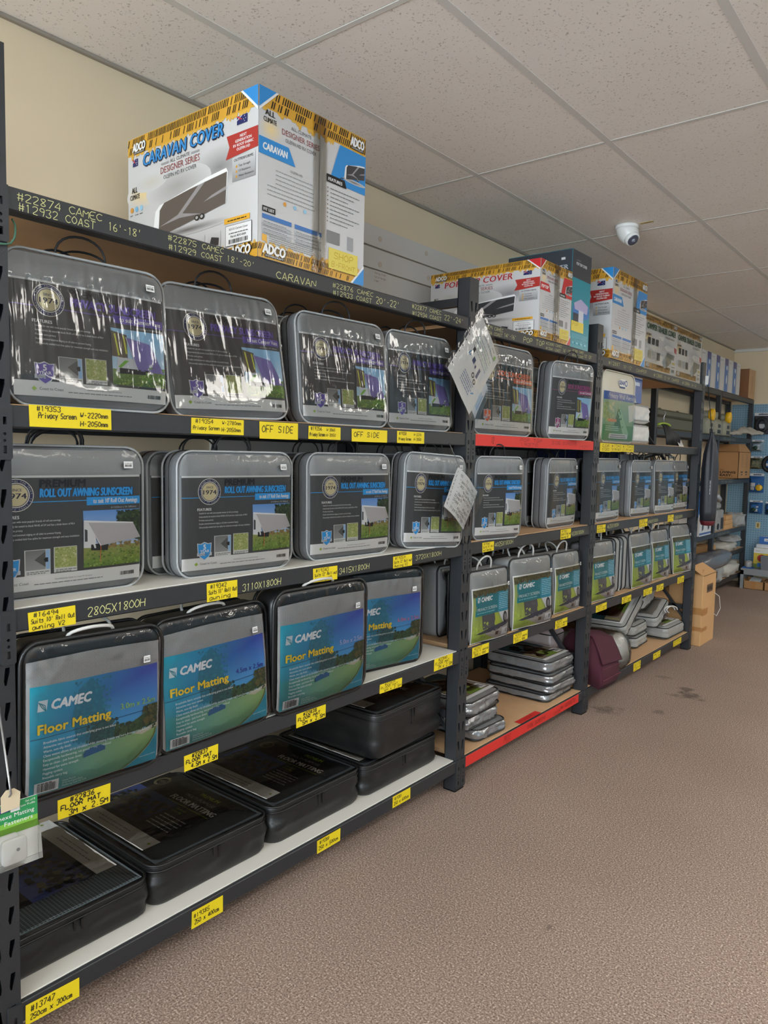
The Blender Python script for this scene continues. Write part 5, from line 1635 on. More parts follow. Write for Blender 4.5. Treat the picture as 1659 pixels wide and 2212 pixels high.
def adco_side(W, H, title, tc, td, corner, body):
    p = Pr()
    U = lambda f: f * W
    V = lambda f: f * H
    p.rect(0, 0, W, H, PAPERW); p.up()
    for (a, c, rx, ry, col) in ((.14, .60, .15, .10, rgb(226, 200, 140)), (.74, .60, .24, .14, rgb(134, 133, 134)), (.42, .58, .26, .12, rgb(162, 160, 158)), (.2, .66, .14, .06, rgb(190, 186, 176))):
        p.ell(U(a), V(c), U(rx), V(ry), col, PAPERW, 24)
    tyre_band(p, 0, W, V(.885), H, 1, 2); tyre_band(p, 0, W, 0, V(.085), -1, 3)
    p.l = 3
    p.poly([(U(.885), H), (W, H), (W, V(.855))], WH); p.up(); p.poly([(U(.90), H), (W, H), (W, V(.875))], corner)
    p.l = 3; adco(p, U(.045), V(.885), W * .115, H * .075); adco(p, U(.82), V(.01), W * .14, H * .075)
    p.l = 5
    p.text(title, U(.135), V(.782), H * .085, td, w=W * .64, bold=.075, shear=.12, space=1.08); p.up(); p.text(title, U(.14), V(.784), H * .082, tc, w=W * .63, bold=.03, shear=.12, space=1.08)
    p.l = 3
    p.text('ALL CLIMATE', U(.44), V(.742), H * .024, rgb(96, 96, 96), w=W * .155, al='c')
    p.rect(U(.29), V(.745), U(.35), V(.757), rgb(150, 150, 150)); p.rect(U(.53), V(.745), U(.59), V(.757), rgb(150, 150, 150))
    p.text('DESIGNER SERIES', U(.44), V(.688), H * .045, rgb(140, 60, 56), w=W * .31, al='c'); p.text('OLEFIN HD RV COVER', U(.44), V(.648), H * .027, rgb(84, 84, 84), w=W * .26, al='c')
    flag(p, U(.045), V(.805), W * .045, H * .05); flag(p, U(.86), V(.81), W * .07, H * .05)
    p.l = 3; p.text('ALL', U(.035), V(.625), H * .04, BK, w=W * .05, bold=.03); p.text('CLIMATE', U(.02), V(.58), H * .035, BK, w=W * .085, bold=.02)
    p.poly([(U(.79), V(.765)), (U(1), V(.765)), (U(1), V(.645)), (U(.785), V(.625)), (U(.81), V(.695))], rgb(170, 50, 44)); p.up()
    for k, t in enumerate(['NEXT', 'GENERATION', 'RV ROOF FABRIC', 'OLEFIN HD']): p.text(t, U(.905), V(.733 - .025 * k), H * .018, WH, al='c', bold=.02)
    p.l = 3; p.rect(U(.83), V(.48), U(.985), V(.625), rgb(140, 140, 140), rgb(196, 196, 196)); p.up(); p.text('OUTPERFORMS', U(.907), V(.597), H * .018, rgb(60, 60, 60), w=W * .13, al='c', bold=.02)
    for k, t in enumerate(['Tear Strength', 'UV Resistance', 'Water Resistance']): p.text(t, U(.875), V(.56 - .03 * k), H * .014, rgb(40, 40, 40)); p.ell(U(.86), V(.565 - .03 * k), W * .006, W * .006, rgb(206, 150, 50), n=8)
    p.l = 2; caravan(p, U(.18), V(.235), W * .62, H * .345, body, rgb(236, 236, 234))
    p.l = 3
    for k, c in enumerate((rgb(214, 150, 60), rgb(120, 180, 214), rgb(150, 196, 220))): p.ell(U(.035 + .042 * k), V(.51), W * .014, W * .014, c); p.words(U(.02 + .042 * k), V(.47), W * .03, H * .008, rgb(90, 90, 90), k)
    for k in range(4):
        a = .31 + .115 * k; p.l = 3; p.rect(U(a), V(.10), U(a + .095), V(.21), rgb(170, 168, 166), rgb(198, 197, 196)); p.up()
        p.poly([(U(a + .015), V(.13)), (U(a + .08), V(.12)), (U(a + .085), V(.165)), (U(a + .03), V(.18))], (rgb(90, 130, 170), rgb(196, 180, 120), rgb(216, 214, 210), rgb(40, 40, 44))[k])
        p.words(U(a + .02), V(.085), W * .06, H * .008, rgb(110, 110, 110), k)
    p.l = 3; p.rect(U(.775), V(.235), U(.95), V(.268), rgb(222, 166, 50)); p.rect(U(.785), V(.095), U(.965), V(.222), BK); p.up(); p.rect(U(.788), V(.098), U(.962), V(.219), rgb(226, 226, 224)); p.words(U(.8), V(.247), W * .13, H * .01, BK, 3); p.up()
    p.text('ADCO Caravan Cover', U(.875), V(.19), H * .014, BK, al='c'); p.words(U(.81), V(.168), W * .13, H * .008, rgb(60, 60, 60), 1); p.text('Part #: ADO-0604', U(.875), V(.145), H * .014, BK, al='c', bold=.02); p.bars(U(.81), V(.108), W * .13, H * .026, BK, 7)
    return p


def adco_front(W, H, title, tc, corner, split=.53, tagy=True):
    p = Pr()
    U = lambda f: f * W
    V = lambda f: f * H
    p.rect(0, 0, W, H, PAPERW); p.up(); p.ell(U(.1), V(.77), U(.1), V(.08), rgb(226, 200, 140), PAPERW, 20)
    tyre_band(p, 0, W, V(.885), H, 1, 5); tyre_band(p, 0, W, 0, V(.085), -1, 6)
    p.l = 3; p.poly([(0, H), (U(.16), H), (0, V(.855))], WH); p.poly([(U(.86), 0), (W, 0), (W, V(.14))], WH); p.up()
    p.poly([(0, H), (U(.14), H), (0, V(.875))], corner); p.poly([(U(.88), 0), (W, 0), (W, V(.12))], corner)
    p.l = 3; adco(p, U(.83), V(.895), W * .15, H * .08); adco(p, U(.03), V(.01), W * .20, H * .08)
    p.l = 3; p.text('ALL', U(.09), V(.845), H * .035, BK, al='c', bold=.03); p.text('CLIMATE', U(.09), V(.805), H * .03, BK, w=W * .11, al='c', bold=.02)
    p.text('ALL CLIMATE', U(.36), V(.825), H * .022, rgb(96, 96, 96), al='c'); p.text('DESIGNER SERIES', U(.36), V(.775), H * .036, rgb(140, 60, 56), w=W * .34, al='c'); p.text('OLEFIN HD RV COVER', U(.36), V(.735), H * .024, rgb(84, 84, 84), w=W * .28, al='c')
    p.poly([(0, V(.71)), (U(.25), V(.71)), (U(.31), V(.61)), (0, V(.61))], tc); p.up(); p.text(title, U(.03), V(.64), H * .042, WH, w=W * .21, bold=.04, shear=.1)
    p.l = 3; p.poly([(U(.73), V(.88)), (W, V(.88)), (W, V(.62)), (U(.63), V(.62))], tc); p.l = 4; caravan(p, U(.76), V(.66), W * .23, H * .15, rgb(60, 60, 62), WH)
    p.l = 5; p.poly([(U(.60), V(.66)), (U(.78), V(.66)), (U(.80), V(.61)), (U(.60), V(.61))], BK); p.up(); p.text('FEATURES', U(.615), V(.62), H * .022, WH, w=W * .14, bold=.03)
    p.l = 3
    for k in range(9): p.words(U(.64), V(.57 - .027 * k), W * (.3 - .06 * (k % 3)), H * .009, rgb(120, 120, 120), k); p.ell(U(.615), V(.574 - .027 * k), W * .005, W * .005, rgb(120, 90, 40), n=6)
    p.text('OLEFIN HD', U(.32), V(.565), H * .016, rgb(110, 110, 110), al='c')
    for k in range(7): p.words(U(.14 if k < 4 else .07), V(.54 - .026 * k), W * (.34 if k < 4 else .42), H * .008, rgb(150, 150, 150), k + 9)
    for k, c in enumerate((rgb(214, 150, 60), rgb(140, 186, 210), rgb(150, 196, 220))): p.ell(U(.22 + .09 * k), V(.36), W * .014, W * .014, c)
    p.rect(U(.03), V(.275), U(.14), V(.31), BK); p.up(); p.text('FIT LIST', U(.04), V(.283), H * .018, WH, w=W * .09, bold=.03)
    p.l = 3
    for a in (.03, .31):
        p.rect(U(a), V(.235), U(a + .25), V(.262), rgb(52, 110, 176))
        for k in range(4): p.rect(U(a), V(.21 - .022 * k), U(a + .25), V(.228 - .022 * k), (rgb(186, 188, 190), rgb(168, 170, 172))[k % 2])
    p.up()
    for a in (.03, .31):
        for k in range(4): p.words(U(a + .01), V(.215 - .022 * k), W * .2, H * .007, rgb(110, 110, 110), k)
    p.l = 3; p.rect(U(.03), V(.10), U(.07), V(.14), rgb(222, 166, 50))
    for k in range(4): p.words(U(.09), V(.135 - .012 * k), W * .4, H * .007, rgb(130, 130, 130), k)
    p.rect(U(.61), V(.22), U(.74), V(.30), rgb(120, 120, 120)); p.rect(U(.82), V(.21), U(.88), V(.30), rgb(150, 150, 152))
    if tagy:
        p.l = 5; p.rect(U(.63), V(.055), U(.93), V(.19), rgb(216, 198, 84)); p.up(); p.hand('SHOP', U(.68), V(.125), H * .045, rgb(190, 160, 30), w=W * .2); p.hand('B-FRONT', U(.66), V(.07), H * .035, rgb(190, 160, 30), w=W * .24)
    p.l = 5; p.line((U(split), 0), (U(split), H), .0016, rgb(120, 118, 116))
    return p


def carton(label, x0, x1, y0, y1, z0, z1, side, front, m, name='product_carton', tape=None, yaw=0.0):
    r = thing(name, label, 'box', ((x0 + x1) / 2, (y0 + y1) / 2, z0), (0, 0, yaw), group='cartons along the top shelf')
    w_, d_, h_ = (x1 - x0) / 2, (y1 - y0) / 2, z1 - z0
    b = MB(); b.cbox(-w_, w_, -d_, d_, 0, h_, .0025); b.build('box_body', m, r)
    if side: side.build('printed_side', M_PRINTG, r, False, (-w_, -d_ - .0006, 0))
    if front: front.build('printed_front', M_PRINTG, r, False, (w_ + .0006, -d_, 0), (0, 0, PI / 2))
    if tape:
        t = MB(); n = 24; V = []; F = []
        for j in range(n + 1):
            for i in range(5):
                yy = -d_ + 2 * d_ * tape + (-.028 + .056 * i / 4); V.append((w_ + .004 + .0015 * mnoise.noise((yy * 60, j * .9, x0)), yy, h_ * j / n))
        for j in range(n):
            for i in range(4): a = j * 5 + i; F.append((a, a + 1, a + 6, a + 5))
        t.add(V, F); t.build('packing_tape', M_TAPE, r, True)
    return r


ZT = ZL['A'] + .0028
M_CREAMB = mat('box_board_white', rgb(206, 202, 196), .6)
ABLUE = rgb(44, 134, 200); ABODY = rgb(92, 84, 78)
carton('large white caravan cover carton with blue title and gold tyre-track bands', -.617, .001, 1.358, 1.793, ZT, ZT + .445,
       adco_side(.618, .445, 'CARAVAN COVER', ABLUE, rgb(14, 30, 60), ABLUE, ABODY), adco_front(.435, .445, 'CARAVAN', ABLUE, ABLUE), M_CREAMB, tape=.53)
ARED = rgb(196, 40, 44)
carton('white pop top cover carton with red title and gold tyre-track bands', -.583, .001, 2.97, 3.285, ZT, ZT + .338,
       adco_side(.584, .338, 'POP TOP COVER', rgb(170, 44, 50), rgb(220, 200, 200), ARED, rgb(58, 60, 62)), adco_front(.315, .338, 'POP TOP', ARED, ARED), M_CREAMB, tape=.5)


def teal_faces():
    H = .452; out = []
    for W in (.34, .21):
        p = Pr(); p.rect(0, 0, W, H * .72, rgb(26, 140, 156)); p.rect(0, H * .72, W, H, rgb(52, 58, 66)); p.up()
        if W < .3:
            p.text('CARAVAN', W * .2, H * .9, H * .016, rgb(150, 154, 160)); p.text('POP TOP COVER', W * .2, H * .855, H * .032, rgb(214, 216, 218), w=W * .56, bold=.03)
            p.poly([(W * .1, H * .42), (W * .6, H * .52), (W * .95, H * .45), (W * .95, H * .34), (W * .5, H * .30), (W * .1, H * .34)], rgb(60, 120, 190)); p.up()
            p.poly([(W * .15, H * .46), (W * .5, H * .52), (W * .9, H * .47), (W * .85, H * .38), (W * .2, H * .40)], rgb(176, 170, 206)); p.up(); p.rect(W * .4, H * .27, W * .66, H * .40, rgb(206, 210, 220)); p.rect(W * .12, H * .24, W * .4, H * .36, rgb(40, 44, 60)); p.up()
            p.rect(W * .03, H * .17, W * .68, H * .275, rgb(226, 206, 64)); p.l = 4; p.hand('POP', W * .1, H * .225, H * .035, rgb(170, 140, 30), w=W * .3)
            for k in range(4): p.words(W * .06, H * (.14 - .014 * k), W * .85, H * .008, rgb(120, 200, 214), k)
            for k in range(4): p.rect(W * (.08 + .22 * k), H * .04, W * (.2 + .22 * k), H * .06, rgb(110, 190, 206))
        else:
            p.text('POP TOP COVER', W * .95, H * .80, H * .05, rgb(180, 184, 188), al='r', w=W * .8, bold=.03); p.up(); p.rect(W * .84, H * .90, W * .90, H * .925, rgb(196, 198, 200))
        out.append(p)
    return out


_ts, _tf = teal_faces()
carton('dark grey and teal pop top cover carton behind the red-titled one', -.35, -.008, 3.30, 3.512, ZT, ZT + .455, _ts, _tf, mat('box_board_teal', rgb(30, 120, 134), .5))
carton('tall white caravan cover carton with blue corner, standing behind the middle post', -.60, .001, 3.765, 4.255, ZT, ZT + .462,
       adco_side(.601, .462, 'CARAVAN COVER', ABLUE, rgb(14, 30, 60), ABLUE, ABODY), adco_front(.49, .462, 'CARAVAN', ABLUE, ABLUE, .66), M_CREAMB, tape=.62)


def camper_front(W, H):
    p = Pr(); U = lambda f: f * W; V = lambda f: f * H
    p.rect(0, 0, W, H, rgb(220, 219, 216)); p.up(); p.ell(U(.12), V(.6), U(.12), V(.12), rgb(236, 206, 120), rgb(220, 219, 216), 16); p.ell(U(.7), V(.5), U(.3), V(.2), rgb(186, 186, 188), rgb(220, 219, 216), 16)
    tyre_band(p, 0, W, V(.90), H, 1, 8); tyre_band(p, U(.05), U(.82), V(.03), V(.14), 0, 9)
    p.l = 3; adco(p, U(.88), V(.90), W * .1, H * .08); adco(p, U(.06), V(.04), W * .1, H * .09)
    p.l = 4; p.text('CAMPER TRAILER COVER', U(.06), V(.755), H * .105, rgb(36, 84, 52), w=W * .9, bold=.05, shear=.05)
    p.text('DESIGNER SERIES', U(.62), V(.68), H * .035, rgb(130, 110, 104), w=W * .3); p.text('ALL CLIMATE', U(.05), V(.63), H * .04, BK, w=W * .14, bold=.03)
    p.poly([(U(.60), V(.50)), (U(.68), V(.56)), (U(.92), V(.54)), (U(.96), V(.46)), (U(.7), V(.44))], rgb(222, 222, 220)); p.poly([(U(.62), V(.16)), (U(.70), V(.42)), (U(.95), V(.40)), (U(.92), V(.30)), (U(.68), V(.12))], rgb(130, 132, 118)); p.poly([(U(.56), V(.2)), (U(.66), V(.36)), (U(.68), V(.12)), (U(.62), V(.10))], rgb(170, 182, 186))
    for k in range(3): p.rect(U(.12 + .13 * k), V(.22), U(.22 + .13 * k), V(.36), (rgb(186, 180, 160), rgb(190, 190, 188), rgb(70, 72, 76))[k])
    for k in range(3): p.rect(U(.10 + .12 * k), V(.48), U(.18 + .12 * k), V(.60), (rgb(30, 30, 32), rgb(54, 56, 58), rgb(70, 70, 70))[k])
    p.poly([(U(.92), V(.56)), (U(1), V(.54)), (U(1), V(.44)), (U(.93), V(.46))], rgb(190, 54, 60))
    p.rect(U(.84), V(.02), U(.99), V(.3), rgb(222, 222, 218)); p.up(); p.bars(U(.86), V(.06), W * .09, H * .06); p.rect(U(.87), V(.22), U(.96), V(.26), rgb(214, 190, 90)); p.words(U(.86), V(.16), W * .1, H * .02, BK, 2)
    return p


def camper(label, y0, y1, h, yaw):
    r = carton(label, -.40, -.018, y0, y1, ZT, ZT + h, None, camper_front(y1 - y0, h), M_CREAMB, yaw=yaw)
    d_ = (y1 - y0) / 2
    f = MB(); V = []; F = []; n = 26
    for j in range(n + 1):
        for i in range(n + 1):
            y = -d_ + 2 * d_ * i / n; z = h * j / n
            V.append((.191 + .006 + .004 * mnoise.noise((y * 7, z * 22, y0)) + .0012 * mnoise.noise((y * 40, z * 40, y0 + 3)), y, z))
    for j in range(n):
        for i in range(n): a = j * (n + 1) + i; F.append((a, a + 1, a + n + 2, a + n + 1))
    f.add(V, F); f.build('shrink_wrap', M_FILM, r, True)


camper('camper trailer cover carton in shiny wrap beside the tall caravan carton', 4.312, 4.845, .315, -.02)
camper('camper trailer cover carton in shiny wrap at the end of the top shelf', 4.860, 5.376, .318, -.010)

# ---- row B, bay three: green cased awning bag, silver bags, hank of cords
GW, GH = .385, .36
g_warp = bulge_fn(GW, GH, .016, 3)


def gear_card():
    p = Pr(lambda u, v: g_warp(u, v) + .002); L = -.182; W = .364; T = .255; H = .245
    U = lambda f: L + f * W; V = lambda f: T - f * H
    p.rect(L, V(1), -L, T, rgb(120, 158, 116), rgb(150, 176, 148)); p.up(); p.rect(L, V(.17), -L, T, rgb(64, 96, 168)); p.rect(L, V(1), -L, V(.68), rgb(92, 142, 92))
    p.speck(L, V(.62), U(.3), V(.2), [rgb(170, 180, 120), rgb(140, 160, 100), rgb(190, 190, 150)], 40, .006, .02, 5); p.up()
    p.text('Privacy Wall Awning', U(.12), V(.13), .026, rgb(206, 214, 226), w=.86 * W)
    p.poly([(U(.30), V(.72)), (U(.45), V(.25)), (U(.62), V(.74))], rgb(62, 108, 58)); p.poly([(U(.45), V(.25)), (U(.80), V(.85)), (U(.62), V(.9)), (U(.42), V(.4))], rgb(150, 184, 140)); p.poly([(U(.75), V(.25)), (U(.98), V(.2)), (U(.98), V(.55)), (U(.8), V(.6))], rgb(204, 206, 196)); p.up()
    p.rect(U(.12), V(.62), U(.38), V(.56), rgb(206, 130, 80)); p.rect(U(.18), V(.96), U(.78), V(.86), rgb(206, 208, 204)); p.up()
    for k in range(2): p.words(U(.21), V(.94 - .04 * k), .5 * W, .006, rgb(90, 90, 90), k)
    for k in range(3): p.words(U(.06), V(.80 - .04 * k), .4 * W, .005, rgb(200, 214, 200), k)
    return p.mesh('insert_card', M_PRINT)


r = thing('awning_bag', 'cream-topped clear bag with green tent picture on the third bay', 'bag')
place(r, -.022, 3.735, zb, .425, -.03, .0, 0, .425 / GW, .378 / GH)
M_CRM = mat('cream_case_fabric', rgb(206, 200, 182), .6, var=.06, vscale=10)
pillow(GW, GH, .08, .05, .016, 3).build('case_body', M_CRM, r, True)
b = MB(); link('insert_card', gear_card(), r)
film_grid(GW, GH, .05, .016, .009, 40, 40, lambda u, v: .003 * mnoise.noise((u * 40, v * 8, 2)) * math.exp(-max(0, .26 - v) / .06), 3, z1=.262).build('clear_cover', M_FILM, r, True)
loop_tube(GW, GH, .05, -.001, .003).build('piping', M_CRM, r, True)
p = Pr(lambda u, v: g_warp(u, v) + .004); p.ell(.02, .305, .062, .022, rgb(222, 220, 212)); p.up(); p.text('GEAR', .0, .297, .02, rgb(52, 74, 130), w=.075, al='c', bold=.04); p.ring(.052, .306, .010, .016, rgb(52, 74, 130), 14); p.rect(-.02, .279, .04, .287, rgb(52, 74, 130)); p.build('logo', M_PRINT, r)
M_SILV2 = mat('pale_silver_fabric', rgb(206, 206, 202), .35, var=.05, vscale=10, bump=.8, bscale=14, stretch=(1, .3, 2))
gS = 'pale silver bags lying on the third bay'
lay_flat('lower pale silver bag beside the green tent bag', -.03, 4.17, 4.50, zb, .115, .34, 0, seed=61, body=M_SILV2, name='silver_bag', group=gS, film=False, rough=.006, trim=M_TRIM_S)
lay_flat('upper pale silver bag beside the green tent bag', -.03, 4.175, 4.50, zb + .121, .11, .34, .02, seed=63, body=M_SILV2, name='silver_bag', group=gS, film=False, rough=.006, trim=M_TRIM_S)
p = Pr(); p.rect(0, 0, .14, .15, rgb(40, 84, 160)); p.up(); p.rect(0, .142, .14, .15, WH); p.rect(.02, .10, .10, .12, rgb(190, 204, 226)); p.poly([(.02, 0), (.06, 0), (.04, .03)], rgb(200, 206, 216))
carton('small blue carton standing on the silver bags', -.20, -.06, 4.27, 4.41, zb + .24, zb + .385, None, p, mat('box_board_blue', rgb(36, 76, 150), .5))
r = thing('cord_pack', 'hank of black cords with green ties and a white card', 'cord pack', (-.08, 4.97, zb))
r.scale = (1, 1.15, .66)
for k in range(14):
    b = MB(); a = -.09 + .17 * k / 13
    b.tube([(-.02, a * .35 - .02, .215), (.0, a * .6 - .02, .19), (.03 + .002 * k, a - .01, .09), (.04, a * 1.25, .012)], .0055, 5); b.build('cord', M_CORD_B, r, True)
b = MB(); b.tube([(-.02 + .01 * math.cos(a), -.02 + .07 * math.cos(a), .205 + .022 * math.sin(a)) for a in [PI * i / 8 for i in range(9)]], .010, 6); b.build('tie', mat('lime_tie', rgb(150, 176, 60), .6), r, True)
b = MB(); b.tube([(-.02, -.02, .21), (-.02, -.03, .28), (-.02, -.01, .335), (-.02, -.035, .35)], .004, 6); b.build('hook', mat('bare_wire', rgb(150, 150, 150), .35, metal=.8), r, True)
p = Pr(); p.rect(0, 0, .10, .17, rgb(206, 204, 200)); p.up(); p.rect(.005, .07, .095, .155, rgb(120, 96, 88)); p.rect(.01, .02, .09, .055, rgb(226, 226, 224)); p.build('card', M_PRINT, r, False, (.045, .03, .0), (-.25, 0, PI / 2 + .2))
p = Pr(); p.rect(0, 0, .11, .075, rgb(222, 222, 218)); p.up(); p.rect(.012, .012, .098, .063, rgb(196, 196, 192)); p.build('label_card', M_PRINT, r, False, (.06, .05, .003), (-.3, 0, PI / 2 + .1))
# boxes showing above the awning bags in bay three
p = Pr(); p.rect(0, 0, .50, .17, rgb(22, 38, 78)); p.up(); p.text('Queen-up', .12, .09, .045, rgb(186, 194, 210), w=.22, bold=.02)
r = plain_carton('navy carton behind the silver cases in the third bay', -.60, -.29, 4.15, 4.68, zc, zc + .385, mat('box_board_navy', rgb(24, 40, 80), .5), tape=False)
p.build('printed_front', M_PRINT, r, False, (.1558, -.25, .21), (0, 0, PI / 2))
r = plain_carton('white carton behind the cases near the far post', -.60, -.285, 4.72, 5.12, zc, zc + .372, mat('box_board_plain_white', rgb(208, 208, 206), .6), tape=False)
plain_carton('brown carton squeezed behind the last silver case', -.57, -.30, 5.15, 5.38, zc, zc + .36)
r = thing('strap_bundle', 'loose black and white straps lying over the silver cases', 'straps', (-.12, 5.0, zc + .352))
for k in range(6):
    b = MB(); b.tube([(-.02 - .02 * k, -.26 + .03 * k, 0.0), (.0 - .01 * k, -.08 + .03 * k, .022 + .004 * k), (-.02, .10 + .02 * k, .026), (.01, .24 - .02 * k, .004)], .008 if k % 2 else .006, 5); b.build('strap', (M_CORD_B, M_CORD_W)[k % 2], r, True)

# ================================================================== the far end
FZ = [2.0, 1.582, 1.162, .652, .415, .152]
FX = -0.43
frack = thing('shelving_rack', 'second black shelving rack set back in the far corner, loaded with loose stock', 'shelving', (-.57, 7.2, 0))
FP = [(5.72, 5.77), (7.45, 7.50), (8.68, 8.73)]
for (a, c) in FP:
    wpar(post_mesh('post', a, c, 1.999, FX, .04, slots=False).build('post', M_STEEL), frack)
    wpar(post_mesh('post', a, c, 1.999, XW + .012, .04, slots=False, sgn=-1).build('post', M_STEEL), frack)
for (a, c) in ((5.77, 7.45), (7.50, 8.68)):
    for k, z in enumerate(FZ):
        if k == 4 and a < 7: continue
        wpar(beam_mb(a, c, z, FX + .002).build('beam', M_STEEL), frack)
        wpar(beam_mb(a, c, z, XW + .010, -1).build('beam', M_STEEL), frack)
        b = MB(); b.box(XW + .02, FX - .011, a + .001, c - .001, z - .014, z + .002); wpar(b.build('shelf_board', M_MDF), frack)
        if a > 7 and 0 < k < 4:
            p = Pr(); p.hand(('576-5m5-430', '721-5m-200X', '628-5m5-400')[k - 1], 0, 0, .022, rgb(170, 172, 150), w=.42)
            o = wpar(p.build('chalk_writing', M_PRINT, None, False, (FX + .0026, 7.62, z - .036), (0, 0, PI / 2)), frack)
for (y, z0, z1) in ((8.70, .05, .40), (7.475, .70, 1.1)):
    b = MB(); b.loft([[(x, y + q, z + r) for q, r in ((-.01, -.012), (.01, -.012), (.01, .012), (-.01, .012))] for x, z in ((XW + .02, z1), (FX - .02, z0))])
    wpar(b.build('diagonal_brace', M_STEEL), frack)
# thin blue-and-white cartons and a brown one on top
for k, (a, c) in enumerate(((6.60, 6.90), (6.92, 7.19), (7.20, 7.475), (7.485, 7.765), (7.775, 8.07))):
    W, H = c - a, .305; p = Pr(); p.rect(0, 0, W, H, rgb(196, 196, 196)); p.up(); p.rect(W * .08, 0, W * .5, H * .8, rgb(40, 106, 176)); p.rect(W * .08, H * .8, W * .5, H, rgb(46, 52, 120)); p.up()
    p.ell(W * .33, H * .72, W * .08, H * .07, rgb(196, 204, 214)); p.ell(W * .33, H * .36, W * .07, H * .14, rgb(206, 212, 220)); p.words(W * .6, H * .9, W * .3, .008, rgb(120, 120, 124), k); p.rect(W * .55, 0, W * .57, H, rgb(150, 150, 152))
    carton(['first', 'second', 'third', 'fourth', 'last'][k] + ' of the slim blue and white cartons standing in a row beyond the camper boxes', -.66, FX + .008, a, c, 2.003, 2.003 + H, None, p, mat('box_board_plain_white', rgb(208, 208, 206), .6), yaw=0)
p = Pr(); p.rect(0, 0, .26, .3, rgb(186, 142, 96)); p.up(); p.hand('EX', .08, .05, .03, rgb(60, 46, 34), w=.05); p.hand('EX', .16, .05, .03, rgb(60, 46, 34), w=.05)
for k in range(8): p.words(.10, .22 - .018 * k, .07, .010, rgb(120, 90, 60), k)
s_ = Pr(); s_.rect(0, 0, .21, .30, rgb(136, 96, 66)); s_.up(); s_.text('MARS', .005, .07, .022, rgb(50, 34, 26), bold=.04)  # side painted darker than the front, its shade put into the board colour
carton('brown shipping carton beyond the slim blue and white ones', -.63, FX + .01, 8.42, 8.68, 2.003, 2.303, s_, p, M_CARD)

# olive crate, containers with yellow caps
M_OLIVE = mat('olive_plastic', rgb(88, 88, 70), .55, var=.05, vscale=6)
M_OLIVEL = mat('grey_olive_plastic', rgb(142, 142, 124), .5, var=.05, vscale=6)
M_CAP = mat('yellow_plastic', rgb(236, 184, 24), .4)
zf = FZ[1] + .002
r = thing('storage_crate', 'long olive plastic storage crate with latches on the far rack', 'crate', (-.545, 6.345, zf))
b = MB(); b.cbox(-.10, .10, -.55, .55, 0, .10, .012); b.build('crate_body', M_OLIVE, r)
b = MB(); b.cbox(-.106, .106, -.556, .556, .1, .155, .012); b.build('lid', M_OLIVE, r)
for y in (-.2, .25):
    b = MB(); b.tube([(.0, y + .05 * math.cos(a), .155 + .022 * math.sin(a)) for a in [PI * i / 8 for i in range(9)]], .005, 6); b.build('handle', M_OLIVE, r, True)
for k, y in enumerate((7.06, 7.31, 7.61)):
    r = thing('fluid_container', ['grey plastic container with a yellow cap beside the slotted post', 'grey plastic container between the two with yellow caps', 'grey plastic container with a round yellow cap facing the aisle'][k], 'container', (-.50, y, zf), group='containers on the far rack')
    r.scale = (1, .88, 1)
    b = MB(); L = rrect(.22, .235, .03, 4)
    b.loft([[(u * s, v - .1175 * 1, z) if False else (u * s, (v - .1175) * s, z) for u, v in L] for s, z in ((.95, 0), (1, .01), (1, .10), (.97, .125), (.80, .145))]); b.build('container_body', M_OLIVEL, r, True)
    b = MB(); b.box(.108, .114, -.05, .05, .012, .045); b.box(.108, .114, -.03, .04, .065, .095); b.build('panel', M_DARKP, r)  # flat dark plates standing proud of the container front
    b = MB(); b.tube([(.0, 0, .14), (.02, 0, .165), (.05, 0, .175), (.09, 0, .172)], [.03, .034, .036, .036], 12); b.build('spout', M_OLIVEL, r, True)
    if k != 1:
        b = MB(); b.tube([(.088, 0, .172), (.092, 0, .172), (.128, 0, .172), (.132, 0, .172)], [.03, .052, .052, .045], 18); b.build('cap', M_CAP, r, True)
r = thing('foam_sheet', 'crumpled white foam sheet lying along the far rack', 'packing sheet', (-.48, 8.10, zf))
b = MB(); V = []; F = []
for j in range(19):
    for i in range(7):
        f = j / 18; y = -.37 + .93 * f; wd = .02 + .12 * f ** .7
        V.append((wd * (i / 3 - 1) + .05 * f + .01, y, .006 + (.04 + .12 * f) * (.6 + .5 * mnoise.noise((i * .8, j * .5, 2))) * (1 - .5 * abs(i / 3 - 1))))
o = len(V)
for j in range(18):
    for i in range(6): a = j * 7 + i; F.append((a, a + 7, a + 8, a + 1))
V += [(x, y, z - .004) for x, y, z in V]
F += [tuple(reversed([q + o for q in f])) for f in F[:108]]
b.add(V, F); b.build('sheet', mat('white_foam', rgb(206, 202, 192), .8), r, True)

# open carton with lettering
r = thing('open_carton', 'open brown carton printed LIVING EASY on the far rack', 'box', (-.54, 8.36, FZ[2] + .002), group=None)
b = MB(); w_, d_, h_ = .14, .235, .275
for (p0, p1, q0, q1) in ((-w_, w_, -d_, -d_ + .005), (-w_, w_, d_ - .005, d_), (-w_, -w_ + .005, -d_, d_), (w_ - .005, w_, -d_, d_)): b.box(p0, p1, q0, q1, 0, h_)
b.box(-w_, w_, -d_, d_, 0, .005); b.build('box_body', M_CARD, r)
for (pts) in ([(-w_, -d_, h_), (w_, -d_, h_), (w_ - .03, -d_ - .0 + .09, h_ + .08), (-w_ + .01, -d_ + .09, h_ + .075)], [(w_, -d_, h_), (w_, d_, h_), (w_ - .05, d_ - .05, h_ + .085), (w_ - .05, -d_ + .09, h_ + .08)]):
    b = MB(); b.add(pts + [(x, y, z - .004) for x, y, z in pts], [(0, 1, 2, 3), (7, 6, 5, 4), (0, 4, 5, 1), (1, 5, 6, 2), (2, 6, 7, 3), (3, 7, 4, 0)]); b.build('flap', M_CARD, r)
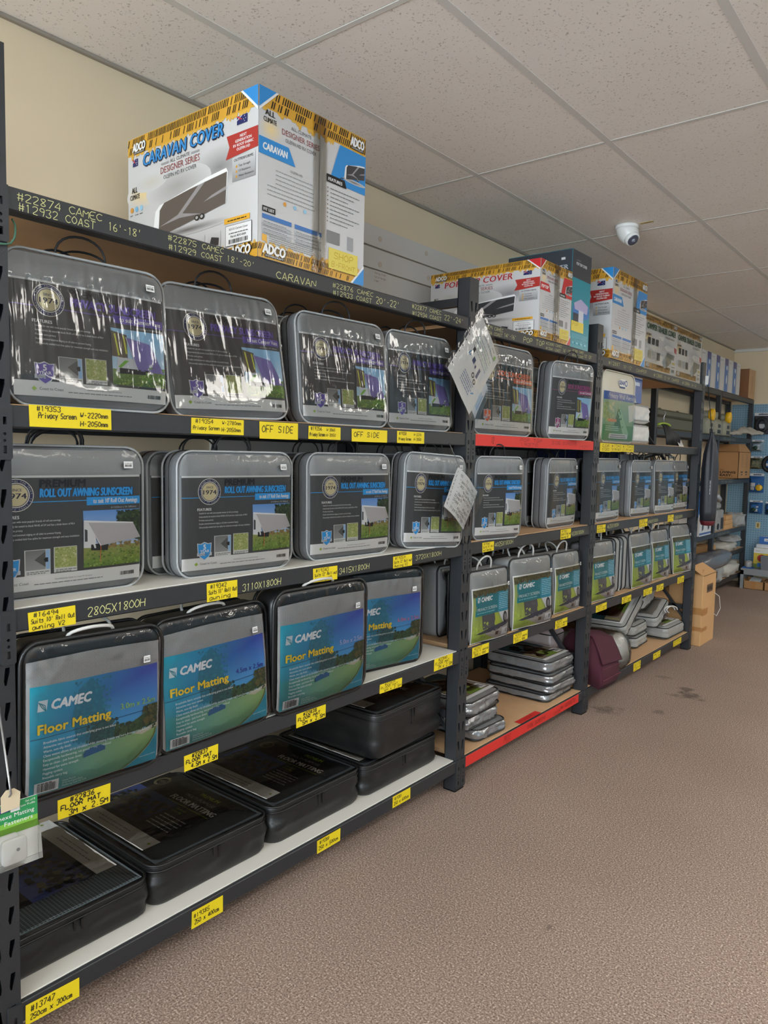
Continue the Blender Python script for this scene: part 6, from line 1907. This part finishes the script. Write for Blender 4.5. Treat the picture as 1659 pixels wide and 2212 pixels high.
p = Pr(); p.text('WITH', .01, .085, .010, rgb(50, 36, 26), bold=.02); p.up(); p.text('LIVING', .01, .055, .021, rgb(36, 26, 20), w=.15, bold=.06); p.text('EASY.', .01, .025, .021, rgb(36, 26, 20), w=.12, bold=.06); p.build('lettering', M_PRINT, r, False, (-.045, -d_ - .0006, 0))
for a in (.14, .32):
    p = Pr()
    for k in range(7): p.words(a - .03, .24 - .02 * k, .06, .010, rgb(120, 86, 56), k)
    p.rect(a - .05, .06, a + .04, .075, rgb(70, 50, 36)); p.rect(a - .03, .035, a + .03, .048, rgb(80, 60, 44))
    p.build('print', M_PRINT, r, False, (w_ + .0006, -d_, 0), (0, 0, PI / 2))


def lump(name, label, cat, loc, sx, sy, sz, m, seed, amp=.25, f=6, extra=None, group=None, pname='body'):
    """crumpled soft bundle"""
    r = thing(name, label, cat, loc, group=group); b = MB(); rings = []
    n, k = 22, 12
    for j in range(k + 1):
        t = -PI / 2 + PI * j / k; R = []
        for i in range(n):
            a = 2 * PI * i / n
            d = Vector((math.cos(t) * math.cos(a), math.cos(t) * math.sin(a), math.sin(t)))
            q = 1 + amp * (mnoise.noise(d * f * .4 + Vector((seed, 0, 0))) + .5 * mnoise.noise(d * f + Vector((0, seed, 0))))
            # squarish body
            e = .6
            X = math.copysign(abs(d.x) ** e, d.x) * sx * q; Y = math.copysign(abs(d.y) ** e, d.y) * sy * q; Z = math.copysign(abs(d.z) ** e, d.z) * sz * q
            R.append((X, Y, max(0, Z + sz)))
        rings.append(R)
    b.loft(rings); b.build(pname, m, r, True)
    return r


M_CLOUD = mat('cloudy_polythene', rgb(190, 188, 178), .25, bump=.9, bscale=26)
M_GREYPOLY = mat('grey_poly_wrapped_tubes', rgb(98, 100, 106), .25, bump=1.0, bscale=14, stretch=(1, .15, 3))
z3, z4, z5 = FZ[3] + .002, FZ[4] + .002, FZ[5] + .002
gP = 'plastic-wrapped stock on the far rack'
r = thing('pump_unit', 'grey plastic pump unit with dark recess on the far rack', 'pump', (-.52, 7.72, z3))
b = MB(); b.cbox(-.08, .08, -.12, .12, 0, .21, .012); b.build('housing', mat('grey_abs', rgb(150, 150, 148), .5), r)
b = MB(); b.cbox(-.05, .06, -.09, .10, .21, .28, .02); b.build('upper_housing', MATS['grey_abs'], r); b = MB(); b.tube([(0, -.05, .28), (.0, .0, .33), (.02, .07, .34), (.03, .12, .30)], .028, 10); b.build('hose_elbow', mat('clear_grey', rgb(180, 182, 182), .25), r, True)
b = MB(); b.box(.078, .084, .02, .10, .02, .13); b.build('panel', M_DARKP, r); b = MB(); b.tube([(.082, -.08, .05), (.088, -.08, .05)], .03, 16); b.build('port', M_DARKP, r)  # dark plate raised on the housing front, with a round port
for k in range(3):
    plain_carton(['lowest', 'middle', 'top'][k] + ' small tan carton of the pile beside the pump unit', -.62, -.45, 7.92 + .03 * k, 8.24 - .02 * k, z3 + .046 * k, z3 + .046 * k + .044, M_CARDL, 'small tan cartons', tape=False)
lump('plastic_wrap_bundle', 'crumpled clear plastic spilling over the tan cartons', 'plastic wrap', (-.50, 8.45, z3), .10, .13, .07, M_POLY, 4, .45, 9)
p = Pr(); p.rect(0, 0, .36, .17, rgb(214, 214, 216)); p.up(); p.rect(0, .17 * .93, .36, .17, rgb(190, 192, 196)); p.rect(0, .012, .36, .03, rgb(60, 90, 150))
for a in (.08, .26): p.poly([(a, .045), (a + .045, .06), (a + .05, .13), (a + .02, .14), (a - .01, .09)], rgb(70, 68, 70))
p.rect(.17, .11, .19, .13, rgb(190, 60, 60))
q = Pr(); q.rect(0, 0, .2, .32, rgb(50, 120, 190)); q.up(); q.ell(.1, .2, .03, .06, rgb(206, 216, 226)); q.rect(0, 0, .2, .03, WH)
carton('blue and white carton with product pictures behind the hanging sleeve', -.66, FX + .012, 6.97, 7.33, z3, z3 + .172, None, p, mat('box_board_plain_white', rgb(208, 208, 206), .6), yaw=0)
q2 = carton('blue carton with white ovals standing on the pictured one', -.66, FX + .008, 6.94, 7.24, z3 + .174, z3 + .40, None, q, mat('box_board_blue', rgb(36, 76, 150), .5))
plain_carton('tan carton lying on the low shelf of the far rack', -.66, -.50, 7.56, 7.84, z4, z4 + .085, M_CARDL, tape=False)
lump('plastic_wrap_bundle', 'cloudy plastic bundle on the low shelf of the far rack', 'plastic wrap', (-.53, 8.20, z4), .11, .23, .045, M_CLOUD, 9, .3, 7)
lump('plastic_wrap_bundle', 'shiny clear plastic piled on the cloudy bundle', 'plastic wrap', (-.51, 8.34, z4 + .085), .10, .18, .028, M_POLY, 12, .45, 9)
lump('wrapped_tubes', 'grey tubes wrapped in clear film jutting from the lower shelf', 'bundle', (-.335, 7.08, .365), .10, .42, .075, M_GREYPOLY, 15, .15, 5, group=None)
lump('wrapped_tubes', 'black bundle lying under the grey wrapped tubes', 'bundle', (-.44, 7.05, z5), .12, .32, .105, mat('black_film', rgb(34, 35, 38), .3, bump=.8, bscale=20), 19, .15, 5)
lump('plastic_wrap_bundle', 'white foam pieces in clear plastic on the lowest far shelf', 'plastic wrap', (-.52, 8.22, z5), .12, .27, .07, M_CLOUD, 22, .3, 7)
lump('plastic_wrap_bundle', 'clump of clear film hanging off the lowest far shelf', 'plastic wrap', (-.46, 7.68, z5), .07, .10, .075, M_POLY, 27, .5, 9)

# tall carton on the floor at the end of the main rack
r = thing('tall_carton', 'tall tan carton with torn tape standing on the carpet at the rack end', 'box', (-.085, 5.71, 0))
b = MB(); b.cbox(-.12, .12, -.165, .165, 0, .52, .004); b.build('box_body', M_CARDL, r)
b = MB(); pts = [(.12, -.165, .515), (.12, .165, .515), (.02, .15, .575), (.02, -.14, .57)]
b.add(pts + [(x, y, z - .004) for x, y, z in pts], [(0, 1, 2, 3), (7, 6, 5, 4), (0, 4, 5, 1), (1, 5, 6, 2), (2, 6, 7, 3), (3, 7, 4, 0)]); b.build('flap', M_CARDL, r)
b = MB(); pts = [(-.12, -.165, .518), (.11, -.165, .518), (.09, -.03, .545), (-.1, -.03, .55)]
b.add(pts + [(x, y, z - .004) for x, y, z in pts], [(0, 1, 2, 3), (7, 6, 5, 4), (0, 4, 5, 1), (1, 5, 6, 2), (2, 6, 7, 3), (3, 7, 4, 0)]); b.build('flap', M_CARDL, r)
for (z0, z1) in ((.22, .27), (.10, .13)):
    b = MB(); b.box(.1205, .121, -.165, -.02, z0, z1); b.box(.03, .1205, -.1658, -.1653, z0 + .01, z1 + .01); b.build('tape', mat('brown_tape', rgb(176, 124, 70), .4), r)
p = Pr(); p.rect(.10, .38, .25, .44, rgb(96, 74, 52)); p.up(); p.text('METRIC', .105, .395, .03, rgb(34, 26, 22), w=.14, bold=.06); p.build('print', M_PRINT, r, False, (.1206, -.165, 0), (0, 0, PI / 2))
b = MB(); b.tube([(.125, .12, .36), (.15, .16, .33), (.16, .17, .24), (.14, .15, .18), (.125, .13, .2)], .0025, 5); b.build('strap', M_CORD_W, r, True)

# dark sleeve bag hanging by a cord from the end post
r = thing('sleeve_bag', 'charcoal drawstring sleeve bag with maroon base hanging from the end post', 'bag', (.065, 5.452, .89))
b = MB(); rings = []
for (z, R) in ((0.0, .028), (.004, .040), (.03, .049), (.10, .054), (.25, .056), (.40, .053), (.50, .046), (.57, .032), (.61, .017), (.635, .011), (.65, .018)):
    rings.append([(R * (1 + (.10 if z > .3 else .03) * math.cos(a * 7 + z * 2)) * math.cos(a), R * (1 + (.10 if z > .3 else .03) * math.cos(a * 7 + z * 2)) * math.sin(a), z) for a in [2 * PI * i / 56 for i in range(56)]])
M_CHAR = mat('charcoal_nylon', rgb(44, 46, 53), .5, bump=.3, bscale=60)
b.loft(rings[2:]); b.build('sleeve', M_CHAR, r, True)
b = MB(); b.loft([[(x * 1.012, y * 1.012, z) for x, y, z in q] for q in rings[:3]] + [[(x * 1.01, y * 1.01, .034) for x, y, z in rings[2]]]); b.build('base', mat('maroon_nylon', rgb(96, 22, 34), .6), r, True)
b = MB(); b.tube([(0, 0, .62), (-.02, -.01, .80), (-.05, .0, 1.0)], .0028, 6); b.build('cord', M_CORD_B, r, True)
p = Pr(); p.words(0, 0, .10, .008, rgb(150, 152, 158), 3); p.v = [(-z_, y_, x_) for x_, y_, z_ in p.v]; o = p.build('lettering', M_PRINT, r, False, (.022, -.0535, .22), (0, 0, .4))
b = MB(); b.box(-.066, -.046, -.008, .006, .98, 1.04); b.build('clip', M_PLAINW, r)

# low grey shelf with boxes beneath the pegboard
r = thing('low_shelf', 'low grey metal display shelf on the carpet under the pegboard', 'shelf', (.5, 8.66, 0))
M_GREYM = mat('grey_metal_shelf', rgb(140, 144, 146), .5)
b = MB(); b.box(-.90, 1.6, -.20, .24, .195, .215); b.build('top', M_GREYM, r)
b = MB(); b.box(-.90, 1.6, -.20, -.185, .15, .195); b.build('apron', M_GREYM, r)
for x in (-.90, .2, 1.3):
    b = MB(); b.box(x, x + .03, -.20, .24, 0, .195); b.build('leg_panel', M_GREYM, r)
for k, (a, c) in enumerate(((-.365, -.175), (-.165, .02), (.03, .19))):
    r = thing('tray_carton', ['open tan tray carton with white papers under the grey shelf', 'tan tray carton next to the purple box under the grey shelf', 'tan tray carton farther along under the grey shelf'][k], 'box', ((a + c) / 2, 8.56, 0), group='tray cartons under the grey shelf')
    b = MB(); w_ = (c - a) / 2
    for (p0, p1, q0, q1, h) in ((-w_, w_, -.09, -.086, .085), (-w_, w_, .086, .09, .105), (-w_, -w_ + .004, -.09, .09, .1), (w_ - .004, w_, -.09, .09, .1)): b.box(p0, p1, q0, q1, 0, h)
    b.box(-w_, w_, -.09, .09, 0, .004); b.build('tray', M_CARD, r)
    b = MB(); b.box(-.02, .02, -.0912, -.0905, 0, .085); b.build('tape', MATS['brown_tape'], r)
    if k == 0:
        tp = thing('paper_pad', 'crumpled white papers in the tray carton', 'paper', ((a + c) / 2, 8.55, .004)); b = MB(); b.add([(-.05, -.06, .075), (.06, -.07, .07), (.055, .03, .105), (-.045, .04, .11), (-.05, -.06, 0), (.06, -.07, 0), (.055, .03, 0), (-.045, .04, 0)], [(0, 1, 2, 3), (7, 6, 5, 4), (0, 4, 5, 1), (1, 5, 6, 2), (2, 6, 7, 3), (3, 7, 4, 0)]); b.build('pages', M_PLAINW, tp)
p = Pr(); p.rect(0, 0, .10, .15, rgb(120, 104, 130)); p.up(); p.rect(.02, .03, .08, .12, rgb(190, 184, 190)); p.rect(.035, .04, .06, .11, rgb(60, 54, 64))
# boxes and packs on the grey shelf
for k, (x0, z1, cc) in enumerate(((-.30, .54, rgb(56, 108, 180)), (-.31, .46, rgb(206, 210, 216)), (-.315, .425, rgb(214, 190, 70)))):
    W, H = .20, z1 - .215; p = Pr(); p.rect(0, 0, W, H, cc); p.up()
    if k == 2:
        p.rect(0, H * .75, W, H, rgb(226, 226, 222)); p.up(); p.text('snacks', .02, H * .84, .012, rgb(60, 60, 60)); p.ell(.08, H * .5, .045, .04, rgb(170, 50, 40)); p.ell(.14, H * .5, .03, .05, rgb(236, 180, 30)); p.rect(.0, 0, W, H * .2, rgb(110, 130, 60)); p.rect(.04, .01, .09, H * .25, rgb(60, 120, 190))
    else:
        p.rect(.05, H - .05, .16, H - .02, rgb(224, 224, 224)); p.up(); p.text('camp mug', .06, H - .042, .012, rgb(60, 70, 110), w=.08, bold=.03)
    r = thing('display_carton', ['tall blue display carton at the back of the grey shelf', 'white and blue display carton in the middle of the grey shelf', 'yellow display carton with red and yellow pictures'][k], 'box', (x0 + W / 2, 8.78 - .07 * k, .215), group='display cartons on the grey shelf')
    b = MB(); b.cbox(-W / 2, W / 2, -.03, .03, 0, H, .002); b.build('box_body', M_CREAMB, r); p.build('printed_front', M_PRINT, r, False, (-W / 2, -.0306, 0))
r = thing('grey_bin', 'plain grey plastic bin on the display shelf', 'bin', (-.13, 8.54, .215)); b = MB(); b.loft([[(x * s, y * s, z) for x, y in ((-.09, -.06), (.09, -.06), (.09, .06), (-.09, .06))] for s, z in ((.9, 0), (1, .14), (.94, .14), (.86, .01))]); b.build('bin_body', mat('bin_grey', rgb(112, 114, 118), .5), r)
r = lump('clear_bag', 'small clear bag of parts on the grey shelf', 'bag', (-.345, 8.55, .215), .03, .04, .035, M_POLY, 31, .4, 8)
b = MB(); r = thing('blue_pad', 'flat blue packet at the corner of the grey shelf', 'packet', (-.35, 8.52, .2155)); b.add([(-.045, -.04, 0), (.05, -.05, 0), (.06, .03, 0), (-.03, .05, 0), (-.045, -.04, .006), (.05, -.05, .01), (.06, .03, .012), (-.03, .05, .02)], [(3, 2, 1, 0), (4, 5, 6, 7), (0, 1, 5, 4), (1, 2, 6, 5), (2, 3, 7, 6), (3, 0, 4, 7)]); b.build('packet', mat('blue_plastic', rgb(40, 90, 160), .4), r)


# packs hanging on the pegboard
def peg_pack(label, x0, x1, z0, z1, cc, kind):
    W, H = x1 - x0, z1 - z0
    r = thing('blister_pack', label, 'pack', ((x0 + x1) / 2, YE - .05, z0), group='packs on the pegboard')
    b = MB(); b.tube([(0, .04, H - .012), (0, -.045, H - .010)], .0022, 6); b.build('hook', mat('bare_wire', rgb(150, 150, 150), .35, metal=.8), r)
    p = Pr(); p.rect(0, 0, W, H, cc); p.up(); p.rect(0, H * .86, W, H, rgb(216, 216, 214)); p.up(); p.rect(W * .25, H * .9, W * .8, H * .95, rgb(60, 70, 90))
    if kind == 'cap': p.rect(W * .05, H * .30, W * .40, H * .50, rgb(214, 214, 212)); p.rect(W * .05, H * .12, W * .35, H * .28, rgb(206, 206, 206))
    if kind == 'fit': p.rect(W * .3, H * .14, W * .62, H * .36, rgb(206, 206, 206)); p.rect(W * .5, H * .45, W * .68, H * .56, rgb(206, 206, 206))
    if kind == 'fish': p.speck(0, 0, W, H * .86, [rgb(120, 120, 90), rgb(150, 140, 96), rgb(90, 104, 84)], 60, .006, .016, 4)
    if kind == 'strap': p.rect(W * .15, H * .28, W * .85, H * .48, rgb(212, 212, 210))
    b = Pr(); p.add([(0, .003, 0), (W, .003, 0), (W, .003, H), (0, .003, H)], [(3, 2, 1, 0)], 0, cc)
    p.build('backing_card', M_PRINT, r, False, (-W / 2, 0, 0))
    if kind == 'cap': b = MB(); b.tube([(.03, -.002, H * .26), (.03, -.03, H * .26), (.03, -.034, H * .26)], [.034, .034, .028], 18); b.build('cap', M_CAP, r, True)
    elif kind == 'strap': b = MB(); b.tube([(.05 * math.cos(a), -.02, H * .42 + .07 * math.sin(a)) for a in [2 * PI * i / 20 for i in range(20)]], .022, 8, True); b.build('coil', M_CORD_B, r, True)
    elif kind == 'fit': b = MB(); b.tube([(-.02, -.004, H * .3), (-.02, -.02, H * .3), (-.02, -.024, H * .3)], [.022, .022, .016], 14); b.build('fitting', mat('green_fitting', rgb(30, 70, 50), .5), r, True)
    f = MB(); V = []; F = []; n = 12
    for j in range(n + 1):
        for i in range(n + 1):
            e = min(1, 4 * min(i / n, 1 - i / n, j / n, 1 - j / n)); V.append((-W / 2 + W * i / n, -.005 - .038 * e - .004 * mnoise.noise((i * .7, j * .7, x0)), H * .85 * j / n))
    for j in range(n):
        for i in range(n): a = j * (n + 1) + i; F.append((a, a + 1, a + n + 2, a + n + 1))
    f.add(V, F); f.build('blister', M_FILM, r, True)


PB = rgb(30, 98, 164)
peg_pack('black strap coil pack with white header on the pegboard', -.455, -.29, 1.64, 1.875, rgb(62, 60, 72), 'strap')
peg_pack('pale clear pack of small parts on the pegboard', -.464, -.345, 1.455, 1.58, rgb(150, 170, 182), 'fit')
peg_pack('brown patterned pack on the pegboard', -.468, -.35, 1.262, 1.402, rgb(128, 124, 92), 'fish')
peg_pack('blue pack with a black fitting on the pegboard', -.34, -.22, 1.256, 1.406, PB, 'strap')
peg_pack('blue pack with a round yellow cap on the pegboard', -.467, -.32, 1.005, 1.215, PB, 'cap')
peg_pack('blue pack with a green fitting on the pegboard', -.45, -.32, .775, .918, PB, 'fit')
peg_pack('blue pack cut off beyond the green-fitting one', -.29, -.17, .77, .91, PB, 'fit')
p = Pr(); p.rect(0, 0, .046, .068, rgb(206, 196, 150)); p.up(); p.rect(.012, .012, .034, .056, rgb(160, 130, 60)); p.add([(0, .002, 0), (.046, .002, 0), (.046, .002, .068), (0, .002, .068)], [(3, 2, 1, 0)], 0, rgb(206, 196, 150))
tag(p.build('price_card', M_PRINT, None, False, (-.385, YE - .0145, .61)), 'small cream card stuck alone on the pegboard', 'card')

# ================================================================== things hanging near the front
def hung_sheet(name, label, top, ang, W, H, draw, x, sleeve=.012, curl=.012, extra_left=.02):
    """sheet in a clear pocket hung by its top corner; ang = rotation of its left edge; u right, v up"""
    r = thing(name, label, 'paper', top, (0, 0, PI / 2), group=None)
    ca, sa = math.cos(ang), math.sin(ang)
    wf = lambda u, v: curl * math.sin(3 * u / W + 1) * .6 + curl * .8 * mnoise.noise((u * 7, v * 7, x))
    def conv(pr):
        pr.v = [(px * ca - pz * sa, py, px * sa + pz * ca) for px, py, pz in pr.v]
    p = Pr(wf); draw(p); conv(p)
    p.build('sheet', M_PRINT, r)
    b = MB(); V = []; F = []; n = 18
    for j in range(n + 1):
        for i in range(n + 1):
            u = -extra_left + (W + extra_left + sleeve) * i / n; v = -H - sleeve + (H + 2 * sleeve) * j / n
            V.append((u, -wf(u, v) - .006 - .002 * mnoise.noise((u * 40, v * 40, 3)), v))
    for j in range(n):
        for i in range(n): a = j * (n + 1) + i; F.append((a, a + 1, a + n + 2, a + n + 1))
    b.add(V, F); conv(b); b.build('clear_pocket', M_FILM, r, True)
    return r


def howto(p):
    W, H = .225, .305
    p.rect(0, -H, W, 0, rgb(216, 216, 214)); p.up()
    c = rgb(120, 132, 148)
    p.text('HOW TO MEASURE', .20, -.04, .009, rgb(70, 92, 120), al='r', rot=0, w=.13)
    for k in range(5): p.words(.05, -.062 - .014 * k, .14, .006, rgb(150, 190, 160) if k % 2 else rgb(140, 150, 170), k)
    p.rect(.085, -.165, .105, -.142, rgb(52, 64, 110)); p.rect(.115, -.168, .125, -.155, rgb(52, 64, 110)); p.rect(.145, -.185, .16, -.14, rgb(52, 64, 110))
    p.ring(.13, -.195, .006, .011, BK, 12); p.ring(.155, -.205, .006, .011, BK, 12); p.rect(.06, -.135, .075, -.115, BK)
    for k in range(5): p.words(.075, -.225 - .011 * k, .09, .005, rgb(90, 110, 160), k + 4)
    p.ring(.06, -.16, .0, .004, rgb(90, 150, 200)); p.line((.05, -.165), (.055, -.145), .005, rgb(90, 150, 200)); p.line((.17, -.25), (.185, -.235), .005, rgb(90, 150, 200))
    p.poly([(.185, -.02), (.20, -.012), (.205, -.03), (.19, -.035)], rgb(120, 170, 80)); p.words(.15, -.018, .03, .005, rgb(120, 120, 120), 3)
    for k in range(9): p.ell(.006, -.02 - .031 * k, .003, .003, BK, n=8)


hung_sheet('instruction_sheet', 'white measuring instruction sheet in a punched clear pocket hanging from the post', (.062, 2.388, 1.872), -.76, .225, .305, howto, 1)


def second(p):
    W, H = .10, .15
    p.rect(0, -H, W, 0, rgb(206, 210, 216)); p.up(); p.rect(.02, -.13, .03, -.08, rgb(60, 90, 170)); p.rect(.04, -.13, .047, -.08, rgb(60, 90, 170)); p.rect(.06, -.12, .09, -.05, rgb(150, 180, 210))


hung_sheet('instruction_sheet', 'pale blue printed slip tucked behind the measuring instruction sheet', (.034, 2.43, 1.665), -.62, .11, .16, second, 3)


def numbers(p):
    W, H = .185, .165
    p.rect(0, -H, W, 0, rgb(222, 222, 220)); p.up()
    rnd = random.Random(5)
    for rw in range(9):
        y = -.022 - .0162 * rw
        p.hand(str(rw + 1), .006, y, .009, INK, w=.006); 
        for cidx in range(4):
            p.hand('-' if rnd.random() < .3 else str(rnd.randint(10, 99)), .03 + .042 * cidx, y, .009, INK, w=.014); 
            if rnd.random() < .7: p.hand(str(rnd.randint(2000, 6000)), .046 + .042 * cidx, y - .003, .009, INK, w=.022)


hung_sheet('number_sheet', 'handwritten list of numbers in a shiny clear pocket hanging beside the post', (.062, 2.262, 1.303), -.545, .205, .178, numbers, 5, .022, .016, .03)
b = MB(); b.tube([(.002, 2.30, 1.388), (.014, 2.297, 1.372), (.05, 2.28, 1.328), (.062, 2.272, 1.312), (.060, 2.266, 1.30)], .0016, 5)
tag(b.build('hook_wire', mat('bare_wire', rgb(150, 150, 150), .35, metal=.8), None, True), 'thin wire hook holding the handwritten number sheet', 'hook')
b = MB(); b.tube([(.003, 2.45, 1.90), (.03, 2.44, 1.895), (.058, 2.40, 1.872), (.066, 2.392, 1.860)], .0018, 5)
tag(b.build('hook_wire', MATS['bare_wire'], None, True), 'thin wire hook holding the measuring instruction sheet', 'hook')

# green wire looped round the end post
b = MB(); b.tube([(-.012, .712, 1.806), (-.004, .714, 1.795), (.0, .713, 1.78), (.004, .709, 1.765), (.006, .700, 1.752), (.008, .690, 1.748), (.010, .660, 1.743)], .0021, 6)
tag(b.build('green_wire', mat('green_wire', rgb(70, 112, 92), .5), None, True), 'green plastic-coated wire looped round the end post', 'wire')

# hanging fastener pack at the end post
r = thing('fastener_pack', 'green-headed blister pack of white annexe matting fasteners hanging at the end post', 'pack', (.10, .625, .51), (0, 0, PI / 2 - .05))
p = Pr(); p.rect(-.075, 0, .065, .125, rgb(226, 228, 224)); p.up(); p.rect(-.075, .085, .065, .125, rgb(40, 138, 78)); p.rect(-.075, .06, .065, .085, rgb(120, 176, 60)); p.up()
p.text('Annexe Matting', .058, .094, .009, WH, al='r', w=.085); p.text('Fasteners', .055, .080, .009, WH, al='r', w=.055); p.rect(.012, .105, .03, .117, rgb(214, 214, 210)); p.rect(-.01, .108, .01, .12, rgb(40, 50, 110)); p.text('Set of 8', .060, .117, .0045, WH, al='r'); p.text('Low Profile', .060, .110, .0045, WH, al='r')
p.add([(-.075, .002, 0), (.065, .002, 0), (.065, .002, .125), (-.075, .002, .125)], [(3, 2, 1, 0)], 0, rgb(226, 228, 224))
p.build('backing_card', M_PRINT, r)
for k, (u, v, y) in enumerate(((.0, .012, -.010), (.012, .006, -.020), (-.045, .010, -.012))):
    b = MB(); L = rrect(.048, .052, .008, 4); b.loft([[(u + x * s, y + d, v + .026 + (z - .026) * s) for x, z in L] for s, d in ((.9, .0), (1, .002), (1, .007), (.9, .009))][::-1]); o = b.build('fastener', M_PLAINW, r, True)
    c = MB(); c.tube([(u + .006, y - .0008, v + .028), (u + .006, y + .001, v + .028)], .0035, 10); c.build('hole', M_CORD_G, o)
b = MB(); V = [(-.075, -.001, 0), (.065, -.001, 0), (.065, -.001, .075), (-.075, -.001, .075), (-.072, -.03, .004), (.062, -.03, .004), (.060, -.026, .066), (-.070, -.026, .066)]
b.add(V, [(4, 5, 6, 7), (0, 1, 5, 4), (1, 2, 6, 5), (2, 3, 7, 6), (3, 0, 4, 7)]); b.build('blister', M_FILM, r)
r2 = thing('price_tag', 'cream card swing tag hooked above the fastener pack', 'tag', (.112, .632, .625), (0, 0, PI / 2))
b = MB(); L = [(-.018, 0), (.018, .002), (.020, .032), (.008, .043), (-.008, .043), (-.018, .032)]
b.loft([[(x, y, z) for x, z in L] for y in (-.0006, .0006)][::-1]); b.build('tag_card', mat('cream_card', rgb(206, 190, 160), .7), r2)
r3 = thing('display_hook', 'thin silver rod hook reaching out from the end post', 'hook', (.112, .632, .66))
b = MB(); b.tube([(-.006, -.004, -.002), (.0, -.002, -.006), (.004, .0, .0), (.0, -.002, .03), (-.10, .026, .13), (-.110, .03, .14)], .0022, 6); b.build('rod', MATS['bare_wire'], r3, True)

# security camera dome and sticker on the ceiling, note on the slatwall
r = thing('dome_camera', 'white eyeball security camera under the ceiling grid', 'camera', (.0, 3.918, CEIL))
b = MB(); b.tube([(0, 0, 0), (0, 0, -.004), (0, 0, -.016), (0, 0, -.018)], [.058, .060, .060, .056], 28); b.build('base_ring', M_PLAINW, r, True)
b = MB(); b.loft([[(R * math.cos(a) + .004 * k, R * math.sin(a), z) for a in [2 * PI * i / 28 for i in range(28)]] for k, (R, z) in enumerate(((.056, -.016), (.057, -.03), (.055, -.05), (.047, -.072), (.033, -.09), (.014, -.100)))]); b.build('shell', M_PLAINW, r, True)
d = Vector((.62, -.30, -.72)).normalized(); c0 = Vector((.008, 0, -.045))
b = MB(); b.tube([tuple(c0 + d * .030), tuple(c0 + d * .052), tuple(c0 + d * .056)], [.040, .038, .033], 24); b.build('eye_collar', M_PLAINW, r, True)
b = MB(); b.tube([tuple(c0 + d * .050), tuple(c0 + d * .0575), tuple(c0 + d * .059)], [.030, .030, .022], 22); b.build('lens_window', mat('lens_dark', rgb(60, 66, 84), .08, spec=.8), r, True)
b = MB(); b.tube([tuple(c0 + d * .058), tuple(c0 + d * .0605)], .010, 14); b.build('lens', mat('lens_core', rgb(150, 158, 176), .1, spec=.8), r, True)
b = MB(); b.box(-.035, .035, -.012, .012, -.0012, 0); b.box(-.012, .018, -.004, .004, -.0016, -.0011, 1)
tag(b.build('ceiling_sticker', [mat('sticker_tan', rgb(190, 172, 110), .6), mat('sticker_brown', rgb(150, 120, 80), .6)], None, False, (.101, 3.926, CEIL + .0012)), 'tiny tan sticker on the ceiling tile beside the security camera', 'sticker')
p = Pr(); p.rect(0, 0, .098, .062, rgb(206, 200, 192)); p.up()
for k, t in enumerate(['Awning Track', 'Cut on the Day', '0.9mtr']): p.hand(t, .006, .046 - .018 * k, .008, rgb(90, 60, 50), w=.08 if k < 2 else .03)
p.add([(0, .001, 0), (.098, .001, 0), (.098, .001, .062), (0, .001, .062)], [(3, 2, 1, 0)], 0, rgb(206, 200, 192))
tag(p.build('paper_note', M_PRINT, None, False, (XW + .0175, 2.668, 2.128), (0, 0, PI / 2)), 'small handwritten paper note taped to the white slatwall', 'note')
